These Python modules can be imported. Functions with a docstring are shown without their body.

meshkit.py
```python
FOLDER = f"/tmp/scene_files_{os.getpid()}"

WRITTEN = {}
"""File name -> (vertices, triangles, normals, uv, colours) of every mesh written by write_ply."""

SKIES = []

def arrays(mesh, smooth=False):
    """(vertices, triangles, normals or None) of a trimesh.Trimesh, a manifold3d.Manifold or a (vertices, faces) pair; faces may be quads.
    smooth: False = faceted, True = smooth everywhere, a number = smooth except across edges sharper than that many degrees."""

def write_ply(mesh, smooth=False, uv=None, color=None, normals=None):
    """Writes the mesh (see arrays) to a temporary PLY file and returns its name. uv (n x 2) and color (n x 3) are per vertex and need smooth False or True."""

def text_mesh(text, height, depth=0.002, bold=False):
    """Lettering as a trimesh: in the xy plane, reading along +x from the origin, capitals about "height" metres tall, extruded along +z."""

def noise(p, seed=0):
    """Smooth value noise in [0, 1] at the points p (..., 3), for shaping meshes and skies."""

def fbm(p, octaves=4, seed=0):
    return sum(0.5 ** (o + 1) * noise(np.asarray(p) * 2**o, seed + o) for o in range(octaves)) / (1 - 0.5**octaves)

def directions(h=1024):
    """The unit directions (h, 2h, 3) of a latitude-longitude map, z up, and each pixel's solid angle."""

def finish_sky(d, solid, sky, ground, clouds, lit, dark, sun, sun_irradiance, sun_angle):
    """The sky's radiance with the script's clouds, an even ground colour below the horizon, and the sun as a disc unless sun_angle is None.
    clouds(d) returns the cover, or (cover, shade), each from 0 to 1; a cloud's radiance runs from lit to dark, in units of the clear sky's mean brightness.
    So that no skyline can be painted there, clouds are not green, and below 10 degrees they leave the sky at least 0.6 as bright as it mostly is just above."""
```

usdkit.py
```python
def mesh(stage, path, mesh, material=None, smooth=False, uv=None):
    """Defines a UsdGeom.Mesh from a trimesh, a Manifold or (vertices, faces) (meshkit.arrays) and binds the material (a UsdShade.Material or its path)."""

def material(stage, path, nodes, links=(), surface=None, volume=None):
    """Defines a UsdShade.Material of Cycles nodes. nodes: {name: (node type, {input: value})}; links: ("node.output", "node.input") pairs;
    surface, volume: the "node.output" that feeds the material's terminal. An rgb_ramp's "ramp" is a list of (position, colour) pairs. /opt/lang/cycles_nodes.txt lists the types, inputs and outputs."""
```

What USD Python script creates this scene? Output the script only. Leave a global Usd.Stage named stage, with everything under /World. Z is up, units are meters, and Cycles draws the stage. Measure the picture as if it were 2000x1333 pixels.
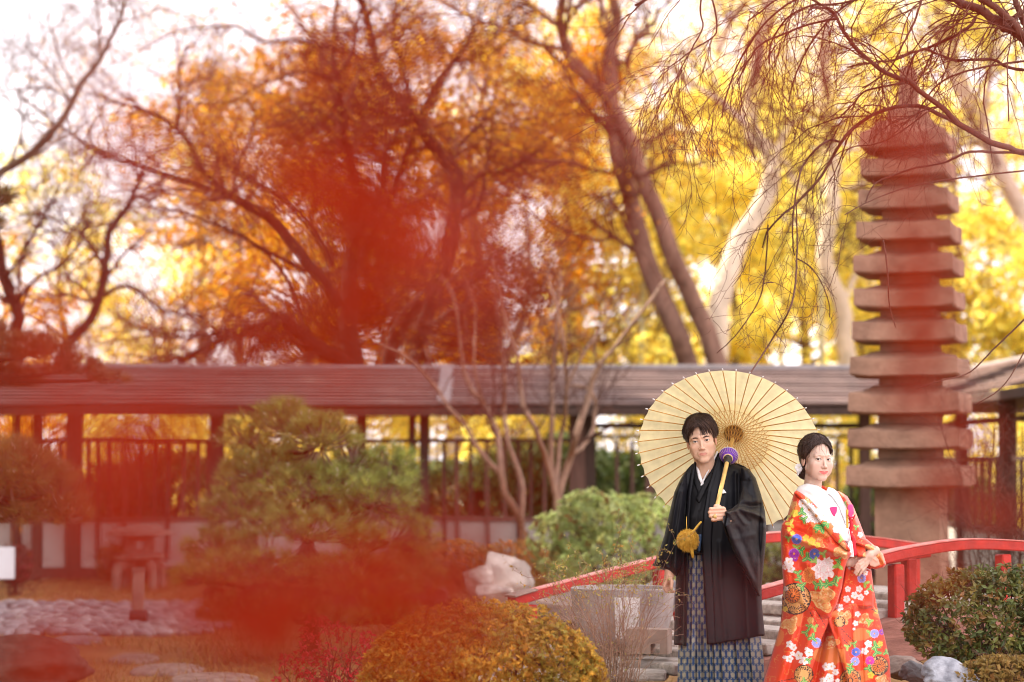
import math
import numpy as np
import trimesh
import shapely
import manifold3d
from scipy.spatial import Delaunay, cKDTree
import usdkit
import meshkit
from pxr import Usd, UsdGeom, UsdLux, UsdShade, Gf, Sdf, Vt

stage = Usd.Stage.CreateInMemory()
UsdGeom.SetStageUpAxis(stage, UsdGeom.Tokens.z)
UsdGeom.SetStageMetersPerUnit(stage, 1.0)
stage.SetDefaultPrim(UsdGeom.Xform.Define(stage, "/World").GetPrim())
UsdGeom.Scope.Define(stage, "/World/Looks")

# ------------------------------------------------------------------ camera
FOCAL, EYE, PITCH = 4722.2, 1.5, math.atan(238.5 / 4722.2)
EXPOSURE = 1.75
cam = UsdGeom.Camera.Define(stage, "/World/camera")
cam.CreateFocalLengthAttr(85.0)
cam.CreateHorizontalApertureAttr(36.0)
cam.CreateVerticalApertureAttr(36.0 * 682 / 1024)
cam.CreateFStopAttr(1.8)
cam.CreateFocusDistanceAttr(12.15)
cam.CreateClippingRangeAttr(Gf.Vec2f(0.05, 2000))
cam.CreateExposureAttr(EXPOSURE)
cam.AddTranslateOp().Set(Gf.Vec3d(0, 0, EYE))
cam.AddRotateXOp().Set(90 + math.degrees(PITCH))

# ------------------------------------------------------------------ sky and sun
SUN = np.array([-0.80, 0.42, 0.56]); SUN /= np.linalg.norm(SUN)
SUN_I, SKY_S = 1.25, 0.13
sky_mat = usdkit.material(stage, "/World/Looks/sky_air", {
    "sky": ("sky_texture", {"sky_type": "single_scattering", "sun_disc": False,
                            "sun_elevation": math.asin(SUN[2]), "sun_rotation": math.atan2(SUN[0], SUN[1]),
                            "aerosol_density": 2.5, "air_density": 1.0, "ozone_density": 1.0}),
    "tc": ("texture_coordinate", {}),
    "n": ("noise_texture", {"scale": 2.6, "detail": 5.0, "roughness": 0.55}),
    "r": ("rgb_ramp", {"ramp": [(0.25, (0.55, 0.55, 0.55)), (0.6, (0.95, 0.95, 0.95))]}),
    "m": ("mix_color", {"b": (6.5, 6.05, 6.25)}),
    "bg": ("background_shader", {"strength": SKY_S})},
    [("tc.generated", "n.vector"), ("n.fac", "r.fac"), ("r.color", "m.fac"),
     ("sky.color", "m.a"), ("m.result", "bg.color")], surface="bg.background")
dome = UsdLux.DomeLight.Define(stage, "/World/sky")
UsdShade.MaterialBindingAPI.Apply(dome.GetPrim()).Bind(sky_mat)
dome.GetPrim().SetCustomDataByKey("kind", "structure")
sun = UsdLux.DistantLight.Define(stage, "/World/sun")
sun.CreateNormalizeAttr(True)
sun.CreateIntensityAttr(SUN_I)
sun.CreateAngleAttr(0.5)
sun.CreateColorAttr(Gf.Vec3f(1.0, 0.90, 0.74))
z = Gf.Rotation(Gf.Vec3d(0, 0, 1), Gf.Vec3d(*map(float, SUN)))
sun.AddOrientOp().Set(Gf.Quatf(z.GetQuat()))

# ------------------------------------------------------------------ helpers
rng = np.random.default_rng(7)


def P(px, py, Y):
    """The point at depth Y that the photograph (2000 x 1333) shows at px, py."""
    px, py, Y = np.broadcast_arrays(np.asarray(px, float), np.asarray(py, float), np.asarray(Y, float))
    a, b = (px - 1000) / FOCAL, (666.5 - py) / FOCAL
    dy = math.cos(PITCH) - b * math.sin(PITCH)
    dz = math.sin(PITCH) + b * math.cos(PITCH)
    return np.stack([a / dy * Y, Y, EYE + dz / dy * Y], -1)


def PP(pts, Y):
    pts = np.asarray(pts, float)
    return P(pts[:, 0], pts[:, 1], Y)


COUNT, BASE = {}, {}


def numbered(parent, name):
    k = COUNT.get((parent, name), 0)
    COUNT[(parent, name)] = k + 1
    return f"{parent}/{name}" + (f"_{k:03d}" if k else "")


def tag(prim, label=None, cat=None, group=None, kind=None):
    for k, v in (("label", label), ("category", cat), ("group", group), ("kind", kind)):
        if v:
            prim.SetCustomDataByKey(k, v)


def thing(name, label, cat, base=(0, 0, 0), group=None, kind=None):
    path = numbered("/World", name)
    x = UsdGeom.Xform.Define(stage, path)
    x.AddTranslateOp().Set(Gf.Vec3d(*map(float, base)))
    BASE[path] = np.asarray(base, float)
    tag(x.GetPrim(), label, cat, group, kind)
    return path


def put(parent, name, mesh, mat, smooth=False, col=None, label=None, kind=None, cat=None, group=None):
    """One Mesh prim. mesh is in world coordinates; under a thing it is moved to the thing's base."""
    path = numbered(parent, name)
    base = BASE.get(parent, np.zeros(3))
    BASE[path] = base
    if hasattr(mesh, "to_mesh"):
        m = mesh.to_mesh(); mesh = (m.vert_properties[:, :3], m.tri_verts)
    if isinstance(mesh, tuple):
        v, f = mesh
    else:
        v, f = mesh.vertices, mesh.faces
    v, f = np.asarray(v, float) - base, np.asarray(f, int)
    if f.shape[1] == 4:
        f = np.vstack([f[:, [0, 1, 2]], f[:, [0, 2, 3]]])
    nested = parent.count("/") >= 3
    p = usdkit.mesh(stage, path, (v, f), MATS[mat], smooth=smooth)
    if col is not None:
        UsdGeom.PrimvarsAPI(p).CreatePrimvar("tint", Sdf.ValueTypeNames.Color3fArray, "vertex").Set(
            Vt.Vec3fArray.FromNumpy(np.asarray(col, np.float32)))
    tag(p.GetPrim(), label, cat, group, kind)
    return path


def cat_mesh(ms):
    vs, fs, o = [], [], 0
    for m in ms:
        v, f = (m.vertices, m.faces) if hasattr(m, "vertices") else m
        v, f = np.asarray(v), np.asarray(f)
        if f.shape[1] == 4:
            f = np.vstack([f[:, [0, 1, 2]], f[:, [0, 2, 3]]])
        vs.append(v); fs.append(f + o); o += len(v)
    return np.vstack(vs), np.vstack(fs)


def box(c, s, rot=None, bev=0.0):
    """A box of size s centred at c, rot about z (degrees), with bevelled edges."""
    s = np.asarray(s, float)
    b = min(bev, 0.3 * s.min())
    if b > 0:
        pts = []
        for sx in (-1, 1):
            for sy in (-1, 1):
                for sz in (-1, 1):
                    k = np.array([sx, sy, sz]) * s / 2
                    for a in range(3):
                        e = np.array([sx, sy, sz]) * b
                        e[a] = 0
                        pts.append(k - e)
        m = trimesh.convex.convex_hull(np.array(pts))
        v, f = np.array(m.vertices), np.array(m.faces)
    else:
        m = trimesh.creation.box(s); v, f = np.array(m.vertices), np.array(m.faces)
    if rot:
        a = math.radians(rot); R = np.array([[math.cos(a), -math.sin(a), 0], [math.sin(a), math.cos(a), 0], [0, 0, 1]])
        v = v @ R.T
    return v + np.asarray(c), f


def beam(a, b, w, h, up=(0, 0, 1), bev=0.004):
    """A bar of width w (sideways) and height h from a to b."""
    a, b = np.asarray(a, float), np.asarray(b, float)
    d = b - a; L = np.linalg.norm(d); d = d / L
    s = np.cross(d, up); s /= np.linalg.norm(s)
    u = np.cross(s, d)
    v, f = box((0, 0, 0), (L, w, h), bev=bev)
    return v[:, :1] * d + v[:, 1:2] * s + v[:, 2:] * u + (a + b) / 2, f


def resample(pts, n):
    pts = np.asarray(pts, float)
    d = np.r_[0, np.cumsum(np.linalg.norm(np.diff(pts, axis=0), axis=1))]
    t = np.linspace(0, d[-1], n)
    from scipy.interpolate import CubicSpline, PchipInterpolator
    if len(pts) > 2:
        return PchipInterpolator(d, pts, axis=0)(t)
    return np.stack([np.interp(t, d, pts[:, k]) for k in range(pts.shape[1])], 1)


def tubes(Pn, R, k=5, cap=True):
    """Tubes along M polylines of n points. Pn (M,n,3), R (M,n)."""
    Pn, R = np.asarray(Pn, float), np.asarray(R, float)
    M, n = Pn.shape[:2]
    T = np.gradient(Pn, axis=1)
    T /= np.maximum(np.linalg.norm(T, axis=2, keepdims=True), 1e-9)
    ref = np.tile(np.array([0.31, 0.87, 0.39]), (M, 1))
    A = np.empty_like(Pn)
    a = np.cross(T[:, 0], ref)
    for i in range(n):
        a = a - T[:, i] * (a * T[:, i]).sum(1, keepdims=True)
        a /= np.maximum(np.linalg.norm(a, axis=1, keepdims=True), 1e-9)
        A[:, i] = a
    B = np.cross(T, A)
    th = np.arange(k) * 2 * np.pi / k
    V = Pn[:, :, None] + R[:, :, None, None] * (A[:, :, None] * np.cos(th)[:, None] + B[:, :, None] * np.sin(th)[:, None])
    idx = np.arange(M * n * k).reshape(M, n, k)
    q0, q1 = idx[:, :-1], idx[:, 1:]
    F = np.stack([q0, np.roll(q0, -1, 2), np.roll(q1, -1, 2), q1], -1).reshape(-1, 4)
    F = np.vstack([F[:, [0, 1, 2]], F[:, [0, 2, 3]]])
    if cap:
        j = np.arange(1, k - 1)
        for e, flip in ((0, True), (n - 1, False)):
            c = idx[:, e]
            t = np.stack([np.repeat(c[:, :1], k - 2, 1), c[:, j], c[:, j + 1]], -1).reshape(-1, 3)
            F = np.vstack([F, t[:, ::-1] if flip else t])
    return V.reshape(-1, 3), F


def tube(pts, r, n=None, k=8):
    pts = np.asarray(pts, float)
    r = np.atleast_1d(np.asarray(r, float))
    if len(r) == 1:
        r = np.repeat(r, len(pts))
    if n:
        d = np.r_[0, np.cumsum(np.linalg.norm(np.diff(pts, axis=0), axis=1))]
        r = np.interp(np.linspace(0, d[-1], n), d, r)
        pts = resample(pts, n)
    return tubes(pts[None], r[None], k)


def unit(v):
    return v / np.maximum(np.linalg.norm(v, axis=-1, keepdims=True), 1e-9)


def grow(par, parR, per, L, ang, n=7, droop=0.0, wob=0.25, tmin=0.25, rs=0.55, r0=None, rng=rng, pull=None):
    """Children curves of the parent curves par (M,n0,3): per per parent, length L=(lo,hi), opening angle ang in degrees."""
    M, n0 = par.shape[:2]
    N = int(M * per)
    i = rng.integers(0, M, N) if per < 1 else np.repeat(np.arange(M), int(round(per)))
    N = len(i)
    t = rng.uniform(tmin, 0.98, N) * (n0 - 1)
    j = np.minimum(t.astype(int), n0 - 2); fr = (t - j)[:, None]
    s = par[i, j] * (1 - fr) + par[i, j + 1] * fr
    tan = unit(par[i, j + 1] - par[i, j])
    r = unit(rng.normal(size=(N, 3)))
    side = unit(r - tan * (r * tan).sum(1, keepdims=True))
    a = np.radians(rng.uniform(*ang, N))[:, None]
    d = tan * np.cos(a) + side * np.sin(a)
    if pull is not None:
        d = unit(d + np.asarray(pull))
    Ls = rng.uniform(*L, N)
    C = np.empty((N, n, 3)); C[:, 0] = s
    for q in range(1, n):
        d = unit(d + rng.normal(size=(N, 3)) * wob + np.array([0, 0, -droop]))
        C[:, q] = C[:, q - 1] + d * (Ls / (n - 1))[:, None]
    rr = (parR[i, j] * rs) if r0 is None else np.full(N, r0)
    R = rr[:, None] * np.linspace(1, 0.35, n)
    return C, R


def leaves(c, size, normal=None, spread=1.0, aspect=0.55, rng=rng, fold=0.15, up=None):
    """Pointed leaves of two folded halves (4 triangles) at centres c; size scalar or array. normal: bias direction (N,3)."""
    N = len(c)
    nn = unit(rng.normal(size=(N, 3)) * spread + (0 if normal is None else normal))
    r = rng.normal(size=(N, 3)) if up is None else up + 0.5 * rng.normal(size=(N, 3))
    u = unit(r - nn * (r * nn).sum(1, keepdims=True))
    w = np.cross(nn, u)
    s = np.broadcast_to(np.asarray(size, float), (N,))[:, None]
    v = np.stack([c - u * s * 0.5, c + w * s * aspect * 0.5 + nn * s * fold, c + u * s * 0.5, c - w * s * aspect * 0.5 + nn * s * fold, c], 1)
    b = np.arange(N)[:, None] * 5
    f = np.concatenate([b + np.array([[0, 1, 4]]), b + np.array([[1, 2, 4]]), b + np.array([[2, 3, 4]]), b + np.array([[3, 0, 4]])])
    return v.reshape(-1, 3), f


def quads(c, size, rng=rng, aspect=0.6, spread=1.0, normal=None):
    """Cheap far leaves: one rhombus of two triangles each."""
    N = len(c)
    nn = unit(rng.normal(size=(N, 3)) * spread + (0 if normal is None else normal))
    r = rng.normal(size=(N, 3))
    u = unit(r - nn * (r * nn).sum(1, keepdims=True)); w = np.cross(nn, u)
    s = np.broadcast_to(np.asarray(size, float), (N,))[:, None]
    v = np.stack([c - u * s / 2, c + w * s * aspect / 2, c + u * s / 2, c - w * s * aspect / 2], 1)
    b = np.arange(N)[:, None] * 4
    return v.reshape(-1, 3), np.concatenate([b + [[0, 1, 2]], b + [[0, 2, 3]]])


def tints(N, palette, per, jitter=0.18, rng=rng):
    pal = np.asarray(palette, float)
    c = pal[rng.integers(0, len(pal), N)]
    k = pal[rng.integers(0, len(pal), N)]
    t = rng.uniform(0, 0.5, (N, 1))
    c = (c * (1 - t) + k * t) * np.exp(rng.normal(0, jitter, (N, 1)))
    return np.repeat(np.clip(c, 0, 1), per, 0)


def blob(c, r, sub=3, amp=0.15, freq=1.5, seed=0, flat=None, squash=None):
    """A lumpy stone-like body."""
    m = trimesh.creation.icosphere(subdivisions=sub)
    v = np.array(m.vertices)
    n1 = meshkit.fbm(v * freq + seed * 3.7 + 10, 4, seed)
    v = v * (1 + amp * 2 * (n1 - 0.5))[:, None]
    if squash:
        v = np.sign(v) * np.abs(v) ** squash
    v = v * np.asarray(r)
    return v + np.asarray(c), np.array(m.faces)


# ------------------------------------------------------------------ materials
MATS = {}


def mat(name, color, rough=0.7, var=0.25, scale=6.0, bump=0.0, bscale=40.0, spec=0.3, detail=4.0, stretch=None, color2=None, coat=0.0, metal=0.0, sheen=0.0):
    """Principled material whose colour wanders with noise between two tones, with fine relief."""
    c = np.asarray(color, float)
    lo = c * (1 - var) if color2 is None else np.asarray(color2, float)
    hi = np.minimum(c * (1 + var), 1) if color2 is None else c
    nodes = {"tc": ("texture_coordinate", {}), "n": ("noise_texture", {"scale": scale, "detail": detail, "roughness": 0.6}),
             "r": ("rgb_ramp", {"ramp": [(0.3, lo), (0.7, hi)]}),
             "p": ("principled_bsdf", {"roughness": rough, "specular_ior_level": spec, "coat_weight": coat, "metallic": metal, "sheen_weight": sheen})}
    links = [("n.fac", "r.fac"), ("r.color", "p.base_color")]
    if stretch is not None:
        nodes["mp"] = ("mapping", {"mapping_type": "point", "scale": stretch})
        links += [("tc.object", "mp.vector"), ("mp.vector", "n.vector")]
    else:
        links += [("tc.object", "n.vector")]
    if bump:
        nodes["bn"] = ("noise_texture", {"scale": bscale, "detail": 5.0, "roughness": 0.6})
        nodes["b"] = ("bump", {"strength": bump, "distance": 0.01})
        links += [("tc.object" if stretch is None else "mp.vector", "bn.vector"), ("bn.fac", "b.height"), ("b.normal", "p.normal")]
    MATS[name] = usdkit.material(stage, f"/World/Looks/{name}", nodes, links, surface="p.BSDF")


def tint_mat(name, rough=0.6, trans=0.0, spec=0.3, bump=0.0, bscale=60.0, sheen=0.0, sss=0.0, tcol=1.0, var=0.0, vscale=8.0, metal=0.0):
    """Colour from the mesh's tint primvar; trans mixes in light passing through thin leaves or paper."""
    nodes = {"a": ("attribute", {"attribute": "tint"}),
             "p": ("principled_bsdf", {"roughness": rough, "specular_ior_level": spec, "sheen_weight": sheen,
                                       "subsurface_weight": sss, "subsurface_scale": 0.006, "subsurface_radius": (1.0, 0.35, 0.2), "metallic": metal})}
    links, src = [], "a.color"
    if var:
        nodes["tc"] = ("texture_coordinate", {})
        nodes["n"] = ("noise_texture", {"scale": vscale, "detail": 5.0})
        nodes["r"] = ("rgb_ramp", {"ramp": [(0.3, (1 - var,) * 3), (0.7, (1, 1, 1))]})
        nodes["mx"] = ("mix_color", {"blend_type": "multiply", "fac": 1.0})
        links += [("tc.object", "n.vector"), ("n.fac", "r.fac"), ("a.color", "mx.a"), ("r.color", "mx.b")]
        src = "mx.result"
    links.append((src, "p.base_color"))
    if bump:
        nodes["tc2"] = ("texture_coordinate", {})
        nodes["bn"] = ("noise_texture", {"scale": bscale, "detail": 4.0})
        nodes["b"] = ("bump", {"strength": bump, "distance": 0.005})
        links += [("tc2.object", "bn.vector"), ("bn.fac", "b.height"), ("b.normal", "p.normal")]
    out = "p.BSDF"
    if trans:
        nodes["t"] = ("translucent_bsdf", {})
        nodes["m"] = ("mix_closure", {"fac": trans})
        links += [(src, "t.color"), ("p.BSDF", "m.closure1"), ("t.BSDF", "m.closure2")]
        out = "m.closure"
    MATS[name] = usdkit.material(stage, f"/World/Looks/{name}", nodes, links, surface=out)


mat("dry_ground", (0.23, 0.125, 0.05), 0.95, 0.35, 1.6, 0.5, 30, spec=0.1)
mat("bark_dark", (0.050, 0.027, 0.019), 0.9, 0.35, 9, 0.8, 45, spec=0.15, stretch=(1, 1, 0.4))
mat("bark_grey", (0.20, 0.14, 0.10), 0.9, 0.4, 7, 0.8, 40, spec=0.15, stretch=(1, 1, 0.4))
mat("bark_pale", (0.52, 0.42, 0.32), 0.85, 0.25, 6, 0.5, 30, spec=0.2, stretch=(1, 1, 0.5))
mat("bark_smooth", (0.27, 0.16, 0.105), 0.7, 0.3, 10, 0.3, 40, spec=0.3)
mat("twig_brown", (0.095, 0.042, 0.028), 0.8, 0.3, 20, spec=0.2)
mat("twig_grey", (0.17, 0.115, 0.085), 0.8, 0.3, 20, spec=0.2)
mat("bark_brown", (0.19, 0.105, 0.075), 0.9, 0.4, 7, 0.8, 40, spec=0.12, stretch=(1, 1, 0.4))
mat("twig_dark", (0.115, 0.050, 0.034), 0.8, 0.3, 20, spec=0.2)
mat("culm", (0.50, 0.47, 0.30), 0.5, 0.2, 3, spec=0.4)
MATS["roof_wood"] = usdkit.material(stage, "/World/Looks/roof_wood", {
    "tc": ("texture_coordinate", {}), "sx": ("separate_xyz", {}), "ad": ("math", {"math_type": "add"}), "cx": ("combine_xyz", {}),
    "br": ("brick_texture", {"scale": 1.0, "brick_width": 0.34, "row_height": 0.0542, "mortar_size": 0.005, "mortar_smooth": 0.3, "offset": 0.41, "bias": 0.0,
                             "color1": (0.20, 0.130, 0.112), "color2": (0.14, 0.090, 0.080), "mortar": (0.05, 0.032, 0.03)}),
    "n": ("noise_texture", {"scale": 4.0, "detail": 8.0, "roughness": 0.7}), "r": ("rgb_ramp", {"ramp": [(0.3, (0.78, 0.78, 0.77)), (0.68, (1.16, 1.12, 1.10))]}),
    "m": ("mix_color", {"blend_type": "multiply", "fac": 1.0, "use_clamp_result": False}),
    "bn": ("noise_texture", {"scale": 30.0, "detail": 5.0}), "b": ("bump", {"strength": 0.5, "distance": 0.01}),
    "p": ("principled_bsdf", {"roughness": 0.62, "specular_ior_level": 0.35})},
    [("tc.object", "sx.vector"), ("sx.x", "ad.value1"), ("sx.y", "ad.value2"), ("ad.value", "cx.x"), ("sx.z", "cx.y"), ("cx.vector", "br.vector"), ("tc.object", "n.vector"), ("n.fac", "r.fac"),
     ("br.color", "m.a"), ("r.color", "m.b"), ("m.result", "p.base_color"), ("tc.object", "bn.vector"), ("bn.fac", "b.height"), ("b.normal", "p.normal")], surface="p.BSDF")
mat("roof_edge", (0.22, 0.19, 0.185), 0.5, 0.2, 4, spec=0.5)
mat("dark_wood", (0.050, 0.026, 0.018), 0.7, 0.35, 6, 0.4, 30, spec=0.3, stretch=(4, 4, 0.5))
mat("post_wood", (0.12, 0.062, 0.045), 0.7, 0.3, 6, 0.4, 30, spec=0.3, stretch=(4, 4, 0.5))
mat("plaster", (0.36, 0.33, 0.30), 0.9, 0.12, 2, 0.2, 40, spec=0.2)
mat("pagoda_stone", (0.40, 0.235, 0.16), 0.95, 0.55, 4.5, 1.0, 30, spec=0.12, detail=9.0, color2=(0.19, 0.11, 0.075))
mat("lantern_stone", (0.24, 0.175, 0.14), 0.95, 0.35, 9, 0.8, 35, spec=0.15)
mat("rock_white", (0.50, 0.43, 0.37), 0.9, 0.5, 4, 0.9, 22, spec=0.2)
mat("rock_grey", (0.27, 0.25, 0.25), 0.85, 0.55, 5, 1.0, 25, spec=0.25, color2=(0.10, 0.095, 0.10))
mat("rock_blue", (0.44, 0.44, 0.47), 0.75, 0.5, 9, 1.0, 30, spec=0.35, color2=(0.10, 0.10, 0.12))
mat("rock_dark", (0.085, 0.06, 0.045), 0.95, 0.5, 6, 0.9, 22, spec=0.1)
mat("rock_brown", (0.22, 0.16, 0.13), 0.9, 0.4, 5, 0.9, 22, spec=0.2)
mat("basin_stone", (0.31, 0.265, 0.24), 0.9, 0.3, 7, 0.7, 30, spec=0.2)
mat("basin_pale", (0.62, 0.59, 0.56), 0.8, 0.12, 7, 0.4, 30, spec=0.3)
mat("plank_grey", (0.42, 0.36, 0.31), 0.85, 0.4, 4, 0.7, 22, spec=0.2, stretch=(2.0, 9, 6))
mat("red_paint", (0.50, 0.026, 0.015), 0.5, 0.4, 9, 0.5, 24, spec=0.35, detail=8.0, color2=(0.27, 0.018, 0.012))
mat("red_paint_worn", (0.64, 0.27, 0.22), 0.55, 0.16, 12, 0.4, 24, spec=0.4, detail=8.0, color2=(0.46, 0.07, 0.05))
mat("bridge_side", (0.27, 0.12, 0.09), 0.8, 0.3, 5, 0.5, 22, spec=0.2, stretch=(1, 1, 5))
mat("gold", (0.62, 0.36, 0.045), 0.55, 0.25, 40, spec=0.4)
mat("sign_white", (0.78, 0.80, 0.84), 0.5, 0.03, 3)
mat("far_roof", (0.30, 0.31, 0.36), 0.6, 0.1, 2)
mat("hand_wood", (0.30, 0.22, 0.17), 0.85, 0.3, 6, 0.4, 20)
mat("black_plastic", (0.035, 0.025, 0.025), 0.5, 0.2, 6)
tint_mat("leaf", 0.55, 0.45)
tint_mat("leaf_thin", 0.6, 0.70, spec=0.15)
tint_mat("leaf_hard", 0.42, 0.25, spec=0.4)
tint_mat("needle", 0.5, 0.25, spec=0.35)
tint_mat("maple_leaf", 0.9, 0.5, spec=0.02)
tint_mat("blade", 0.7, 0.35)
tint_mat("stone_tint", 0.75, 0.0, spec=0.3, bump=0.4, bscale=40, var=0.35, vscale=22)
# ------------------------------------------------------------------ ground
def ground_z(x, y):
    """Flat garden with a low swell; a hollow under the bridge."""
    z = 0.05 * (meshkit.fbm(np.stack([x * 0.35, y * 0.35, x * 0], -1) + 20, 3, 5) - 0.5)
    z = z + 0.40 * np.exp(-(((x - 2.85) / 0.62) ** 2 + ((y - 11.9) / 0.9) ** 2) ** 2)
    z = z - 0.30 * np.exp(-(((x - 2.2) / 1.6) ** 2 + ((y - 14.6) / 0.9) ** 2))
    return z


xs = np.r_[-900, -300, -100, -40, np.arange(-20, 20.1, 0.25), 40, 100, 300, 900]
ys = np.r_[-200, -60, -20, np.arange(-4, 46, 0.25), 60, 90, 150, 300, 900, 2000]
gx, gy = np.meshgrid(xs, ys, indexing="ij")
gz = np.where((abs(gx) < 21) & (gy > -5) & (gy < 46), ground_z(gx, gy), 0.0)
ni, nj = gx.shape
ii = np.arange(ni * nj).reshape(ni, nj)
gf = np.stack([ii[:-1, :-1], ii[1:, :-1], ii[1:, 1:], ii[:-1, 1:]], -1).reshape(-1, 4)
put("/World", "ground", (np.stack([gx, gy, gz], -1).reshape(-1, 3), gf), "dry_ground", smooth=True, kind="structure")

# dry lawn: blades in the left part of the garden that the lens sees
N = 42000
bx, by = rng.uniform(-7, 2.0, N), rng.uniform(14.0, 31, N)
keep = meshkit.fbm(np.stack([bx * 1.5, by * 1.5, bx * 0], -1) + 40, 3, 2) > 0.36
keep &= ~((by > 20.6) & (by < 25.4) & (bx < -2.7 + 0.4 * np.sin(by * 2)))
bx, by = bx[keep], by[keep]; N = len(bx)
bh = rng.uniform(0.03, 0.09, N)
c = np.stack([bx, by, ground_z(bx, by)], -1)
th = rng.uniform(0, 2 * np.pi, N)
w = np.stack([np.cos(th), np.sin(th), th * 0], -1) * 0.006
lean = rng.normal(0, 0.035, (N, 3)); lean[:, 2] = bh
v = np.stack([c - w, c + w, c + lean], 1).reshape(-1, 3)
put("/World", "dry_lawn", (v, np.arange(3 * N).reshape(-1, 3)), "blade",
    col=tints(N, [(0.36, 0.20, 0.07), (0.42, 0.27, 0.10), (0.30, 0.22, 0.07), (0.22, 0.12, 0.06)], 3),
    label="short dry brown lawn around the pebbles and stone lantern", cat="grass", kind="stuff")

# ------------------------------------------------------------------ roofed corridor
EZ, RZ, EY, RY = 2.18, 2.71, 30.4, 32.1


def corridor_roof(g, a, b, inward, name_run, n=12, ends=(0, 0), rz=RZ):
    """Stepped shingle courses from the eave line a-b up to the ridge; inward: horizontal vector from eave to ridge.
    ends: how far each end is pulled along the run at the ridge (hips and valleys)."""
    a, b, inward = (np.asarray(q, float) for q in (a, b, inward))
    run = unit(b - a)
    up = inward + np.array([0, 0, rz - EZ])
    nrm = unit(np.cross(run, up)); nrm = nrm if nrm[2] > 0 else -nrm
    for k in range(n):
        t0, t1 = k / n, (k + 1.25) / n
        e0 = lambda t: a + up * t + run * ends[0] * t
        e1 = lambda t: b + up * t + run * ends[1] * t
        lift0, lift1 = 0.034, 0.008
        m = 14
        rows = []
        for t, l in ((t0, lift0), (t1, lift1), (t1, lift1 - 0.02), (t0, lift0 - 0.03)):
            s = np.linspace(0, 1, m)[:, None]
            wav = 0.006 * np.sin(np.linspace(0, 9, m) + k * 2.1)[:, None]
            rows.append(e0(t) * (1 - s) + e1(t) * s + nrm * (l + wav))
        V = np.stack(rows, 1).reshape(-1, 3)
        I = np.arange(m * 4).reshape(m, 4)
        F = np.vstack([np.stack([I[:-1, q], I[1:, q], I[1:, (q + 1) % 4], I[:-1, (q + 1) % 4]], -1) for q in range(4)])
        F = np.vstack([F, [I[0, ::-1]], [I[-1]]])
        put(name_run, "shingle_course", (V, F), "roof_wood")


g = thing("roofed_corridor", "long low dark wooden corridor with shingled roof crossing behind the garden", "corridor", (-1, 31, 0))
# roof of three runs: left, middle, and the wing that comes towards the lens on the right
roof = put(g, "roof", cat_mesh([box((-2.1, 31.9, EZ + 0.02), (13.4, 2.6, 0.05), bev=0.01),
                                box((5.7, 25.6, EZ + 0.02), (1.6, 14.0, 0.05), bev=0.01)]), "dark_wood")
x_left, x_joint, x_corner = -9.0, -0.86, 4.62
corridor_roof(g, (x_left, EY, EZ + 0.045), (x_joint - 0.05, EY, EZ + 0.045), (0, RY - EY, 0), roof, ends=(1.05, 0))
corridor_roof(g, (x_joint + 0.05, EY, EZ + 0.045), (x_corner, EY, EZ + 0.045), (0, RY - EY, 0), roof, ends=(0, 1.15))
corridor_roof(g, (x_corner + 0.03, EY - 0.05, EZ + 0.04), (x_corner + 0.15, 19.0, EZ + 0.04), (1.25, 0, 0), roof, ends=(-1.6, 0), rz=2.66)
put(roof, "joint_strip", beam((x_joint, EY - 0.02, EZ + 0.09), (x_joint, RY, RZ + 0.09), 0.17, 0.05), "roof_edge")
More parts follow.
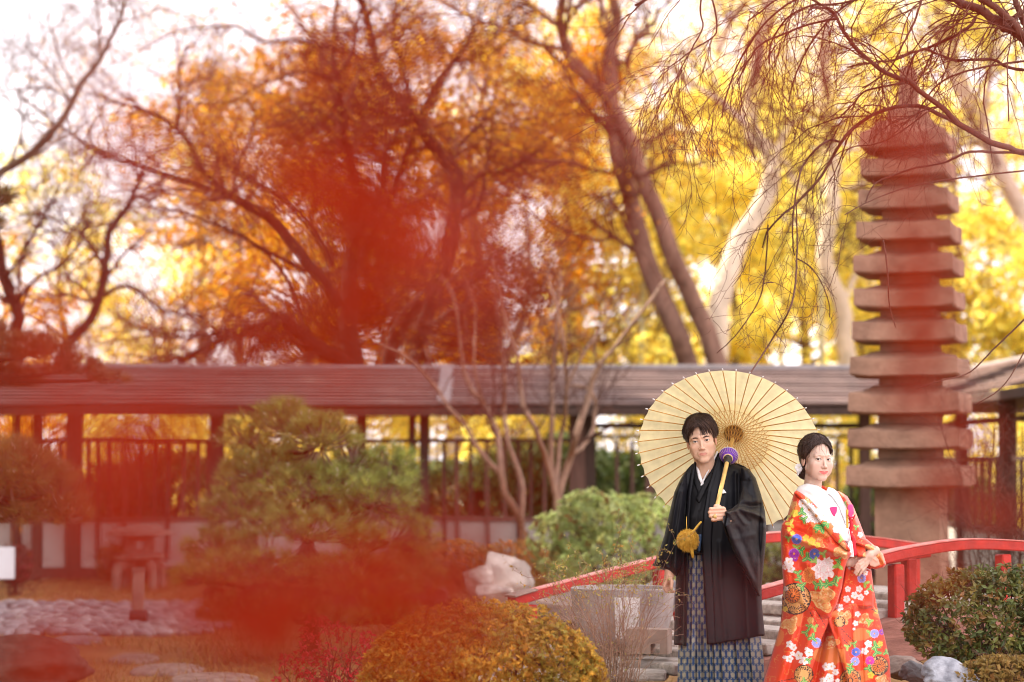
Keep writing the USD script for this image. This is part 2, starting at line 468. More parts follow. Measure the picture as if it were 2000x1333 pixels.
put(roof, "valley_strip", beam((x_corner + 0.02, EY - 0.02, EZ + 0.08), (x_corner + 1.2, RY, RZ + 0.07), 0.2, 0.04), "roof_edge")
put(roof, "ridge_cap", beam((x_left + 1.0, RY, RZ + 0.06), (x_corner + 1.2, RY, RZ + 0.05), 0.26, 0.08, bev=0.03), "roof_edge")
put(roof, "ridge_cap", beam((x_corner + 1.33, RY, 2.705), (x_corner + 1.36, 19, 2.685), 0.24, 0.07, bev=0.02), "roof_edge")
# back slope of the roof, so that it is a whole roof
for (q0, q1, q2, q3) in (((x_left, RY + 1.6, EZ), (x_corner + 2.6, RY + 1.6, EZ), (x_corner + 1.2, RY, RZ + 0.02), (x_left + 1.0, RY, RZ + 0.02)),):
    q = np.array([q0, q1, q2, q3]); put(roof, "back_slope", (np.vstack([q, q + (0, 0, 0.03)]), np.array([[0, 3, 2, 1], [4, 5, 6, 7], [0, 1, 5, 4], [1, 2, 6, 5], [2, 3, 7, 6], [3, 0, 4, 7]])), "roof_wood")
put(roof, "eave_board", box(((x_left + x_corner) / 2, EY - 0.03, EZ - 0.035), (x_corner - x_left, 0.05, 0.10), bev=0.008), "dark_wood")
put(roof, "eave_board", box((x_corner + 0.02, 24.7, EZ - 0.035), (0.05, 11.4, 0.10), bev=0.008), "dark_wood")

YP = 31.0


def wx(px, Y=YP):
    return (px - 1000) / FOCAL * Y


def wz(py, Y=YP):
    return float(P(1000, py, Y)[2])


for px, wpx, m in ((35, 12, "dark_wood"), (76, 18, "dark_wood"), (148, 30, "dark_wood"), (424, 28, "dark_wood"), (706, 20, "dark_wood"),
                   (805, 13, "dark_wood"), (829, 19, "dark_wood"), (1127, 32, "post_wood"), (1152, 22, "dark_wood"),
                   (1268, 18, "post_wood"), (1488, 20, "dark_wood"), (1688, 22, "post_wood")):
    w_ = wpx / FOCAL * YP
    put(g, "post", box((wx(px), YP, EZ / 2), (w_, 0.14, EZ), bev=0.01), m)
# lattice: rails, thin upright bars, low plaster panels between the posts
for a, b, py, h in ((-20, 440, 862, 0.06), (690, 1145, 861, 0.05), (1160, 1690, 832, 0.07), (1160, 1690, 853, 0.035)):
    put(g, "rail", beam((wx(a), YP - 0.02, wz(py)), (wx(b), YP - 0.02, wz(py)), 0.07, h), "dark_wood")
put(g, "sill", beam((x_left, YP, 0.10), (x_corner + 0.6, YP, 0.10), 0.16, 0.14), "dark_wood")
put(g, "sill", beam((x_left, YP, 0.79), (x_corner + 0.6, YP, 0.79), 0.05, 0.06), "post_wood")
bars = [8, 55, 97, 120, 175, 196, 216, 245, 272, 300, 328, 357, 385, 405, 868, 893, 920, 951, 985, 1012, 1036, 1063, 1090,
        1205, 1235, 1480, 1520, 1548, 1575, 1604, 1635, 1662]
for px in bars:
    lo_ = 0.26 if px in (196, 245, 328, 868, 893, 951, 1012) else 0.82
    put(g, "bar", box((wx(px), YP - 0.03 if lo_ < 0.5 else YP + 0.045, (lo_ + wz(861)) / 2), (0.05, 0.04, wz(861) - lo_), bev=0.006), "post_wood" if px % 2 else "dark_wood")
edges = [-20, 35, 76, 148, 424, 706, 829, 1127, 1268, 1488, 1688]
for a, b in zip(edges[:-1], edges[1:]):
    put(g, "plaster_panel", box((wx((a + b) / 2), YP + 0.03, 0.46), (wx(b) - wx(a) - 0.14, 0.05, 0.60), bev=0.005), "plaster")
# the wing on the right: posts, rails and panels along x = x_corner + 0.6
XW = x_corner + 0.62
for yy, w_ in ((28.2, 0.16), (25.6, 0.30), (23.6, 0.18), (21.5, 0.18)):
    put(g, "post", box((XW, yy, EZ / 2), (0.14, w_, EZ), bev=0.01), "dark_wood")
for zz, h in ((1.96, 0.06), (1.55, 0.05), (0.79, 0.06), (0.10, 0.14)):
    put(g, "rail", beam((XW - 0.01, YP - 0.2, zz), (XW - 0.01, 19.2, zz), 0.06, h), "dark_wood")
for yy in np.arange(19.6, 30.6, 0.42):
    put(g, "bar", box((XW + 0.03, yy, 1.18), (0.04, 0.045, 0.72), bev=0.006), "dark_wood")
for y0, y1 in ((28.3, 30.8), (25.8, 28.1), (23.7, 25.4), (21.6, 23.5)):
    put(g, "plaster_panel", box((XW + 0.02, (y0 + y1) / 2, 0.46), (0.05, y1 - y0, 0.60), bev=0.005), "plaster")

# ------------------------------------------------------------------ stone pagoda
YG = 19.0
SG = FOCAL / YG
roofs = [(271, 297, 1677.5, 1865, 241), (322, 352, 1674.5, 1863, 311), (384, 415, 1671, 1868, 366), (445, 476, 1669, 1874, 433),
         (510, 541, 1666, 1881, 495), (575, 606, 1668, 1885, 560), (638, 671, 1666, 1889, 622), (706, 739, 1663, 1895, 689),
         (776, 810, 1661, 1899, 756), (846, 878, 1660, 1903, 828), (917, 952, 1659, 1908, 897)]
gx0, gy0 = wx(1779, YG), YG
tw = thing("stone_pagoda", "tall many tiered brown stone pagoda standing behind the red bridge", "pagoda", (gx0, gy0, 0.2))
ROT = math.radians(-17.5)


def ring(hw, z, lift=0.0, n=6):
    """A square ring of half width hw turned by ROT, corners lifted, from n points a side."""
    s = np.linspace(-1, 1, n, endpoint=False)
    p = np.concatenate([np.stack([s, -np.ones(n)], 1), np.stack([np.ones(n), s], 1), np.stack([-s, np.ones(n)], 1), np.stack([-np.ones(n), -s], 1)])
    zz = z + lift * np.abs(np.where(np.abs(p[:, 0]) == 1, p[:, 1], p[:, 0])) ** 3
    p = p * hw
    R = np.array([[math.cos(ROT), -math.sin(ROT)], [math.sin(ROT), math.cos(ROT)]])
    p = p @ R.T
    return np.c_[p + [gx0, gy0], zz]


def ring_loft(rings):
    n = len(rings[0])
    V = np.vstack(rings); I = np.arange(len(V)).reshape(len(rings), n)
    F = np.stack([I[:-1], np.roll(I[:-1], -1, 1), np.roll(I[1:], -1, 1), I[1:]], -1).reshape(-1, 4)
    V = np.vstack([V, rings[0].mean(0), rings[-1].mean(0)])
    a, b = len(V) - 2, len(V) - 1
    T = np.vstack([[[a, I[0, (q + 1) % n], I[0, q]] for q in range(n)], [[b, I[-1, q], I[-1, (q + 1) % n]] for q in range(n)]])
    F = np.vstack([F[:, [0, 1, 2]], F[:, [0, 2, 3]], T])
    return V, F


def rough_stone(mesh, amp, seed):
    v, f = mesh
    m = trimesh.Trimesh(v, f, process=True).subdivide().subdivide()
    v = np.array(m.vertices)
    d = np.stack([meshkit.fbm(v * 9 + 31 * k, 4, seed + k) - 0.5 for k in range(3)], -1)
    return v + d * amp, np.array(m.faces)


WF = 2 * (math.cos(ROT) + abs(math.sin(ROT))) * 1.0
zprev = None
for k, (yt, yb, xl, xr, ys_) in enumerate(roofs):
    hw = (xr - xl) / SG / WF * 1.11
    zt, zb, zs = (float(P(1779, y, YG)[2]) for y in (yt, yb, ys_))
    hn = hw * 0.565
    seg = [ring(hn * 0.98, zb - 0.004, 0), ring(hw * 0.965, zb, 0.012), ring(hw, zb + 0.012, 0.014), ring(hw * 0.992, zt - 0.006, 0.02), ring(hw * 0.975, zt + 0.008, 0.02),
           ring(hn + (hw - hn) * 0.5, zt + (zs - zt) * 0.42, 0.006), ring(hn * 1.08, zt + (zs - zt) * 0.95, 0), ring(hn * 0.99, zs + 0.004, 0)]
    put(tw, "tier_roof", rough_stone(ring_loft(seg), 0.014, 3 * k), "pagoda_stone", smooth=28)
    znext = float(P(1779, roofs[k + 1][4], YG)[2]) if k < 10 else 0.2
    if k < 10:
        put(tw, "tier_body", rough_stone(ring_loft([ring(hn * 0.93, znext - 0.02), ring(hn * 0.93, zb + 0.01)]), 0.014, 50 + k), "pagoda_stone", smooth=40)
    else:
        put(tw, "base_block", rough_stone(ring_loft([ring(hn * 1.0, 0.45), ring(hn * 1.0, zb + 0.01)]), 0.02, 90), "pagoda_stone", smooth=40)
        put(tw, "plinth", rough_stone(ring_loft([ring(hn * 1.6, 0.0), ring(hn * 1.55, 0.44), ring(hn * 1.5, 0.47)]), 0.03, 91), "pagoda_stone", smooth=40)
zq = lambda y: float(P(1779, y, YG)[2])
put(tw, "finial", rough_stone(ring_loft([ring(0.150, zq(243)), ring(0.150, zq(222)), ring(0.135, zq(216)), ring(0.075, zq(207)), ring(0.066, zq(165)), ring(0.070, zq(155)), ring(0.055, zq(136)), ring(0.02, zq(128))]), 0.012, 95), "pagoda_stone", smooth=40)

# ------------------------------------------------------------------ red arched bridge
A0, B0, BD = np.array([0.0, 14.0]), np.array([0.88, 12.6]), np.array([0.847, 0.532])
arch = lambda t: np.interp(t, [-0.15, 0, 0.4, 1.05, 1.5, 2.0, 2.45, 3.2, 4.2], [0.69, 0.735, 0.81, 0.93, 1.0, 1.045, 1.02, 0.95, 0.80])
from scipy.interpolate import PchipInterpolator
_arch = PchipInterpolator([-0.2, 0, 0.4, 1.05, 1.5, 2.0, 2.45, 3.2, 4.2], [0.675, 0.735, 0.815, 0.94, 1.03, 1.072, 1.05, 0.965, 0.79])
br = thing("red_bridge", "arched garden bridge with red railings and grey plank deck behind the couple", "bridge", (1.5, 14.5, 0.3))


def rail_sweep(o, t0, t1, dz, w, h, n=28, z0=0.0):
    ts = np.linspace(t0, t1, n)
    c = np.c_[o + BD * ts[:, None], _arch(ts) + dz]
    side = np.array([-BD[1], BD[0], 0])
    tan = unit(np.gradient(c, axis=0)); up = np.cross(tan, np.cross([0, 0, 1], tan))
    up = unit(up); up *= np.sign(up[:, 2:])
    prof = [(-w / 2, -h / 2 + .006), (-w / 2 + .006, -h / 2), (w / 2 - .006, -h / 2), (w / 2, -h / 2 + .006), (w / 2, h / 2 - .006), (w / 2 - .006, h / 2), (-w / 2 + .006, h / 2), (-w / 2, h / 2 - .006)]
    R = [c + side * a + up * b for a, b in prof]
    V = np.stack(R, 1).reshape(-1, 3); I = np.arange(n * 8).reshape(n, 8)
    F = np.vstack([np.stack([I[:-1, q], I[:-1, (q + 1) % 8], I[1:, (q + 1) % 8], I[1:, q]], -1) for q in range(8)])
    caps = [[I[e, 0], I[e, q], I[e, q + 1]] if e else [I[e, 0], I[e, q + 1], I[e, q]] for e in (0, n - 1) for q in range(1, 7)]
    return V, np.vstack([F[:, [0, 1, 2]], F[:, [0, 2, 3]], caps])


for nm, o, t0, t1 in (("far_rail", A0, 0.0, 3.13), ("near_rail", B0, -0.02, 3.6)):
    put(br, "handrail", rail_sweep(o, t0, t1, -0.030, 0.088, 0.054), "red_paint", smooth=35)
    put(br, "handrail_cap", rail_sweep(o, t0 + (0.12 if o is A0 else 0), t1, 0.0015, 0.086, 0.008), "red_paint_worn", smooth=35)
    if o is A0:
        put(br, "end_cap", rail_sweep(o, t0 - 0.015, t0 + 0.14, 0.002, 0.125, 0.012, n=4), "lantern_stone", smooth=35)
    for tp in ((0.12, 1.05, 2.15, 3.05) if o is A0 else (0.07, 0.72, 1.46, 2.26, 3.1)):
        c = o + BD * tp
        put(br, "railing_post", box((c[0], c[1], _arch(tp) - 0.26), (0.072, 0.072, 0.36), rot=math.degrees(math.atan2(BD[1], BD[0])), bev=0.008), "red_paint")
# a second short rail on the inner side near the crest
put(br, "inner_rail", rail_sweep(B0 + np.array([-0.10, 0.16]), 1.42, 1.86, -0.075, 0.06, 0.05, n=8), "red_paint", smooth=35)
c = B0 + np.array([-0.10, 0.16]) + BD * 1.72
put(br, "railing_post", box((c[0], c[1], _arch(1.72) - 0.24), (0.07, 0.07, 0.30), rot=32, bev=0.008), "red_paint")
deck = lambda t: _arch(t) - 0.345
W0 = np.array([BD[1], -BD[0]])
for k, t in enumerate(np.arange(-0.35, 3.7, 0.245)):
    tt = max(t, -0.18)
    mid = (A0 + B0) / 2 + BD * (t + 0.03 * rng.normal()) + W0 * 0.06 * rng.normal()
    slope = (deck(tt + 0.1) - deck(tt)) / 0.1
    jit = rng.normal(0, 0.012)
    a_ = np.r_[mid - W0 * 0.80, deck(tt) + jit - (0.06 if t < -0.1 else 0)]; b_ = np.r_[mid + W0 * 0.80, deck(tt) + jit * 0.3 - (0.06 if t < -0.1 else 0)]
    v, f = beam(a_, b_, 0.215, 0.065, bev=0.01)
    m = trimesh.Trimesh(v, f).subdivide().subdivide(); v = np.array(m.vertices)
    v = v + 0.014 * (np.stack([meshkit.fbm(v * 11 + 13 * q + k, 3, k) for q in range(3)], -1) - 0.5)
    put(br, "deck_plank", (v, np.array(m.faces)), "plank_grey", smooth=40)
for o, sgn in ((B0, 0.0), (A0, 0.0)):
    put(br, "side_beam", rail_sweep(o, -0.05, 3.6, -0.50, 0.11, 0.26), "bridge_side", smooth=35)

# loose plank steps in front of the bridge, wooden block, stone drum
for k, (px, py, L, Y, rz, wd) in enumerate([(1262, 1297, 0.46, 12.95, -8, 0.20), (1235, 1262, 0.50, 13.3, -6, 0.16), (1225, 1318, 0.42, 12.75, -10, 0.15), (1518, 1213, 0.34, 14.4, 5, 0.3), (1512, 1262, 0.34, 13.9, 5, 0.3)]):
    c = P(px, py, Y)
    v, f = box((0, 0, 0), (L, wd, 0.055), rot=rz, bev=0.012)
    m = trimesh.Trimesh(v, f).subdivide().subdivide(); v = np.array(m.vertices) + c
    v = v + 0.018 * (np.stack([meshkit.fbm(v * 9 + 17 * q + k, 3, k) for q in range(3)], -1) - 0.5)
    put("/World", "loose_plank", (v, np.array(m.faces)), "plank_grey", smooth=40, cat="plank",
        label=["weathered thick plank lowest on the left beside the man", "middle weathered plank under the stone drum", "short plank half hidden by the dry shrub, in front of the others",
               "upper weathered plank between man and bride", "lower weathered plank between man and bride"][k])
c = P(1268, 1252, 12.9)
blk = manifold3d.Manifold.cube((0.22, 0.14, 0.13), True) - manifold3d.Manifold.cube((0.05, 0.3, 0.06), True).translate((0.045, 0, -0.04))
blk = blk.rotate((0, 0, -14)).translate(tuple(map(float, c)))
put("/World", "wooden_block", blk, "hand_wood", label="small notched wooden block on the planks left of the man", cat="block")

bs = P(1216, 1252, 13.35); bs_top = P(1216, 1147, 13.35)[2]
st = thing("stone_basin", "round pale stone basin behind the dry twiggy shrub left of the man", "basin", bs)
H = bs_top - bs[2]; Rb = 0.285
prof = [(0.0, 0), (Rb * 0.80, 0), (Rb * 0.86, 0.02), (Rb * 0.97, H * 0.55), (Rb * 1.0, H - 0.02), (Rb * 1.0, H - 0.004), (Rb * 0.97, H), (Rb * 0.88, H - 0.003), (Rb * 0.85, H - 0.03), (Rb * 0.7, H * 0.55), (0.0, H * 0.5)]
m = trimesh.creation.revolve(np.array(prof), sections=56)
v = np.array(m.vertices); v += 0.008 * (np.stack([meshkit.fbm(v * 12 + 9 * q, 3, q) for q in range(3)], -1) - 0.5)
put(st, "bowl", (v + bs, np.array(m.faces)), "basin_stone", smooth=40)
ang = np.radians(np.linspace(-101, -74, 9))
rows = []
for zz, rr in ((0.03, 0.868), (H * 0.55, 0.975), (H * 0.86, 0.995)):
    rows.append(np.stack([np.cos(ang) * (Rb * rr + 0.009), np.sin(ang) * (Rb * rr + 0.009), ang * 0 + zz], 1))
front = np.stack(rows, 0); back = front * [0.9, 0.9, 1]
V = np.vstack([front.reshape(-1, 3), back.reshape(-1, 3)]); I = np.arange(27).reshape(3, 9)
F = np.stack([I[:-1, :-1], I[:-1, 1:], I[1:, 1:], I[1:, :-1]], -1).reshape(-1, 4)
ed = np.r_[I[0], I[1:, -1], I[-1, -2::-1], I[-2:0:-1, 0]]
Fs = np.stack([ed, np.roll(ed, -1), np.roll(ed, -1) + 27, ed + 27], -1)
put(st, "pale_panel", (V + bs, np.vstack([F, F[:, ::-1] + 27, Fs[:, ::-1]])), "basin_pale", label="pale upright panel on the front of the basin")

# ------------------------------------------------------------------ stone lantern, stake, pebbles, stepping stones
lb = P(272, 1140, 29.0)
YL = 29.0
zl = lambda y: float(P(272, y, YL)[2])
ln = thing("stone_lantern", "low snow viewing stone lantern on arched legs before the corridor", "lantern", lb)


def rot_rings(rows, c, n=6, turn=0.0):
    out = []
    for r, z_ in rows:
        a = np.arange(n) * 2 * np.pi / n + turn
        out.append(np.c_[c[0] + r * np.cos(a), c[1] + r * np.sin(a), np.full(n, z_)])
    return ring_loft(out)


put(ln, "roof", rough_stone(rot_rings([(0.33, zl(1046)), (0.385, zl(1045)), (0.375, zl(1038)), (0.17, zl(1028)), (0.06, zl(1024))], lb, 8), 0.02, 7), "lantern_stone", smooth=40)
fire = manifold3d.Manifold.cube((0.33, 0.33, zl(1047) - zl(1083)), True)
fire = fire - manifold3d.Manifold.cube((0.10, 0.6, 0.10), True).translate((0.0, 0, 0)) - manifold3d.Manifold.cube((0.6, 0.12, 0.12), True)
put(ln, "fire_box", fire.rotate((0, 0, 12)).translate((lb[0], lb[1], (zl(1047) + zl(1083)) / 2)), "lantern_stone")
put(ln, "platform", rough_stone(rot_rings([(0.22, zl(1094)), (0.31, zl(1090)), (0.31, zl(1084)), (0.22, zl(1080))], lb, 8), 0.015, 8), "lantern_stone", smooth=40)
for k in range(4):
    a = math.radians(40 + 90 * k)
    d = np.array([math.cos(a), math.sin(a)])
    pts = [np.r_[lb[:2] + d * q, zz] for q, zz in ((0.05, zl(1101)), (0.20, zl(1100)), (0.29, zl(1108)), (0.31, zl(1125)), (0.315, -0.02))]
    put(ln, "leg", tube(pts, [0.07, 0.065, 0.06, 0.055, 0.05], 10, 7), "lantern_stone", smooth=40)

sp = P(270, 1215, 22.4)
sk = thing("garden_light", "short square wooden garden light post standing among the pebbles", "garden light", sp)
sz = lambda y: float(P(270, y, 22.4)[2])
put(sk, "post", cat_mesh([box((sp[0], sp[1], (sz(1115) + sz(1200)) / 2), (0.11, 0.11, sz(1115) - sz(1200)), rot=8, bev=0.01)]), "hand_wood")
put(sk, "cap", box((sp[0], sp[1], sz(1113)), (0.125, 0.125, 0.03), rot=8, bev=0.008), "lantern_stone")
put(sk, "foot", tube([(sp[0] - 0.06, sp[1] - 0.09, sz(1203)), (sp[0] + 0.10, sp[1] - 0.09, sz(1203))], 0.06, None, 12), "black_plastic", smooth=40)
put(sk, "spike", tube([(sp[0] - 0.02, sp[1] - 0.08, sz(1205)), (sp[0] - 0.02, sp[1] - 0.08, -0.03)], 0.025, None, 8), "black_plastic", smooth=40)

pb = thing("pebble_bed", "bed of round grey river pebbles on the left lawn", "pebbles", (-3.8, 23.2, 0))
cand = []
while len(cand) < 620:
    x_, y_ = rng.uniform(-5.4, -2.55), rng.uniform(20.9, 25.4)
    if x_ > -2.75 + 0.35 * math.sin(y_ * 2.1) - 0.25 * (y_ < 22): continue
    r_ = rng.uniform(0.045, 0.085)
    if all((x_ - q[0]) ** 2 + (y_ - q[1]) ** 2 > (0.72 * (r_ + q[2])) ** 2 for q in cand[-400:]):
        cand.append((x_, y_, r_))
cand.sort(key=lambda q: -q[2] / q[1])
base = trimesh.creation.icosphere(subdivisions=1)
rest, restc = [], []
for k, (x_, y_, r_) in enumerate(cand):
    v = np.array(base.vertices) * [r_ * rng.uniform(1, 1.4), r_ * rng.uniform(0.8, 1.1), r_ * rng.uniform(0.55, 0.8)]
    a = rng.uniform(0, 3.1); R = np.array([[math.cos(a), -math.sin(a), 0], [math.sin(a), math.cos(a), 0], [0, 0, 1]])
    v = v @ R.T + [x_, y_, float(ground_z(np.array(x_), np.array(y_))) + r_ * 0.35]
    t = np.array([(0.38, 0.35, 0.36), (0.45, 0.40, 0.40), (0.30, 0.27, 0.28), (0.52, 0.47, 0.46)][rng.integers(4)]) * rng.uniform(0.5, 0.85)
    col = np.tile(t, (len(v), 1))
    if k < 290:
        put(pb, "pebble", (v, np.array(base.faces)), "stone_tint", smooth=True, col=col)
    else:
        rest.append((v, np.array(base.faces))); restc.append(col)
put(pb, "pebbles", cat_mesh(rest), "stone_tint", smooth=True, col=np.vstack(restc), kind="stuff")

for k, (px, py, w_, lab) in enumerate(((262, 1287, 0.30, "flat grey stepping stone farthest of the three in the lawn"), (327, 1306, 0.42, "flat grey stepping stone in the middle of the three"),
                                       (418, 1326, 0.50, "flat grey stepping stone nearest the bottom edge"), (150, 1255, 0.35, "flat dark stone sunk in lawn before the pebbles"))):
    Y = 1.5 * FOCAL / (py - 905)
    c = P(px, py, Y); c[2] = ground_z(c[0], c[1])
    put("/World", "stepping_stone", blob(c, (w_ * 0.62, w_ * 0.9, 0.05), 3, 0.12, 1.3, k, squash=0.8), "rock_grey" if k == 3 else "lantern_stone", smooth=True, label=lab, cat="stepping stone")

def rocky(m, c, r_, seed, cuts=11):
    """Break a lumpy body with flat split faces."""
    v, f = m
    r2 = np.random.default_rng(seed)
    q = (v - c) / np.asarray(r_)
    for _ in range(cuts):
        n_ = unit(r2.normal(size=3)); h_ = r2.uniform(0.55, 0.82)
        d = q @ n_ - h_
        q = q - np.maximum(d, 0)[:, None] * n_ * 0.92
    q = q + 0.16 * (np.stack([meshkit.fbm(q * 3.2 + 7 * k + seed, 4, k) for k in range(3)], -1) - 0.5)
    return q * np.asarray(r_) + c, f


for nm, px, py, Y, r_, m_, lab, sq in (
        ("boulder", 937, 1142, 20.5, (0.17, 0.18, 0.19), "rock_white", "pale upright boulder left of the two behind the bridge end", 0.85),
        ("boulder", 985, 1138, 20.9, (0.26, 0.22, 0.27), "rock_white", "largest pale boulder behind the bridge end", 0.8),
        ("boulder", 965, 1160, 20.0, (0.24, 0.15, 0.09), "rock_white", "low flat pale boulder in front of the two others", 0.9),
        ("boulder", 1855, 1330, 11.6, (0.16, 0.13, 0.115), "rock_blue", "pitted blue grey rock at the bottom under the right bush", 0.95),
        ("boulder", 1765, 1305, 12.9, (0.13, 0.12, 0.08), "rock_brown", "small brown rock right of the bride's hem", 0.9),
        ("boulder", 1795, 1318, 12.4, (0.10, 0.1, 0.07), "rock_grey", "small grey rock beside the pitted rock", 0.9),
        ("boulder", 1560, 1205, 17.0, (0.34, 0.3, 0.22), "rock_grey", "dark grey rock seen between man and bride", 0.85),
        ("boulder", 1300, 1165, 16.0, (0.20, 0.2, 0.16), "rock_grey", "dark grey rock behind the man's hanging hand", 0.85),
        ("boulder", 1090, 1195, 16.2, (0.5, 0.3, 0.2), "rock_brown", "broad brown rock under the left end of the red railing", 0.85),
        ("boulder", 790, 1170, 21.5, (0.55, 0.3, 0.16), "rock_brown", "long low brown rock right of the pine", 0.85),
        ("boulder", 25, 1310, 15.8, (0.52, 0.4, 0.24), "rock_dark", "dark mossy rock at the left edge in front of the pebbles", 0.85)):
    c = P(px, py, Y)
    put("/World", nm, rocky(blob(c, r_, 4, 0.42, 1.35, int(px) % 17, squash=sq), c, r_, int(px), 3 if m_ == "rock_dark" else 11), m_, smooth=True, label=lab, cat="rock")
c = P(5, 1100, 27)
put("/World", "white_board", box(c, (0.27, 0.03, 0.36), rot=10, bev=0.004), "sign_white", label="plain white board leaning at the left edge under the pine", cat="board")
# ------------------------------------------------------------------ trees
YEL = [(0.88, 0.71, 0.12), (0.82, 0.75, 0.22), (0.88, 0.66, 0.09), (0.66, 0.63, 0.14)]
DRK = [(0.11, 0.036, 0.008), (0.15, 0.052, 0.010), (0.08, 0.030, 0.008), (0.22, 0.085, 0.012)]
RUS = [(0.42, 0.16, 0.012), (0.50, 0.24, 0.015), (0.32, 0.10, 0.012), (0.48, 0.29, 0.02)]
ORA = [(0.62, 0.27, 0.02), (0.70, 0.38, 0.02), (0.50, 0.18, 0.02), (0.66, 0.44, 0.03)]
GRN = [(0.10, 0.15, 0.035), (0.16, 0.20, 0.05), (0.22, 0.24, 0.05), (0.08, 0.11, 0.03)]


def limb(pts, widths, Y, wander=0.25, n=22, seed=0):
    """A limb traced in the photograph (pixels) and set at depth Y with a wandering depth of its own."""
    r_ = np.random.default_rng(seed)
    pts = np.asarray(pts, float)
    k = len(pts)
    dep = Y + np.r_[0, np.cumsum(r_.normal(0, wander, k - 1))] if np.ndim(Y) == 0 else np.asarray(Y, float)
    p3 = np.stack([P(x, y, d) for (x, y), d in zip(pts, dep)])
    w = np.interp(np.linspace(0, 1, k), np.linspace(0, 1, len(widths)), widths) / 2 / FOCAL * np.mean(dep)
    c = resample(p3, n)
    d = np.r_[0, np.cumsum(np.linalg.norm(np.diff(p3, axis=0), axis=1))]
    c = c + np.r_[[np.zeros(3)], (meshkit.noise(np.stack([np.arange(n - 1) * 0.9, np.full(n - 1, seed * 1.7), np.zeros(n - 1)], -1)[:, None, :] + np.array([[0, 0, 0], [9, 0, 0], [0, 7, 3]])[None], 3) - 0.5)] * w.mean() * 0.9
    return c, np.interp(np.linspace(0, d[-1], n), d, w)


def tree_from_limbs(name, label, cat, limbs, Y, bark, twig, seed, lv=((7, (0.5, 1.4)), (5, (0.25, 0.7)), (4, (0.12, 0.35))), droop=0.0, thick=7, pull=None, rs0=0.45, base=None, rmin=0.0, group=None, twr=1.0, tmin=0.3, names=("trunk", "twigs"), foliage=None):
    r_ = np.random.default_rng(seed)
    C, R = [], []
    for k, (pts, w) in enumerate(limbs):
        c, q = limb(pts, w, Y, seed=seed * 31 + k)
        C.append(c); R.append(q)
    C, R = np.array(C), np.array(R)
    b = C[0, 0] if base is None else base
    t = thing(name, label, cat, (b[0], b[1], 0), group=group)
    put(t, names[0], tubes(C, R, thick), bark, smooth=True)
    par, pr = C, np.maximum(R, rmin)
    tw = []
    ends = []
    for q, (per, L) in enumerate(lv):
        par, pr = grow(par, pr, per, L, (25, 70), n=7 if q == 0 else 5, droop=droop, rs=rs0 if q == 0 else 0.6, rng=r_, pull=pull, tmin=tmin if q == 0 else 0.2, wob=0.22)
        pr = np.clip(pr, 0.0016 * twr, 0.03)
        tw.append(tubes(par, pr, 4 if q == 0 else 3, cap=False))
        ends.append(par)
    put(t, names[1], cat_mesh(tw), twig, kind="stuff")
    if foliage:
        n, size, pal, off, mt = foliage
        e = np.concatenate([x.reshape(-1, 3) for x in ends[-2:]])
        c = e[r_.integers(0, len(e), n)] + r_.normal(0, off, (n, 3))
        m = quads(c, r_.uniform(0.6, 1.2, n) * size, rng=r_)
        put(t, "foliage", m, mt, col=tints(n, pal, 4, rng=r_), kind="stuff")
    return t


# A: the two dark cherry trees behind the left half of the corridor
tree_from_limbs("cherry_tree", "dark many branched bare tree with a low crooked limb reaching left over the roof", "tree", [
    ([(690, 760), (688, 712), (678, 640), (684, 560), (692, 480), (698, 400), (672, 240), (655, 150), (648, 90), (662, 0)], [56, 46, 36, 32, 27, 22, 17, 13, 11, 9]),
    ([(684, 700), (640, 690), (590, 655), (555, 630), (535, 614)], [34, 30, 24]),
    ([(560, 634), (500, 640), (430, 668), (380, 690), (350, 712), (300, 735)], [20, 15, 11]),
    ([(500, 640), (420, 655), (350, 660), (270, 640), (210, 600)], [11, 8, 4]),
    ([(668, 600), (610, 520), (520, 420), (440, 375), (390, 325), (370, 275), (340, 250), (300, 225), (240, 205), (170, 185)], [25, 22, 17, 12, 8, 4]),
    ([(345, 250), (352, 215), (350, 150), (365, 90)], [10, 7, 4]),
    ([(650, 520), (560, 390), (470, 340), (400, 280)], [14, 10, 5]),
    ([(440, 375), (330, 345), (270, 320), (200, 300), (130, 255), (60, 235)], [13, 9, 4]),
    ([(646, 95), (580, 80), (520, 85), (450, 50), (390, 55), (270, 105)], [10, 7, 3]),
    ([(660, 160), (600, 140), (520, 160), (450, 200), (380, 205)], [9, 6, 3]),
    ([(600, 530), (540, 500), (450, 450), (330, 410), (270, 400)], [10, 7, 3]),
    ([(690, 470), (740, 380), (755, 300), (800, 230)], [16, 12, 9]),
    ([(655, 150), (690, 100), (700, 40), (715, 0)], [10, 7, 5]),
], 37.5, "bark_dark", "twig_brown", 3, lv=((14, (0.7, 2.2)), (7, (0.4, 1.0)), (4, (0.2, 0.6))), twr=1.6, foliage=(9000, 0.055, ORA, 0.10, "leaf_thin"))
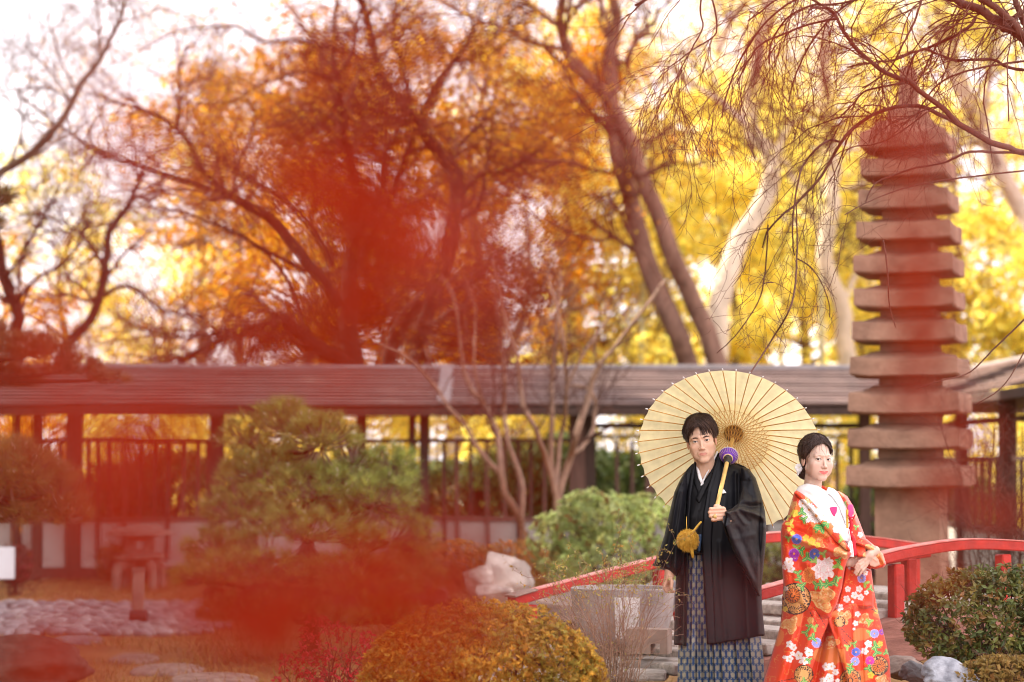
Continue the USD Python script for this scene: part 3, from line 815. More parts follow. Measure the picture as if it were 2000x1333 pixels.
tree_from_limbs("cherry_tree", "dark leaning tree with two trunks meeting above the corridor roof, right of the crooked one", "tree", [
    ([(752, 770), (760, 712), (790, 620), (850, 560), (880, 470), (895, 370), (870, 320), (815, 235), (790, 205), (740, 150), (725, 80), (700, -10)], [34, 33, 32, 30, 26, 20, 14]),
    ([(808, 770), (815, 712), (830, 630), (852, 560)], [34, 30, 28]),
    ([(815, 235), (790, 310), (755, 400), (720, 470), (700, 540)], [16, 15, 14]),
    ([(800, 205), (785, 130), (770, 75), (782, -10)], [13, 10, 8]),
    ([(818, 230), (870, 140), (900, 100), (940, 30)], [16, 12, 7]),
    ([(893, 395), (950, 340), (1000, 330), (1060, 280)], [14, 10, 5]),
    ([(885, 440), (935, 400), (950, 330), (960, 240)], [14, 10, 6]),
    ([(870, 320), (930, 250), (1010, 200)], [10, 7, 4]),
], 38.5, "bark_dark", "twig_brown", 4, lv=((14, (0.7, 2.0)), (7, (0.4, 1.0)), (4, (0.2, 0.55))), twr=1.6, foliage=(9000, 0.055, ORA, 0.10, "leaf_thin"))
# B: the two trunked tree right of the middle
tree_from_limbs("garden_tree", "tall brown tree with steep crossing trunks behind the paper umbrella", "tree", [
    ([(1350, 770), (1338, 700), (1322, 650), (1275, 550), (1250, 470), (1230, 400), (1210, 300), (1198, 240), (1192, 150), (1200, 60), (1198, -10)], [44, 42, 40, 36, 33, 28, 20]),
    ([(1410, 770), (1395, 710), (1377, 650), (1347, 575), (1304, 475), (1262, 375), (1240, 300), (1212, 220), (1140, 140), (1105, 90), (1095, 45), (1100, -10)], [42, 40, 37, 34, 30, 26, 21, 16]),
    ([(1092, 98), (1040, 85), (980, 55), (920, 35), (850, -5)], [12, 10, 8]),
    ([(1088, 48), (1030, 5), (1010, -15)], [13, 11]),
    ([(1120, 150), (1085, 160), (1060, 175)], [7, 4]),
    ([(1225, 130), (1240, 85), (1260, 65), (1290, 20)], [14, 11, 8]),
    ([(1210, 130), (1190, 60), (1170, 0)], [12, 9, 7]),
], 36.5, "bark_brown", "twig_brown", 5, lv=((9, (0.7, 2.0)), (6, (0.4, 1.0)), (4, (0.2, 0.5))), twr=1.5, foliage=(5000, 0.06, ORA, 0.12, "leaf_thin"))
tree_from_limbs("garden_tree", "pale forked tree trunk leaning right above the umbrella, sunlit at its top", "tree", [
    ([(1398, 770), (1400, 705), (1405, 620), (1430, 500), (1480, 420), (1510, 350), (1500, 290), (1460, 240), (1470, 180), (1482, 110), (1500, -10)], [48, 44, 40, 36, 28, 20]),
    ([(1460, 245), (1400, 190), (1345, 160), (1300, 120)], [16, 12, 8]),
    ([(1405, 100), (1430, 40), (1470, -10)], [13, 10]),
    ([(1505, 340), (1540, 250), (1600, 200)], [14, 9, 5]),
], 41.0, "bark_pale", "twig_brown", 6, lv=((8, (0.7, 2.0)), (6, (0.4, 1.0)), (4, (0.2, 0.5))), twr=1.5, foliage=(5000, 0.07, YEL, 0.14, "leaf_thin"))
tree_from_limbs("garden_tree", "pale straight tree just left of the pagoda with its bark in full light", "tree", [
    ([(1655, 770), (1650, 690), (1645, 610), (1610, 500), (1622, 410), (1626, 330), (1618, 225), (1612, 100), (1615, -10)], [38, 34, 32, 28, 20]),
    ([(1640, 600), (1680, 500), (1690, 420)], [16, 10]),
    ([(1618, 500), (1580, 400), (1540, 330), (1520, 280)], [20, 15, 9]),
    ([(1625, 370), (1665, 365), (1700, 350)], [9, 6]),
], 44.0, "bark_pale", "twig_brown", 7, lv=((8, (0.8, 2.2)), (6, (0.4, 1.0)), (4, (0.2, 0.5))), twr=1.6, foliage=(6000, 0.07, YEL, 0.15, "leaf_thin"))
tree_from_limbs("garden_tree", "pale leaning tree right of the pagoda, running out of the right edge", "tree", [
    ([(2090, 720), (2040, 520), (1995, 400), (1945, 320), (1905, 235), (1880, 150), (1840, 60), (1825, -10)], [46, 40, 34, 26, 18]),
    ([(1915, 250), (1930, 170), (1960, 60)], [18, 12, 8]),
    ([(1895, 215), (1850, 130), (1830, 40)], [14, 10]),
], 40.0, "bark_pale", "twig_brown", 8, lv=((8, (0.8, 2.2)), (6, (0.4, 1.0)), (4, (0.2, 0.5))), twr=1.6, foliage=(5000, 0.07, YEL, 0.15, "leaf_thin"))
# left side
tree_from_limbs("bare_tree", "grey bare tree leaning up from the left edge against white sky", "tree", [
    ([(-60, 420), (0, 338), (60, 300), (120, 240), (150, 180), (200, 110), (240, 20), (250, -10)], [20, 16, 13, 9, 6]),
    ([(15, 330), (45, 240), (20, 200), (-10, 160)], [6, 4]),
    ([(195, 115), (196, 60), (180, -10)], [6, 4]),
    ([(140, 200), (90, 130), (30, 70)], [5, 3]),
], 33.0, "bark_grey", "twig_grey", 9, lv=((14, (0.5, 1.5)), (7, (0.3, 0.8)), (4, (0.15, 0.4))), twr=1.3)
tree_from_limbs("bare_tree", "dark bare tree with spreading stems at far left above the roof end", "tree", [
    ([(45, 770), (33, 690), (35, 620), (10, 540), (-5, 480), (-20, 400)], [30, 26, 24, 20]),
    ([(110, 770), (125, 690), (190, 600), (203, 530), (210, 460), (250, 400), (280, 330)], [24, 20, 16, 9]),
    ([(200, 520), (160, 460), (110, 430), (40, 420)], [8, 5]),
    ([(205, 580), (240, 560), (330, 610), (400, 620)], [9, 5]),
    ([(30, 600), (80, 540), (120, 520), (170, 430)], [9, 5]),
    ([(15, 540), (60, 470), (120, 360)], [9, 5]),
], 34.5, "bark_dark", "twig_brown", 10, lv=((13, (0.6, 1.8)), (6, (0.3, 0.9)), (4, (0.15, 0.5))), twr=1.4)

# C: the slender many stemmed shrub tree in front of the corridor
tree_from_limbs("slender_tree", "slender many stemmed bare tree with smooth tan bark before the corridor", "tree", [
    ([(1024, 1200), (1022, 1060), (1015, 1010), (985, 965), (980, 920), (972, 860), (960, 820), (945, 790), (910, 740), (900, 690), (890, 600), (860, 540)], [14.4, 13.3, 11.0, 8.8, 5.5]),
    ([(1018, 1010), (1020, 960), (1010, 910), (990, 860), (983, 800), (985, 740), (975, 640), (960, 550)], [11.0, 9.9, 7.7, 5.5]),
    ([(977, 925), (935, 880), (915, 840), (880, 800), (850, 755), (800, 700), (740, 670)], [9.9, 8.8, 6.6, 4.4]),
    ([(1080, 1200), (1085, 975), (1075, 930), (1065, 900), (1050, 850), (1030, 810), (1015, 760), (1010, 700), (990, 640), (960, 510)], [14.4, 12.2, 9.9, 7.7, 5.5]),
    ([(1082, 965), (1075, 880), (1078, 800), (1078, 740), (1085, 640), (1095, 530)], [12.2, 11.0, 8.8, 5.5]),
    ([(1084, 970), (1095, 850), (1105, 790), (1105, 730), (1100, 660), (1070, 550)], [11.0, 8.8, 6.6, 4.4]),
    ([(1090, 1200), (1090, 975), (1110, 900), (1125, 850), (1150, 770), (1160, 730), (1200, 680), (1260, 600), (1300, 550)], [15.5, 14.4, 12.2, 8.8, 4.4]),
    ([(1122, 885), (1160, 830), (1163, 790), (1150, 760), (1112, 753)], [8.8, 7.7, 5.5]),
    ([(945, 790), (925, 700), (930, 620), (905, 540)], [5.5, 4.4, 3.3]),
    ([(1105, 760), (1140, 690), (1190, 620), (1220, 560)], [6.6, 5.5, 3.3]),
    ([(990, 660), (1000, 600), (1030, 540)], [5.5, 3.3]),
], 27.0, "bark_smooth", "twig_brown", 11, lv=((8, (0.35, 1.0)), (4, (0.2, 0.55)), (3, (0.1, 0.3))), pull=(0, 0, 0.55), twr=1.1, rs0=0.4, tmin=0.45)

# D: sharp weeping branches hanging in from the upper right
weep = thing("weeping_cherry", "bare weeping cherry boughs hanging in sharply from the upper right corner", "tree", P(2080, 200, 13.5))
Z3 = lambda pts: [(1300 + a / 2.666, b / 2.666) for a, b in pts]
main = [
    (Z3([(2000, 420), (1866, 205), (1780, 150), (1700, 95), (1600, 45), (1480, -20), (1400, -60)]), [22, 20, 17, 14]),
    (Z3([(2000, 330), (1866, 180), (1760, 80), (1640, -10), (1600, -40)]), [17, 15, 12]),
    (Z3([(1990, 200), (1866, 110), (1820, -10)]), [16, 12]),
    (Z3([(2050, 830), (1866, 795), (1780, 770), (1700, 745), (1620, 700), (1530, 650), (1450, 560), (1350, 500), (1270, 430), (1190, 400), (1060, 315), (990, 250), (930, 170), (905, 125), (880, 70), (820, 40), (740, 70)]), [13, 12, 12, 10, 9, 8, 6, 4]),
    (Z3([(1540, 655), (1440, 600), (1380, 575), (1300, 555), (1200, 560), (1100, 590), (1000, 650), (930, 720), (880, 800), (800, 930), (680, 1060), (600, 1130), (530, 1210), (505, 1290)]), [9, 8, 7, 5, 3]),
    (Z3([(900, 738), (860, 730), (780, 780), (730, 840), (690, 950), (672, 1060), (660, 1180), (670, 1330)]), [5, 4, 3]),
    (Z3([(2050, 370), (1866, 365), (1780, 350), (1700, 310), (1620, 310), (1520, 320), (1440, 290), (1350, 255), (1290, 300), (1255, 390)]), [7, 6, 5, 4]),
    (Z3([(1615, 90), (1570, 150), (1480, 200), (1380, 245), (1300, 270), (1160, 320), (950, 350)]), [7, 6, 4]),
    (Z3([(2050, 790), (1720, 795), (1580, 790), (1490, 830), (1440, 850), (1330, 870), (1200, 910), (1090, 960), (1040, 1060)]), [6, 5, 4, 3]),
    (Z3([(1270, 430), (1200, 440), (1050, 470), (960, 560), (900, 620)]), [5, 4, 3]),
    (Z3([(890, 100), (780, 120), (640, 170), (500, 230), (430, 320), (370, 440)]), [5, 4, 3]),
    (Z3([(880, 70), (800, 20), (720, -10), (600, -5), (500, 60), (430, 110)]), [5, 4, 3]),
    (Z3([(1000, 0), (900, 20), (760, 30), (640, 90), (560, 200), (540, 330)]), [5, 4, 3]),
    (Z3([(190, -20), (180, 60), (195, 130), (150, 230), (60, 400), (20, 520)]), [4, 3, 2]),
    (Z3([(1330, 0), (1290, 130), (1230, 240), (1180, 340), (1020, 460)]), [5, 4, 3]),
    ([(1555, 400), (1557, 470), (1556, 510), (1553, 560), (1540, 610), (1510, 660), (1465, 730)], [3, 4, 3]),
    ([(1500, 440), (1497, 500), (1488, 570), (1460, 625), (1400, 690)], [3, 3, 2]),
    ([(1556, 505), (1590, 530), (1612, 570), (1620, 620)], [3, 2]),
    ([(1725, 470), (1735, 560), (1738, 600), (1750, 640)], [3, 2]),
    ([(2060, 560), (2000, 625), (1940, 682), (1890, 730), (1830, 746), (1790, 760)], [4, 3, 2]),
    ([(2060, 600), (2000, 690), (1955, 758), (1905, 790)], [3, 2]),
    ([(1380, -20), (1400, 60), (1350, 100), (1290, 140)], [4, 3, 2]),
    ([(2060, 330), (1900, 345), (1800, 360), (1650, 420)], [4, 3, 2]),
    ([(2050, -60), (1850, -95), (1650, -80), (1480, -45), (1330, -30), (1240, 10)], [9, 7, 5]),
    ([(1900, -90), (1750, -40), (1640, 20), (1570, 110), (1540, 200)], [5, 4, 3]),
    ([(1700, -90), (1600, -30), (1500, 40), (1440, 130), (1410, 230)], [5, 4, 3]),
    ([(2060, 120), (1930, 130), (1840, 160), (1790, 230)], [5, 4, 3]),
]
C, R = zip(*[limb(p, w, 13.3, wander=0.12, n=26, seed=500 + k) for k, (p, w) in enumerate(main)])
C, R = np.array(C), np.array(R)
put(weep, "bough", tubes(C, R, 7), "twig_dark", smooth=True)
r_ = np.random.default_rng(77)
p1, q1 = grow(C, R, 12, (0.22, 0.85), (20, 75), n=9, droop=0.15, rs=0.42, rng=r_, tmin=0.3, wob=0.14)
q1 = np.clip(q1, 0.0018, 0.004)
p2, q2 = grow(p1, q1, 5, (0.10, 0.38), (20, 60), n=6, droop=0.12, rs=0.75, rng=r_, wob=0.16)
q2 = np.clip(q2, 0.0013, 0.0028)
p3, q3 = grow(p2, q2, 2, (0.03, 0.12), (30, 70), n=4, droop=0.05, rs=0.8, rng=r_, wob=0.15)
q3 = np.clip(q3, 0.0010, 0.002)


def in_view(c, lim):
    """Drop twigs that would hang in front of the couple and the umbrella: the photograph shows none there."""
    e = c[:, -1]
    x_ = 1000 + e[:, 0] / e[:, 1] * FOCAL; y_ = 905 - (e[:, 2] - 1.5) / e[:, 1] * FOCAL
    pag = (x_ > 1640) & (x_ < 1920) & (y_ > 290 + 200 * rng.random(len(x_)) ** 2)
    return ~((x_ > 1180) & (y_ > lim - 0.25 * np.abs(x_ - 1500))) & ~pag


k1, k2, k3 = in_view(p1, 640), in_view(p2, 690), in_view(p3, 700)
put(weep, "twigs", cat_mesh([tubes(p1[k1], q1[k1], 4, False), tubes(p2[k2], q2[k2], 3, False), tubes(p3[k3], q3[k3], 3, False)]), "twig_dark", kind="stuff")

# bamboo culms: pale vertical stems far behind
for k, (px, y0, w_, Y, lean) in enumerate(((1403, 60, 12, 50, 4), (1528, 120, 10, 52, -6), (1602, 60, 11, 47, 5), (1932, 200, 11, 48, 8), (1255, 480, 15, 46, -4), (1463, 300, 8, 54, 3), (1700, 40, 9, 50, -5), (1340, 350, 8, 55, 4), (1575, 150, 8, 55, -3), (1985, 300, 8, 53, 5))):
    lo, hi = P(px + lean, 905, Y), P(px - lean, y0 - 250, Y)
    lo[2] = -0.05
    n = 30
    pts = lo + (hi - lo) * np.linspace(0, 1, n)[:, None]
    rr = np.full(n, w_ / 2 / FOCAL * Y) * np.linspace(1.05, 0.7, n); rr[::3] *= 1.10
    tb = thing("bamboo", ["bamboo culm left of the pale forked trunk", "bamboo culm right of the forked trunk", "thin bamboo culm beside the pale straight tree", "bamboo culm right of the pagoda", "short thick bamboo culm left of the brown trunks",
                          "faint thin bamboo culm between the forks", "bamboo culm behind the pagoda top", "faint bamboo culm behind the brown trunks", "faint bamboo culm over the umbrella's right half", "bamboo culm at the right edge"][k], "bamboo", (lo[0], lo[1], 0), group="bamboo culms behind the corridor")
    put(tb, "culm", tubes(pts[None], rr[None], 8), "culm", smooth=True)
    r2 = np.random.default_rng(900 + k)
    nL = 900
    c = lo + (hi - lo) * r2.uniform(0.3, 1, (nL, 1)) + r2.normal(0, 1, (nL, 3)) * [0.8, 0.8, 0.3]
    put(tb, "foliage", quads(c, r2.uniform(0.12, 0.24, nL), rng=r2, aspect=0.22), "leaf_thin", col=tints(nL, YEL, 4, rng=r2), kind="stuff")


def far_tree(px, Y, top, wid, pal, n, size, label, seed, cat="tree", name="leafy_tree", low=0.6, bark="bark_grey", gap=0.42, group="leafy trees behind the corridor"):
    """A whole tree standing behind: trunk, limbs and a crown of clumped leaves with gaps."""
    r2 = np.random.default_rng(seed)
    b = P(px, 905, Y); b[2] = -0.05
    h = top
    t = thing(name, label, cat, (b[0], b[1], 0), group=group)
    tr = [b + [0, 0, 0], b + [r2.normal(0, .1), 0, h * 0.35], b + [r2.normal(0, .3), 0, h * 0.7], b + [r2.normal(0, .4), 0, h * 0.95]]
    tc = resample(tr, 14); trr = np.linspace(0.16, 0.03, 14) * (h / 8) ** 0.5
    l1, s1 = grow(tc[None], trr[None], 16, (wid * 0.5, wid * 1.05), (45, 85), n=7, rs=0.5, rng=r2, tmin=0.25, pull=(0, 0, 0.25))
    l2, s2 = grow(l1, s1, 5, (wid * 0.2, wid * 0.5), (30, 70), n=5, rs=0.55, rng=r2)
    put(t, "trunk", cat_mesh([tubes(tc[None], trr[None], 7), tubes(l1, s1, 5), tubes(l2, np.maximum(s2, 0.006), 3, False)]), bark, smooth=True)
    e = np.concatenate([l2.reshape(-1, 3), l1[:, 3:].reshape(-1, 3)])
    e = e[e[:, 2] > low]
    n = int(n * 0.8); size = size * 1.1
    cl = e[r2.integers(0, len(e), n // 40)]
    cc = np.repeat(cl, 40, 0) + r2.normal(0, 1, (len(cl) * 40, 3)) * [0.30, 0.30, 0.20]
    cc = cc[meshkit.fbm(cc * 0.9 + seed, 2, seed) > gap]
    m = len(cc)
    put(t, "foliage", quads(cc, r2.uniform(0.6, 1.3, m) * size, rng=r2), "leaf_thin", col=tints(m, pal, 4, rng=r2), kind="stuff")


far = [
    (1290, 47, 9.0, 2.6, YEL, 15000, 0.14, "yellow leafed tree directly behind the crossing brown trunks", 0.395),
    (1430, 50, 9.0, 2.6, YEL, 17000, 0.14, "bright yellow green tree behind the umbrella's top", 0.38),
    (1560, 52, 10.5, 3.0, YEL, 18000, 0.14, "wide yellow tree left of the pagoda", 0.395),
    (1690, 50, 9.5, 2.6, YEL, 16000, 0.14, "yellow tree hidden halfway by the pagoda", 0.395),
    (1860, 47, 10.0, 2.8, YEL, 17000, 0.14, "golden tree right of the pagoda", 0.395),
    (2010, 46, 9.5, 2.8, YEL, 14000, 0.14, "yellow green tree at the right edge", 0.38),
    (1110, 48, 9.5, 2.6, ORA, 13000, 0.13, "orange leafed tree above the slender bare tree", 0.40),
    (960, 50, 10.5, 3.0, RUS, 16000, 0.13, "orange tree in the middle behind the leaning dark trunks", 0.39),
    (800, 48, 10.0, 2.8, RUS, 14000, 0.13, "orange tree filling the gap between the two dark trees", 0.41),
    (620, 50, 9.5, 3.2, RUS, 15000, 0.13, "orange brown tree behind the dark many branched tree", 0.40),
    (480, 47, 7.8, 2.6, ORA, 10000, 0.12, "golden tree standing behind the crooked low limb", 0.44),
    (330, 52, 5.6, 2.8, YEL, 8000, 0.12, "low golden tree over the left part of the roof", 0.44),
    (150, 50, 7.6, 2.4, YEL, 6000, 0.11, "thin yellow tree at upper left against the sky", 0.50),
    (30, 48, 5.5, 2.4, ORA, 6500, 0.11, "low orange tree at the left edge", 0.46),
    (380, 58, 12.0, 2.0, ORA, 6000, 0.12, "tall narrow golden tree near the top left", 0.46),
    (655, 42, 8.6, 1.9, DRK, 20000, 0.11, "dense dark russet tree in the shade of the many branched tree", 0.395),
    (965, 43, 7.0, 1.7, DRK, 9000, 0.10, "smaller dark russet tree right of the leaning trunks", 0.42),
    (1140, 60, 12.0, 3.2, YEL, 9000, 0.15, "far yellow tree filling in behind the middle", 0.40),
    (1480, 62, 13.0, 3.6, YEL, 13000, 0.16, "tall far yellow tree above the pale forked trunk", 0.38),
    (1780, 60, 13.0, 3.4, YEL, 12000, 0.16, "tall far yellow tree above the pagoda tip", 0.40),
]
for k, (px, Y, h, wd, pal, n, s, lab, gp) in enumerate(far):
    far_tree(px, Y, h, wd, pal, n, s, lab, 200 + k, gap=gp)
# a sunlit bank of shrubs along the foot of the trees, and darker evergreens right behind the corridor
for k, px in enumerate(range(-40, 2060, 150)):
    Y = 43 + 2.5 * math.sin(k * 2.3)
    b = P(px + 20 * math.sin(k), 905, Y)
    r2 = np.random.default_rng(400 + k)
    n = 5200
    u = unit(r2.normal(size=(n, 3))) * r2.uniform(0.55, 1, (n, 1)) ** 0.6
    cc = np.array([b[0], b[1], 1.45]) + u * [1.15, 0.9, 1.75]
    cc = cc[(cc[:, 2] > 0.05) & (meshkit.fbm(cc * 1.6 + k, 3, k) > 0.40)]
    t = thing("yellow_shrub", f"yellow leafed shrub behind the corridor, {['at the left edge','second from the left edge','behind the roof left of the pine','above the pine','behind the crooked limb','left of the dark trunks','under the leaning trunks','left of the slender tree','behind the slender tree','right of the slender tree','behind the crossing trunks','behind the umbrella top','left of the pagoda','behind the pagoda','right of the pagoda'][k % 15]}", "shrub", (b[0], b[1], 0), group="shrubs behind the corridor")
    put(t, "foliage", quads(cc, r2.uniform(0.07, 0.15, len(cc)), rng=r2), "leaf_thin", col=tints(len(cc), YEL if k > 1 else ORA, 4, rng=r2), kind="stuff")
    st_ = np.stack([np.array([b[0], b[1], 0]) + r2.normal(0, 0.08, 3) * [1, 1, 0] + np.linspace(0, 1, 5)[:, None] * (r2.normal(0, 0.35, 3) * [1, 1, 0] + [0, 0, 2.2]) for _ in range(9)])
    put(t, "stem", tubes(st_, np.tile(np.linspace(0.03, 0.01, 5), (9, 1)), 5), "bark_grey", smooth=True)
for k, (px, hh) in enumerate(((60, 1.35), (210, 1.3), (330, 1.5), (560, 1.5), (720, 1.45), (880, 1.35), (1010, 1.6), (1090, 1.7), (1200, 1.45), (1300, 1.55), (1450, 1.5), (1760, 1.3), (1850, 1.2))):
    Y = 35.2 + 0.4 * math.sin(k * 1.7)
    b = P(px, 905, Y)
    r2 = np.random.default_rng(450 + k)
    n = 9000
    u = unit(r2.normal(size=(n, 3))) * r2.uniform(0.4, 1, (n, 1)) ** 0.5
    cc = np.array([b[0], b[1], hh * 0.56]) + u * [1.0, 0.55, hh * 0.60]
    cc = cc[(cc[:, 2] > 0.03) & (meshkit.fbm(cc * 2.2 + k, 3, k) > 0.40)]
    t = thing("evergreen_shrub", f"dark evergreen shrub seen through the lattice, {['far left','left of the lantern','above the lantern','behind the pine','right of the pine top','left of the bright gap','behind the thin stems','right of the thin stems','left of the umbrella','behind the umbrella rim','behind the couple','at the pagoda','right of the pagoda'][k]}", "shrub", (b[0], b[1], 0), group="evergreens behind the lattice")
    put(t, "foliage", quads(cc, r2.uniform(0.06, 0.13, len(cc)), rng=r2), "leaf_hard", col=tints(len(cc), GRN, 4, rng=r2), kind="stuff")
    st_ = np.stack([np.array([b[0], b[1], 0]) + np.linspace(0, 1, 5)[:, None] * (r2.normal(0, 0.2, 3) * [1, 1, 0] + [0, 0, hh * 0.8]) for _ in range(7)])
    put(t, "stem", tubes(st_, np.tile(np.linspace(0.025, 0.01, 5), (7, 1)), 5), "bark_dark", smooth=True)
# tall evergreens left of the garden, out of frame: they keep the garden in open shade
for k, (x_, y_, h, wd) in enumerate(((-8.2, 2.0, 11.0, 2.8), (-8.4, 7.0, 12.0, 2.9), (-9.0, 12.0, 13.0, 3.0), (-8.4, 16.5, 14.0, 3.0), (-9.0, 21.0, 15.0, 3.2), (-10.8, 25.5, 16.0, 3.4), (-13.4, 30.5, 17.0, 3.4), (-14.0, 36.5, 17.0, 3.4))):
    r2 = np.random.default_rng(600 + k)
    t = thing("evergreen_tree", f"tall dark evergreen tree outside the left edge, {['beside the lens', 'level with the front of the azalea', 'level with the couple', 'level with the pine at the edge', 'level with the pebbles', 'level with the lantern', 'level with the corridor end', 'behind the corridor end'][k]}", "tree", (x_, y_, 0), group="evergreens beside the garden")
    tc = resample([(x_, y_, -0.05), (x_ + .1, y_, h * 0.5), (x_, y_, h)], 10); trr = np.linspace(0.22, 0.04, 10)
    put(t, "trunk", tubes(tc[None], trr[None], 8), "bark_grey", smooth=True)
    n = 15000
    zz = r2.uniform(0.12, 1, n); rad = wd * (1.05 - zz ** 3.0) * r2.uniform(0.3, 1, n) ** 0.5; a = r2.uniform(0, 2 * np.pi, n)
    cc = np.stack([x_ + rad * np.cos(a), y_ + rad * np.sin(a), zz * h], -1)
    put(t, "foliage", quads(cc, r2.uniform(0.22, 0.44, n), rng=r2), "leaf_hard", col=tints(n, GRN, 4, rng=r2), kind="stuff")
# a grey roof far off between the trees
hr = P(1010, 650, 60)
hs = thing("far_house", "pale house far off with grey blue roof between the orange trees", "house", (hr[0], hr[1], 0))
put(hs, "wall", box((hr[0], hr[1] + 1.5, 2.1), (3.6, 3, 4.2), bev=0.02), "plaster")
rv = np.array([(-2.1, -0.4, 4.2), (2.1, -0.4, 4.2), (2.1, 3.4, 4.2), (-2.1, 3.4, 4.2), (-1.2, 1.5, 5.3), (1.2, 1.5, 5.3)]) + [hr[0], hr[1], 0]
put(hs, "roof", (rv, np.array([[0, 1, 5], [0, 5, 4], [1, 2, 5], [2, 3, 4], [2, 4, 5], [3, 0, 4], [0, 2, 1], [0, 3, 2]])), "far_roof")
# ------------------------------------------------------------------ pines, clipped shrubs and small plants
def lobes3(lobes, Y, seed, depth=0.8):
    """Lobes given as (px, py, rx, ry[, dY]) in the photograph become ellipsoids: centres (n,3) and radii (n,3)."""
    r2 = np.random.default_rng(seed)
    cs, rs = [], []
    for q in lobes:
        y_ = Y + (q[4] if len(q) > 4 else r2.uniform(-0.25, 0.25))
        cs.append(P(q[0], q[1], y_)); k = y_ / FOCAL
        rs.append((q[2] * k, q[2] * k * depth, q[3] * k))
    return np.array(cs), np.array(rs)


def on_lobes(cs, rs, n, r2, shell=(0.82, 1.02)):
    """Points on and just inside the outer surface of a union of ellipsoids, with outward normals."""
    w = (rs ** 2).sum(1); w = w / w.sum()
    i = r2.choice(len(cs), n, p=w)
    u = unit(r2.normal(size=(n, 3)))
    k = r2.uniform(*shell, (n, 1))
    p = cs[i] + u * rs[i] * k
    inside = np.zeros(n, bool)
    for j in range(len(cs)):
        d = (((p - cs[j]) / rs[j]) ** 2).sum(1)
        inside |= (d < 0.62) & (i != j)
    nrm = unit(u / rs[i])
    return p[~inside], nrm[~inside]


PINE = [(0.24, 0.31, 0.07), (0.31, 0.37, 0.08), (0.40, 0.42, 0.11), (0.18, 0.24, 0.06)]


def pine(name, label, lobes, Y, seed, tufts, trunk, needle=0.10, per=46, pal=PINE, lowcut=-0.35):
    r2 = np.random.default_rng(seed)
    cs, rs = lobes3(lobes, Y, seed)
    p, nr = on_lobes(cs, rs, int(tufts * 2.2), r2, (0.70, 1.03))
    ok = nr[:, 2] > lowcut
    p, nr = p[ok][:tufts], nr[ok][:tufts]
    ax = unit(nr + np.array([0, 0, 0.55]) + r2.normal(0, 0.28, p.shape))
    m = len(p)
    base = np.array([trunk[0][0], trunk[0][1]])
    b = P(base[0], base[1], Y)
    t = thing(name, label, "pine", (b[0], b[1], 0))
    tr = resample([np.r_[b[:2], -0.05]] + [P(x, y, Y + 0.1 * math.sin(k * 2.1)) for k, (x, y) in enumerate(trunk[1:])], 16)
    put(t, "trunk", tubes(tr[None], np.linspace(0.075, 0.03, 16)[None], 8), "bark_dark", smooth=True)
    # a bough to every lobe, a twig to every tuft
    bo = []
    for q in cs:
        k = np.argmin(((tr - q) ** 2).sum(1) + 3 * np.maximum(tr[:, 2] - q[2], 0))
        mid = (tr[k] + q) / 2 + np.array([0, 0, -0.05])
        bo.append(resample([tr[k], mid, q], 7))
    bo = np.array(bo)
    put(t, "bough", tubes(bo, np.tile(np.linspace(0.03, 0.012, 7), (len(bo), 1)), 6), "bark_dark", smooth=True)
    near = cKDTree(cs).query(p)[1]
    tw = np.stack([cs[near] * (1 - q) + (p - ax * 0.02) * q + np.array([0, 0, -0.04 * math.sin(q * 3.1)]) for q in (0.25, 0.5, 0.75, 1.0)], 1)
    put(t, "twigs", tubes(tw, np.tile([0.006, 0.005, 0.004, 0.004], (m, 1)), 3, False), "bark_grey", kind="stuff")
    th = r2.uniform(0, 2 * np.pi, (m, per)); al = np.radians(r2.uniform(12, 74, (m, per)))
    s1 = unit(np.cross(ax, [0.3, 0.5, 0.81])); s2 = np.cross(ax, s1)
    d = ax[:, None] * np.cos(al)[..., None] + (s1[:, None] * np.cos(th)[..., None] + s2[:, None] * np.sin(th)[..., None]) * np.sin(al)[..., None]
    L = needle * r2.uniform(0.75, 1.12, (m, per, 1))
    o = p[:, None] - ax[:, None] * r2.uniform(0, 0.05, (m, per, 1))
    sd = unit(np.cross(d, r2.normal(size=d.shape))) * 0.0016
    tip = o + d * L + np.array([0, 0, -0.006])
    v = np.stack([o - sd, o + sd, tip], 2).reshape(-1, 3)
    col = np.repeat(tints(m, pal, 1, 0.22, r2), per * 3, 0)
    put(t, "needles", (v, np.arange(len(v)).reshape(-1, 3)), "needle", col=col, kind="stuff")
    bud = r2.random(m) < 0.25
    cb = np.stack([p[bud], p[bud] + ax[bud] * 0.03], 1)
    put(t, "buds", tubes(cb, np.tile([0.005, 0.003], (len(cb), 1)), 5), "bark_pale", kind="stuff")
    return t


pine("garden_pine", "broad rounded pine with tiers of green needle tufts left of the middle",
     [(555, 838, 75, 62, 0.1), (480, 862, 62, 58), (625, 862, 80, 60), (520, 925, 100, 62), (690, 905, 70, 58), (765, 925, 58, 58), (620, 965, 120, 66),
      (735, 985, 90, 60), (470, 1000, 85, 55), (600, 1045, 150, 66, -0.4), (430, 1075, 75, 50), (760, 1060, 100, 66), (520, 1120, 150, 62, -0.5),
      (680, 1140, 150, 70, -0.4), (400, 1130, 70, 46), (800, 1140, 75, 62), (560, 1195, 170, 55, -0.4), (740, 1205, 110, 55)],
     19.0, 31, 2300, [(600, 1290), (610, 1150), (590, 1000), (560, 880)], per=44)
pine("garden_pine", "darker pine bough of long needles reaching in from the left edge",
     [(20, 935, 110, 72), (105, 965, 68, 62), (40, 1005, 100, 55), (130, 1005, 48, 40), (-80, 960, 90, 70), (20, 890, 60, 40)],
     17.0, 32, 700, [(-180, 1290), (-170, 1100), (-120, 1000), (-40, 960)], per=50, needle=0.11, pal=[(0.22, 0.17, 0.05), (0.28, 0.21, 0.06), (0.17, 0.15, 0.05)])
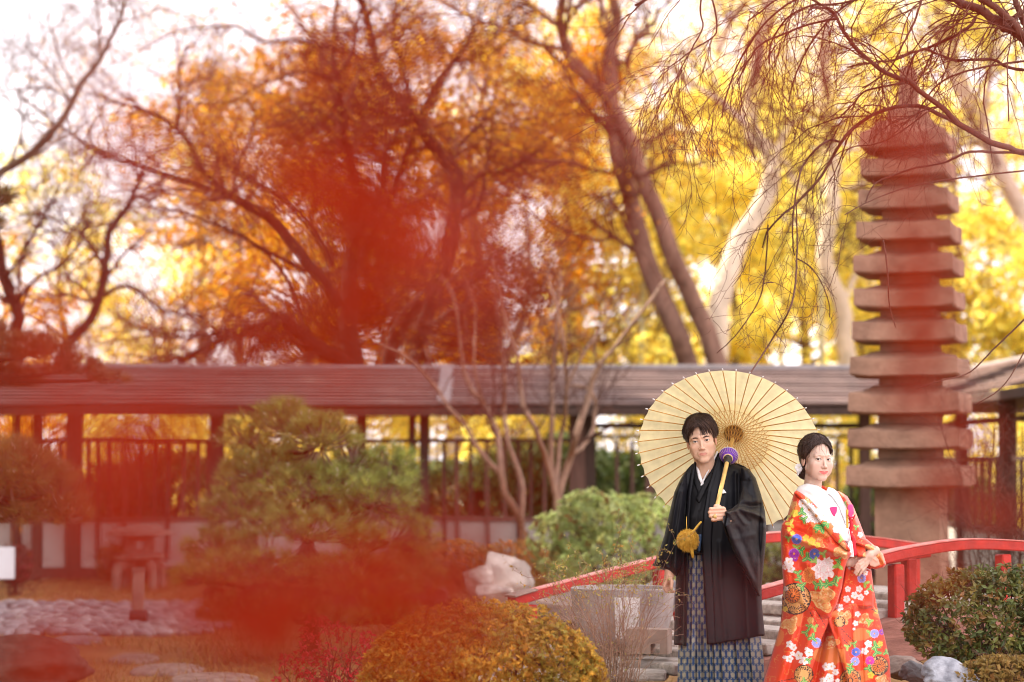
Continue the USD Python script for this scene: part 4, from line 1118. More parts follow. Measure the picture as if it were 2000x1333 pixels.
pine("garden_pine", "dark russet pine pads hanging before the left end of the corridor roof",
     [(55, 690, 95, 40), (140, 722, 62, 28), (10, 745, 75, 36), (215, 742, 40, 18), (-40, 650, 60, 40)],
     21.0, 36, 520, [(-160, 1290), (-150, 1000), (-110, 800), (-60, 700)], per=44, needle=0.10, pal=[(0.20, 0.10, 0.04), (0.14, 0.08, 0.03), (0.24, 0.14, 0.05)])
pine("garden_pine", "tip of a tall pine's bough at the left edge below the sky",
     [(-25, 395, 52, 36), (-70, 430, 50, 40), (-30, 440, 36, 26)], 16.0, 33, 60, [(-420, 1290), (-300, 800), (-190, 560), (-80, 430)], per=60, needle=0.11, pal=[(0.20, 0.14, 0.05), (0.14, 0.12, 0.04)])


def bush(name, label, lobes, Y, seed, n, size, pal, leaf_mat="leaf", stems=14, group=None, rosette=6, base=None, shell=(0.72, 1.03), depth=0.85, cat="shrub", spread=0.55, jit=0.16, lumpcut=0.34):
    """A shrub: stems to the ground, a twiggy body and rosettes of leaves over its lobes."""
    r2 = np.random.default_rng(seed)
    cs, rs = lobes3(lobes, Y, seed, depth)
    cx, cy = cs[:, 0].mean(), cs[:, 1].mean()
    t = thing(name, label, cat, (cx, cy, float(ground_z(np.array(cx), np.array(cy)))), group=group)
    p, nr = on_lobes(cs, rs, n, r2, shell)
    gz_ = ground_z(p[:, 0], p[:, 1])
    ok = p[:, 2] > gz_ + 0.01
    lump = meshkit.fbm(p * 7 + seed, 3, seed)
    ok &= lump > lumpcut
    p, nr = p[ok], nr[ok]
    p = p + nr * ((lump[ok] - 0.5) * 0.12 * rs.mean() * 2)[:, None]
    m = len(p)
    # rosettes
    c = np.repeat(p, rosette, 0); nn = np.repeat(nr, rosette, 0)
    out = unit(r2.normal(size=c.shape)); out = unit(out - nn * (out * nn).sum(1, keepdims=True) * 0.8 + nn * 0.45)
    s = size * r2.uniform(0.55, 1.35, len(c))
    c = c + out * s[:, None] * 0.5
    nl = unit(nn - out * (nn * out).sum(1, keepdims=True) + 0.2)
    v, f = leaves(c, s, nl, spread, 0.46, r2, 0.10, up=out * 3)
    tc = tints(m, pal, 1, jit, r2) * (0.45 + 1.1 * meshkit.fbm(p * 5.5 * 12 / Y + 3 * seed, 3, seed + 9))[:, None]
    dead = r2.random(m) < 0.05; tc[dead] = (0.30, 0.15, 0.05)
    col = np.repeat(np.clip(np.repeat(tc, rosette, 0) * np.exp(r2.normal(0, 0.14, (m * rosette, 1))), 0, 1), 5, 0)
    put(t, "foliage", (v, f), leaf_mat, col=col, kind="stuff")
    b0 = np.array([cx, cy, 0.0]) if base is None else np.asarray(base, float)
    st_ = []
    for k in range(stems):
        q = p[r2.integers(m)]
        o = b0 + r2.normal(0, 0.2, 3) * [rs[:, 0].mean(), rs[:, 1].mean(), 0]; o[2] = ground_z(o[0], o[1]) - 0.02
        st_.append(resample([o, (o + q) / 2 + r2.normal(0, 0.03, 3), q], 7))
    st_ = np.array(st_); R_ = np.tile(np.linspace(0.010, 0.003, 7), (stems, 1)) * (Y / 14) ** 0.5
    put(t, "stem", tubes(st_, R_, 5), "twig_brown", smooth=True)
    g1, h1 = grow(st_, R_, 14, (0.08 * Y / 12, 0.22 * Y / 12), (25, 65), n=4, rs=0.5, rng=r2)
    k = r2.integers(0, m, 160)
    pk = np.stack([p[k] - nr[k] * 0.05 * Y / 12, p[k] + nr[k] * 0.01, p[k] + (nr[k] * 0.035 + [0, 0, 0.02] + r2.normal(0, 0.012, (160, 3))) * Y / 12], 1)
    put(t, "twigs", cat_mesh([tubes(g1, np.clip(h1, 0.001, 0.004), 3, False), tubes(pk, np.tile([0.0016, 0.0013, 0.0007], (160, 1)), 3, False)]), "twig_brown", kind="stuff")
    return t


AZA = [(0.50, 0.28, 0.04), (0.40, 0.28, 0.045), (0.56, 0.30, 0.04), (0.34, 0.27, 0.05), (0.48, 0.22, 0.035)]
bush("azalea_mound", "large clipped azalea mound with bronze orange leaves in the front middle",
     [(945, 1345, 235, 168, 0), (860, 1330, 150, 120, -0.15), (1040, 1340, 140, 122, -0.1), (945, 1440, 250, 170, 0)], 10.5, 41, 19000, 0.024, AZA, rosette=5, shell=(0.80, 1.01), lumpcut=0.05)
bush("broadleaf_shrub", "pale green rounded shrub behind the bridge railing left of the man",
     [(1180, 1040, 110, 75), (1100, 1060, 70, 62), (1265, 1045, 70, 78), (1200, 1110, 130, 90), (1150, 1000, 60, 40)], 22.0, 42, 3600, 0.050,
     [(0.46, 0.54, 0.20), (0.38, 0.46, 0.15), (0.56, 0.60, 0.28), (0.50, 0.48, 0.15)], "leaf", rosette=6)
bush("low_hedge", "low orange brown clipped hedge behind the pale boulders",
     [(900, 1100, 90, 42), (1010, 1100, 95, 42), (820, 1110, 80, 40), (1085, 1110, 60, 36)], 23.5, 43, 2600, 0.040,
     [(0.54, 0.22, 0.06), (0.44, 0.22, 0.06), (0.36, 0.25, 0.07)], rosette=5)
bush("evergreen_bush", "glossy olive green bush at the right edge in front of the bridge",
     [(1905, 1205, 118, 92, 0), (1850, 1215, 80, 78, -0.1), (1980, 1195, 90, 88, 0.1), (1930, 1250, 120, 62, 0), (2060, 1200, 80, 90, 0)], 12.2, 44, 3900, 0.037,
     [(0.105, 0.13, 0.035), (0.14, 0.165, 0.04), (0.19, 0.17, 0.04), (0.08, 0.10, 0.03), (0.20, 0.12, 0.03)], "leaf_hard", rosette=5, spread=0.7, shell=(0.74, 1.04), stems=22)
bush("yellow_green_shrub", "low yellow green shrub seen between the man and the bride", [(1515, 1105, 70, 50), (1600, 1110, 70, 45), (1450, 1110, 60, 42)], 22.5, 45, 1500, 0.045,
     [(0.34, 0.36, 0.10), (0.30, 0.28, 0.08)], rosette=5)
bush("dark_red_bush", "small dark red bush beside the white board at far left", [(38, 1100, 26, 36), (30, 1115, 30, 26)], 27.5, 46, 500, 0.045, [(0.22, 0.05, 0.05), (0.16, 0.06, 0.04)], rosette=5)
bush("lantern_bush", "small round brown green bush left behind the stone lantern", [(222, 1098, 32, 36), (240, 1110, 30, 30)], 30.0, 47, 600, 0.045, [(0.26, 0.17, 0.05), (0.20, 0.17, 0.05)], rosette=5)
bush("nandina", "low bright crimson leafed shrub left of the azalea mound", [(655, 1290, 75, 70), (620, 1250, 38, 45), (715, 1300, 55, 62), (590, 1320, 55, 50)], 12.8, 48, 750, 0.026,
     [(0.55, 0.05, 0.07), (0.45, 0.04, 0.05), (0.62, 0.10, 0.12)], "leaf_thin", rosette=4, spread=0.8)
bush("brown_grass_bush", "tuft of brown leafed ground cover at the right edge below the bush", [(1960, 1322, 90, 40), (2040, 1320, 70, 45)], 11.6, 49, 900, 0.03, [(0.33, 0.20, 0.06), (0.26, 0.18, 0.05)], rosette=5, stems=8)

# the dry twiggy shrub in front of the basin
r2 = np.random.default_rng(55)
b0 = P(1205, 1430, 11.9)
t = thing("dry_shrub", "thin twiggy half bare shrub with tiny yellowing leaves before the stone basin", "shrub", (b0[0], b0[1], 0))
st_ = []
for k in range(34):
    q = P(r2.uniform(1085, 1300), r2.uniform(1105, 1230), 11.9 + r2.uniform(-0.3, 0.3))
    o = b0 + r2.normal(0, 0.035, 3); o[2] = -0.02
    m_ = o * 0.45 + q * 0.55 + np.array([0.25 * (q[0] - o[0]) * r2.uniform(-0.9, 0.1), 0, 0.06])
    st_.append(resample([o, m_, q], 12))
st_ = np.array(st_); st_ += r2.normal(0, 0.004, st_.shape)
R_ = np.tile(np.linspace(0.0042, 0.0014, 12), (34, 1))
put(t, "stem", tubes(st_, R_, 5), "bark_smooth", smooth=True)
g1, h1 = grow(st_, R_, 9, (0.10, 0.30), (20, 60), n=6, rs=0.6, rng=r2, tmin=0.3, wob=0.2, pull=(0, 0, 0.25))
g2, h2 = grow(g1, h1, 3, (0.05, 0.14), (25, 65), n=5, rs=0.7, rng=r2, wob=0.2)
put(t, "twigs", cat_mesh([tubes(g1, np.clip(h1, .001, .002), 3, False), tubes(g2, np.clip(h2, .0007, .0012), 3, False)]), "bark_smooth", kind="stuff")
e = np.concatenate([g2.reshape(-1, 3), g1[:, 2:].reshape(-1, 3)])
wgt = np.clip((e[:, 2] - 0.78) / 0.25, 0.03, 1); wgt /= wgt.sum()
c = e[r2.choice(len(e), 1500, p=wgt)] + r2.normal(0, 0.006, (1500, 3))
put(t, "foliage", leaves(c, r2.uniform(0.010, 0.018, 1500), None, 1, 0.55, r2), "leaf", col=tints(1500, [(0.40, 0.33, 0.08), (0.30, 0.30, 0.08), (0.45, 0.25, 0.06), (0.50, 0.42, 0.16)], 5, rng=r2), kind="stuff")
# bare reddish shrub right of the pagoda
b0 = P(1950, 1170, 16.8)
t = thing("bare_shrub", "fine reddish bare twiggy shrub standing right of the pagoda", "shrub", (b0[0], b0[1], 0))
st_ = []
for k in range(16):
    q = P(r2.uniform(1830, 2060), r2.uniform(800, 980), 16.8 + r2.uniform(-0.3, 0.3)); o = np.r_[b0[:2] + r2.normal(0, 0.08, 2), 0.0]
    st_.append(resample([o, (o + q) / 2 + r2.normal(0, 0.06, 3), q], 12))
st_ = np.array(st_); R_ = np.tile(np.linspace(0.006, 0.002, 12), (16, 1))
put(t, "stem", tubes(st_, R_, 5), "twig_brown", smooth=True)
g1, h1 = grow(st_, R_, 14, (0.2, 0.6), (25, 70), n=6, rs=0.6, rng=r2, tmin=0.3, wob=0.2)
g2, h2 = grow(g1, h1, 4, (0.08, 0.25), (25, 65), n=5, rs=0.7, rng=r2)
put(t, "twigs", cat_mesh([tubes(g1, np.clip(h1, .001, .0025), 3, False), tubes(g2, np.clip(h2, .001, .0016), 3, False)]), "twig_brown", kind="stuff")

# sword shaped leaves at the bottom edge
b0 = P(556, 1440, 12.9)
t = thing("iris_clump", "clump of arching sword shaped leaves at the bottom edge left of the crimson shrub", "plant", (b0[0], b0[1], 0))
for k, (dx, top, bend) in enumerate(((-36, 1313, -0.10), (-18, 1292, -0.03), (8, 1300, 0.02), (24, 1298, 0.05), (46, 1318, 0.10), (-52, 1330, -0.16), (75, 1325, 0.14), (0, 1325, -0.06), (-88, 1330, 0.08))):
    top_p = P(556 + dx, top, 12.9 + 0.1 * math.sin(k * 2))
    o = b0 + np.array([dx * 0.0006, 0.05 * math.cos(k), 0]); o[2] = -0.01
    c = resample([o, (o + top_p) / 2 + [bend * 0.2, 0, 0.05], top_p + [bend * 0.5, 0, -0.015]], 10)
    w = np.array([1, 0.3, 0]) / 1.044 * 0.011
    wd = np.array([0.7, 1, 1, 1, 0.95, 0.9, 0.8, 0.6, 0.35, 0.02])[:, None]
    V = np.concatenate([c - w * wd, c + w * wd, c + np.array([0, 0.006, 0]) * wd]); I = np.arange(10)
    F = np.concatenate([np.stack([I[:-1], I[1:], I[1:] + 20, I[:-1] + 20], 1), np.stack([I[:-1] + 20, I[1:] + 20, I[1:] + 10, I[:-1] + 10], 1)])
    put(t, "blade", (V, F), "leaf_hard", smooth=True, col=np.tile((0.22, 0.24, 0.05) if k % 3 else (0.36, 0.28, 0.07), (30, 1)))

# ------------------------------------------------------------------ red maple spray close to the lens
mp = thing("maple_spray", "red maple spray so close to the lens that it melts into a red blur", "maple branch", (-0.4, 0.8, 1.2))
VEIL = [(650, 390, 150, 5.6), (690, 620, 85, 4.6), (600, 250, 120, 1.4), (560, 500, 140, 3.2), (450, 690, 130, 2.4), (265, 865, 110, 5.5), (110, 780, 110, 3.4), (150, 940, 130, 3.4), (330, 760, 130, 2.2),
        (520, 1240, 75, 8.0), (100, 1290, 100, 8.0), (330, 1050, 150, 4.5), (600, 1130, 130, 4.8), (430, 1180, 140, 4.0), (740, 1060, 90, 3.4), (400, 1290, 150, 3.5), (830, 1090, 100, 3.0), (960, 1080, 90, 1.8), (880, 1260, 120, 1.2),
        (240, 305, 50, 2.0), (790, 430, 120, 2.8), (880, 570, 120, 2.2), (980, 740, 130, 2.2), (1000, 450, 140, 1.8), (1130, 230, 140, 1.8), (1080, 640, 100, 1.2), (560, 730, 100, 1.6), (700, 760, 80, 1.4), (40, 640, 80, 1.6),
        (1450, 90, 150, 2.2), (1795, 775, 50, 5.0), (1785, 640, 55, 4.0), (1785, 545, 55, 2.2), (1905, 860, 60, 3.6), (1775, 380, 70, 3.0), (1770, 280, 70, 4.0), (1830, 960, 50, 1.6), (1870, 1090, 50, 0.8), (1965, 1010, 70, 1.4),
        (1640, 90, 120, 2.0), (1960, 90, 100, 1.4), (720, 110, 120, 1.8), (60, 75, 40, 0.8), (330, 330, 100, 1.6), (1780, 460, 70, 2.4), (780, 1210, 110, 1.8), (930, 910, 90, 1.4), (1900, 960, 60, 1.2)]


def clear_of_couple(px, py, rad):
    """Whether a blurred leaf stays off the couple and the umbrella, which the photograph shows unveiled."""
    g_ = shapely.union_all([shapely.Point(1425, 885).buffer(178), shapely.box(1285, 800, 1500, 1333), shapely.box(1555, 850, 1635, 950), shapely.box(1500, 950, 1680, 1333), shapely.box(1680, 1060, 1725, 1333)])
    return g_.distance(shapely.Point(px, py)) > rad


def maple_leaf(c, size, nrm, turn):
    """A seven pointed leaf with a slight cup."""
    lob = [(0, -0.12), (0.30, -0.36), (0.22, -0.12), (0.62, -0.10), (0.30, 0.08), (0.66, 0.36), (0.26, 0.28), (0, 0.80)]
    o = np.array(lob + [(-x, y) for x, y in lob[-2:0:-1]])
    o = o * size
    z_ = -0.25 * (o ** 2).sum(1) / size
    pts = np.c_[o, z_]; pts = np.vstack([pts, [[0, 0.05 * size, 0.03 * size]]])
    n_ = unit(np.asarray(nrm, float)); a = unit(np.cross(n_, [0.1, 0.2, 1.0])); b_ = np.cross(n_, a)
    a, b_ = a * math.cos(turn) + b_ * math.sin(turn), -a * math.sin(turn) + b_ * math.cos(turn)
    V = c + pts[:, :1] * a + pts[:, 1:2] * b_ + pts[:, 2:] * n_
    k = len(o)
    return V, np.array([[i, (i + 1) % k, k] for i in range(k)])


r2 = np.random.default_rng(91)
lc = []
for px, py, sg, n in VEIL:
    k = int(n) + (r2.random() < n - int(n))
    for q in range(k):
        ang = 2 * np.pi * (q + r2.uniform(0, 0.6)) / max(k, 1); rad = sg * r2.uniform(0.25, 1.0)
        Y = r2.uniform(0.66, 1.0) * (1.9 if sg < 90 and px > 1200 else 1.4 if sg < 90 else 1.05)
        x_, y_ = px + rad * math.cos(ang), py + rad * math.sin(ang) * 0.8
        if clear_of_couple(x_, y_, 0.0236 * FOCAL * (1 / Y - 0.082) * 1.0 + 0.019 / Y * FOCAL):
            lc.append((x_, y_, Y, sg))
# a few leaves nearer still: the widest, softest part of the blur
for (px, py) in ((740, 140), (930, 40), (880, 330), (1010, 430), (1120, 120), (1190, 330), (1330, 40), (1480, 160), (1620, 60), (1790, 130), (1930, 30), (1930, 330), (840, 640), (1010, 640), (500, 180), (160, 480), (330, 560), (60, 900), (250, 1180), (450, 800), (700, 1230), (1960, 700), (1960, 1000), (560, 330), (690, 480), (950, 830), (240, 760), (60, 700), (380, 980), (1250, 480), (700, 620)):
    Y = r2.uniform(0.44, 0.56)
    if clear_of_couple(px, py, 0.0236 * FOCAL * (1 / Y - 0.082) + 0.017 / Y * FOCAL):
        lc.append((px + r2.normal(0, 25), py + r2.normal(0, 20), Y, 200))
for (px, py, Y, sg) in lc:
    c = P(px, py, Y)
    s = r2.uniform(0.020, 0.028) if sg < 200 else r2.uniform(0.016, 0.021)
    nrm = unit(np.array([0, -1, 0.25]) + r2.normal(0, 0.45, 3))
    v, f = maple_leaf(c, s, nrm, r2.uniform(0, 6.28))
    put(mp, "leaf", (v, f), "maple_leaf", smooth=True, col=np.tile(np.array([(0.26, 0.015, 0.0022), (0.22, 0.011, 0.0018), (0.30, 0.023, 0.003)][r2.integers(3)]), (len(v), 1)))
pts = np.array([P(*q[:3]) for q in lc])
hubs = [[(-300, 1150, 0.8), (120, 1250, 0.8), (520, 1230, 0.82), (800, 1210, 0.85), (1000, 1090, 0.85)], [(-300, 700, 0.75), (110, 770, 0.75), (330, 900, 0.8), (650, 1050, 0.8), (950, 960, 0.85)],
        [(-100, -200, 0.7), (300, 250, 0.75), (640, 360, 0.8), (700, 620, 0.8), (880, 570, 0.85), (1000, 470, 0.9)], [(700, -200, 0.8), (1150, 200, 0.8), (1450, 110, 0.85), (1960, 90, 0.9)], [(2300, 300, 1.0), (1790, 320, 1.0), (1775, 640, 1.0), (1900, 860, 1.0), (1850, 1160, 1.0)]]
tw = np.array([resample([P(*q) for q in h], 24) for h in hubs])
put(mp, "twig", tubes(tw, np.full((5, 24), 0.0010), 5), "twig_brown", smooth=True)
near = cKDTree(tw.reshape(-1, 3)).query(pts)[1]
pet = np.stack([tw.reshape(-1, 3)[near], (tw.reshape(-1, 3)[near] + pts) / 2 + [0, 0.01, 0.006], pts + [0, 0.003, 0]], 1)
put(mp, "petioles", tubes(pet, np.full((len(pts), 3), 0.0004), 3, False), "red_paint", kind="stuff")
# ------------------------------------------------------------------ people: helpers
tint_mat("skin", 0.48, 0.0, spec=0.35, sss=0.12, bump=0.05, bscale=260)
tint_mat("eye", 0.12, 0.0, spec=0.6)
tint_mat("silk_print", 0.42, 0.0, spec=0.4, bump=0.12, bscale=160, sheen=0.15)
tint_mat("hakama_silk", 0.45, 0.0, spec=0.4, bump=0.1, bscale=150)
mat("hair_dark", (0.038, 0.017, 0.011), 0.42, 0.4, 30, 0.5, 160, spec=0.32, stretch=(1, 1, 0.25))
mat("black_silk", (0.0055, 0.0052, 0.0070), 0.46, 0.15, 8, 0.12, 320, spec=0.20)
mat("black_kimono", (0.012, 0.0115, 0.013), 0.6, 0.15, 8, 0.12, 320, spec=0.18)
mat("white_silk", (0.80, 0.78, 0.77), 0.6, 0.04, 30, 0.15, 120, spec=0.3)
mat("bamboo_handle", (0.62, 0.40, 0.13), 0.4, 0.18, 12, 0.1, 40, spec=0.45, stretch=(1, 1, 0.3))
mat("rib_bamboo", (0.55, 0.27, 0.05), 0.5, 0.15, 20, spec=0.35)
mat("hub_wood", (0.20, 0.075, 0.02), 0.5, 0.3, 30, spec=0.4)
mat("purple_thread", (0.16, 0.05, 0.42), 0.6, 0.35, 90, spec=0.3)
mat("black_lacquer", (0.012, 0.010, 0.010), 0.22, 0.1, 8, spec=0.6)
mat("magenta_silk", (0.62, 0.02, 0.14), 0.5, 0.1, 30, spec=0.35)
mat("red_cord", (0.55, 0.015, 0.03), 0.6, 0.2, 60, spec=0.3)
mat("lining_pink", (0.72, 0.36, 0.26), 0.5, 0.12, 20, spec=0.35)
mat("silver", (0.75, 0.74, 0.72), 0.25, 0.05, 8, metal=1.0)
mat("thread_pale", (0.78, 0.60, 0.30), 0.7, 0.1, 8)


def isosurf(fn, lo, hi, h):
    """Surface nets of fn(points) = 0 (negative inside)."""
    lo, hi = np.asarray(lo, float), np.asarray(hi, float)
    n = np.ceil((hi - lo) / h).astype(int) + 1
    ax = [lo[k] + np.arange(n[k]) * h for k in range(3)]
    G = np.stack(np.meshgrid(*ax, indexing="ij"), -1).reshape(-1, 3)
    val = np.concatenate([fn(G[i:i + 400000]) for i in range(0, len(G), 400000)]).reshape(n)
    s = val < 0
    cnt = np.zeros(n - 1); acc = np.zeros(tuple(n - 1) + (3,))
    off = [(a, b, c) for a in (0, 1) for b in (0, 1) for c in (0, 1)]
    sl = lambda o: tuple(slice(o[k], n[k] - 1 + o[k]) for k in range(3))
    for o in off:
        for k in range(3):
            if o[k] == 0:
                q = list(o); q[k] = 1
                a, b = val[sl(o)], val[sl(q)]
                x = (a < 0) != (b < 0)
                t = np.where(x, a / np.where(x, a - b, 1), 0)
                cnt += x
                for d in range(3):
                    acc[..., d] += np.where(x, o[d] + (t if d == k else 0), 0)
    act = cnt > 0
    idx = -np.ones(tuple(n - 1), int); idx[act] = np.arange(act.sum())
    base = np.stack(np.nonzero(act), -1)
    V = lo + (base + acc[act] / cnt[act][:, None]) * h
    F = []
    for k in range(3):
        u, w = [(1, 2), (2, 0), (0, 1)][k]
        a = [slice(1, n[d] - 1) for d in range(3)]; b = list(a)
        a[k] = slice(0, n[k] - 1); b[k] = slice(1, n[k])
        ch = s[tuple(a)] != s[tuple(b)]
        ins = s[tuple(a)][ch]
        c = np.stack(np.nonzero(ch), -1)
        for d in range(3):
            if d != k: c[:, d] += 1
        q = []
        for du, dw in ((0, 0), (-1, 0), (-1, -1), (0, -1)):
            e = c.copy(); e[:, u] += du; e[:, w] += dw
            q.append(idx[e[:, 0], e[:, 1], e[:, 2]])
        q = np.stack(q, 1)
        q[~ins] = q[~ins][:, ::-1]
        F.append(q)
    F = np.vstack(F); F = F[(F >= 0).all(1)]
    return V, np.vstack([F[:, [0, 1, 2]], F[:, [0, 2, 3]]])


def smin(a, b, k):
    h_ = np.clip(0.5 + 0.5 * (b - a) / k, 0, 1)
    return b * (1 - h_) + a * h_ - k * h_ * (1 - h_)


def smax(a, b, k):
    return -smin(-a, -b, k)


def ell(p, c, r):
    q = (p - np.asarray(c)) / np.asarray(r)
    k0 = np.linalg.norm(q, axis=1); k1 = np.linalg.norm(q / np.asarray(r), axis=1)
    return k0 * (k0 - 1) / np.maximum(k1, 1e-6)


def cap(p, a, b, ra, rb=None):
    a, b = np.asarray(a, float), np.asarray(b, float); rb = ra if rb is None else rb
    d = b - a
    t = np.clip(((p - a) @ d) / max(d @ d, 1e-12), 0, 1)
    return np.linalg.norm(p - a - t[:, None] * d, axis=1) - (ra + (rb - ra) * t)


class Head:
    """A head in its own frame (x right, -y the face, z up, eyes at z = 0.008), set into the scene."""

    def __init__(s, eye_px, Y, yaw, pitch, roll, scale, female):
        s.s, s.f = scale, female
        cy, sy = math.cos(yaw), math.sin(yaw); cp, sp_ = math.cos(pitch), math.sin(pitch); cr, sr = math.cos(roll), math.sin(roll)
        Rz = np.array([[cy, -sy, 0], [sy, cy, 0], [0, 0, 1]]); Rx = np.array([[1, 0, 0], [0, cp, -sp_], [0, sp_, cp]]); Ry = np.array([[cr, 0, -sr], [0, 1, 0], [sr, 0, cr]])
        s.R = Ry @ Rz @ Rx
        e0 = np.array([0, -0.079, 0.008]) * scale
        s.o = P(eye_px[0], eye_px[1], Y) - s.R @ e0

    def world(s, p): return (np.asarray(p) * s.s) @ s.R.T + s.o
    def local(s, p): return (np.asarray(p) - s.o) @ s.R / s.s

    def face(s, p):
        f = s.f
        x = np.abs(p[:, 0]); q = np.c_[x, p[:, 1:]]
        d = ell(p, (0, 0.022, 0.045), (0.0735, 0.092, 0.083))
        d = smin(d, ell(p, (0, -0.032, -0.018), (0.0615 if not f else 0.060, 0.058, 0.078)), 0.03)
        d = smin(d, cap(q, (0.050, -0.002, -0.045), (0.012, -0.064, -0.092), 0.017, 0.0165), 0.030)
        d = smin(d, ell(q, (0.033, -0.046, -0.052), (0.024, 0.028, 0.030)), 0.020)
        if f: d = smin(d, ell(q, (0.036, -0.050, -0.036), (0.025, 0.030, 0.034)), 0.022)
        d = smin(d, ell(p, (0, -0.070, -0.093), (0.020, 0.016, 0.017)), 0.014)
        d = smin(d, ell(q, (0.041, -0.058, -0.018), (0.024, 0.022, 0.022)), 0.018)
        d = smin(d, cap(q, (0.008, -0.083, 0.030), (0.042, -0.068, 0.028), 0.0070 if f else 0.0085), 0.016)
        d = smax(d, -ell(q, (0.031, -0.102, 0.007), (0.019, 0.020, 0.0125)), 0.012)
        d = smin(d, cap(p, (0, -0.082, 0.014), (0, -0.101, -0.027), 0.0050, 0.0078), 0.008)
        d = smin(d, ell(q, (0.0, -0.102, -0.030), (0.0095, 0.0095, 0.0075)), 0.005)
        d = smin(d, ell(q, (0.0105, -0.093, -0.033), (0.0075, 0.010, 0.0065)), 0.005)
        d = smax(d, -ell(q, (0.0062, -0.098, -0.0405), (0.0032, 0.0045, 0.0035)), 0.003)
        d = smin(d, ell(p, (0, -0.080, -0.058), (0.025, 0.0125, 0.018)), 0.014)
        zm = -0.0600 + (0.20 * q[:, 0] - 0.0020 if f else -0.005 * q[:, 0])
        up_ = np.c_[q[:, 0], q[:, 1], p[:, 2] - (zm + 0.0600)]
        w = 0.0265 if f else 0.0230
        d = smin(d, cap(up_, (0, -0.0890, -0.0560), (w, -0.0770, -0.0592), 0.0036, 0.0014), 0.004)
        d = smin(d, cap(up_, (0, -0.0882, -0.0652), (w * 0.9, -0.0765, -0.0612), 0.0042, 0.0014), 0.004)
        d = smax(d, -cap(up_, (0, -0.0975, -0.0602), (w, -0.0835, -0.0602), 0.0022, 0.0012), 0.0025)
        # lids over the eyeballs, opened in an almond
        e = q - np.array([0.031, -0.0745, 0.008])
        lid = np.linalg.norm(e, axis=1) - 0.0137
        d = smin(d, lid, 0.006)
        u = e[:, 0] / 0.0150
        tilt = 0.0012 * u
        hi_ = (0.0050 if not f else 0.0061) * np.sqrt(np.clip(1 - u * u, 0, 1)) + tilt
        lo_ = -(0.0042 if not f else 0.0045) * np.sqrt(np.clip(1 - u * u, 0, 1)) * 0.85 + tilt
        carve = np.maximum(np.maximum(e[:, 2] - hi_, lo_ - e[:, 2]), np.maximum(np.abs(e[:, 0]) - 0.0150, e[:, 1] + 0.004))
        d = np.maximum(d, -carve)
        d = np.where(carve < 0, np.maximum(d, np.linalg.norm(e, axis=1) - 0.0120), d)
        ear = ell(q - np.array([0.0745, 0.014, -0.006]), (0, 0, 0), (0.0075, 0.017, 0.030))
        ear = smax(ear, -ell(q - np.array([0.082, 0.008, -0.002]), (0, 0, 0), (0.006, 0.010, 0.018)), 0.004)
        d = smin(d, ear, 0.006)
        d = smin(d, cap(p, (0, 0.022, -0.06), (0, 0.040, -0.20), 0.047 if f else 0.055, 0.050 if f else 0.062), 0.03)
        return d

    def hair(s, p):
        f = s.f
        if f:
            d = ell(p, (0, 0.026, 0.046), (0.0885, 0.105, 0.098))
            # drawn back from a hairline: cut away the face
            line = p[:, 2] - (0.098 - 9.5 * p[:, 0] ** 2 - 0.004 - np.clip(p[:, 1] + 0.03, 0, 1) * 1.5)
            d = smax(d, -line, 0.006)
            d = np.where(p[:, 1] > 0.03, smin(d, ell(p, (0, 0.052, -0.015), (0.066, 0.062, 0.075)), 0.02), d)
            d = smin(d, ell(p, (-0.015, 0.088, -0.075), (0.052, 0.040, 0.040)), 0.012)
            return d + 0.0012 * np.sin(260 * (np.arctan2(p[:, 0], p[:, 2] + 0.02)))
        n = meshkit.fbm(p * [38, 38, 16] + 5, 3, 2) - 0.5
        d = ell(p, (0, 0.022, 0.050), (0.088, 0.106, 0.098)) - 0.016 * n
        low = 0.045 - np.clip(p[:, 1] + 0.035, 0, 0.10) * 0.95 + np.where(p[:, 1] < -0.03, 0.25 * p[:, 0] * 0, 0)
        low = np.where((np.abs(p[:, 0]) > 0.060) & (p[:, 1] < 0.0), np.minimum(low, 0.006), low)
        fore = np.where(p[:, 1] < -0.03, 0.084 - 0.020 * np.clip((p[:, 0] - 0.01) / 0.04, 0, 1) - 0.02 * np.clip((-p[:, 0] - 0.035) / 0.02, 0, 1), low)
        d = smax(d, fore - p[:, 2] + 0.008 * n, 0.006)
        return d

    def hit(s, px, py, off=0.004, hair=True):
        """The first point of the head that the lens meets at px, py, raised by off towards it."""
        Ys = s.o[1] + np.arange(-0.16, 0.16, 0.0015)
        L = P(np.full(len(Ys), px), np.full(len(Ys), py), Ys)
        q = s.local(L)
        d = s.face(q)
        if hair: d = np.minimum(d, s.hair(q))
        k = np.argmax(d < 0) if (d < 0).any() else np.argmin(d)
        p = L[k].copy(); p[1] -= off
        return p

    def mesh(s, h=0.002):
        v, f = solid(s.face, (-0.090, -0.122, -0.275), (0.090, 0.125, 0.14), h)
        return s.world(v), f

    def paint(s, V, skin, lip, brow):
        """Skin colour with lips, warmer cheeks and shadowless brow hair, by place on the face."""
        p = s.local(V); x = np.abs(p[:, 0])
        col = np.tile(np.asarray(skin, float), (len(V), 1))
        front = p[:, 1] < -0.045
        def blend(mask, c):
            m = np.clip(mask, 0, 1)[:, None]
            col[:] = col * (1 - m) + np.asarray(c) * m
        ck = np.exp(-(((x - 0.042) / 0.018) ** 2 + ((p[:, 2] + 0.022) / 0.016) ** 2)) * front
        blend(ck * (0.35 if s.f else 0.12), np.asarray(skin) * [1.0, 0.72, 0.68])
        blend(np.exp(-((x / 0.012) ** 2 + ((p[:, 2] + 0.034) / 0.010) ** 2)) * front * 0.2, np.asarray(skin) * [1.0, 0.75, 0.7])
        w = 0.0270 if s.f else 0.0230
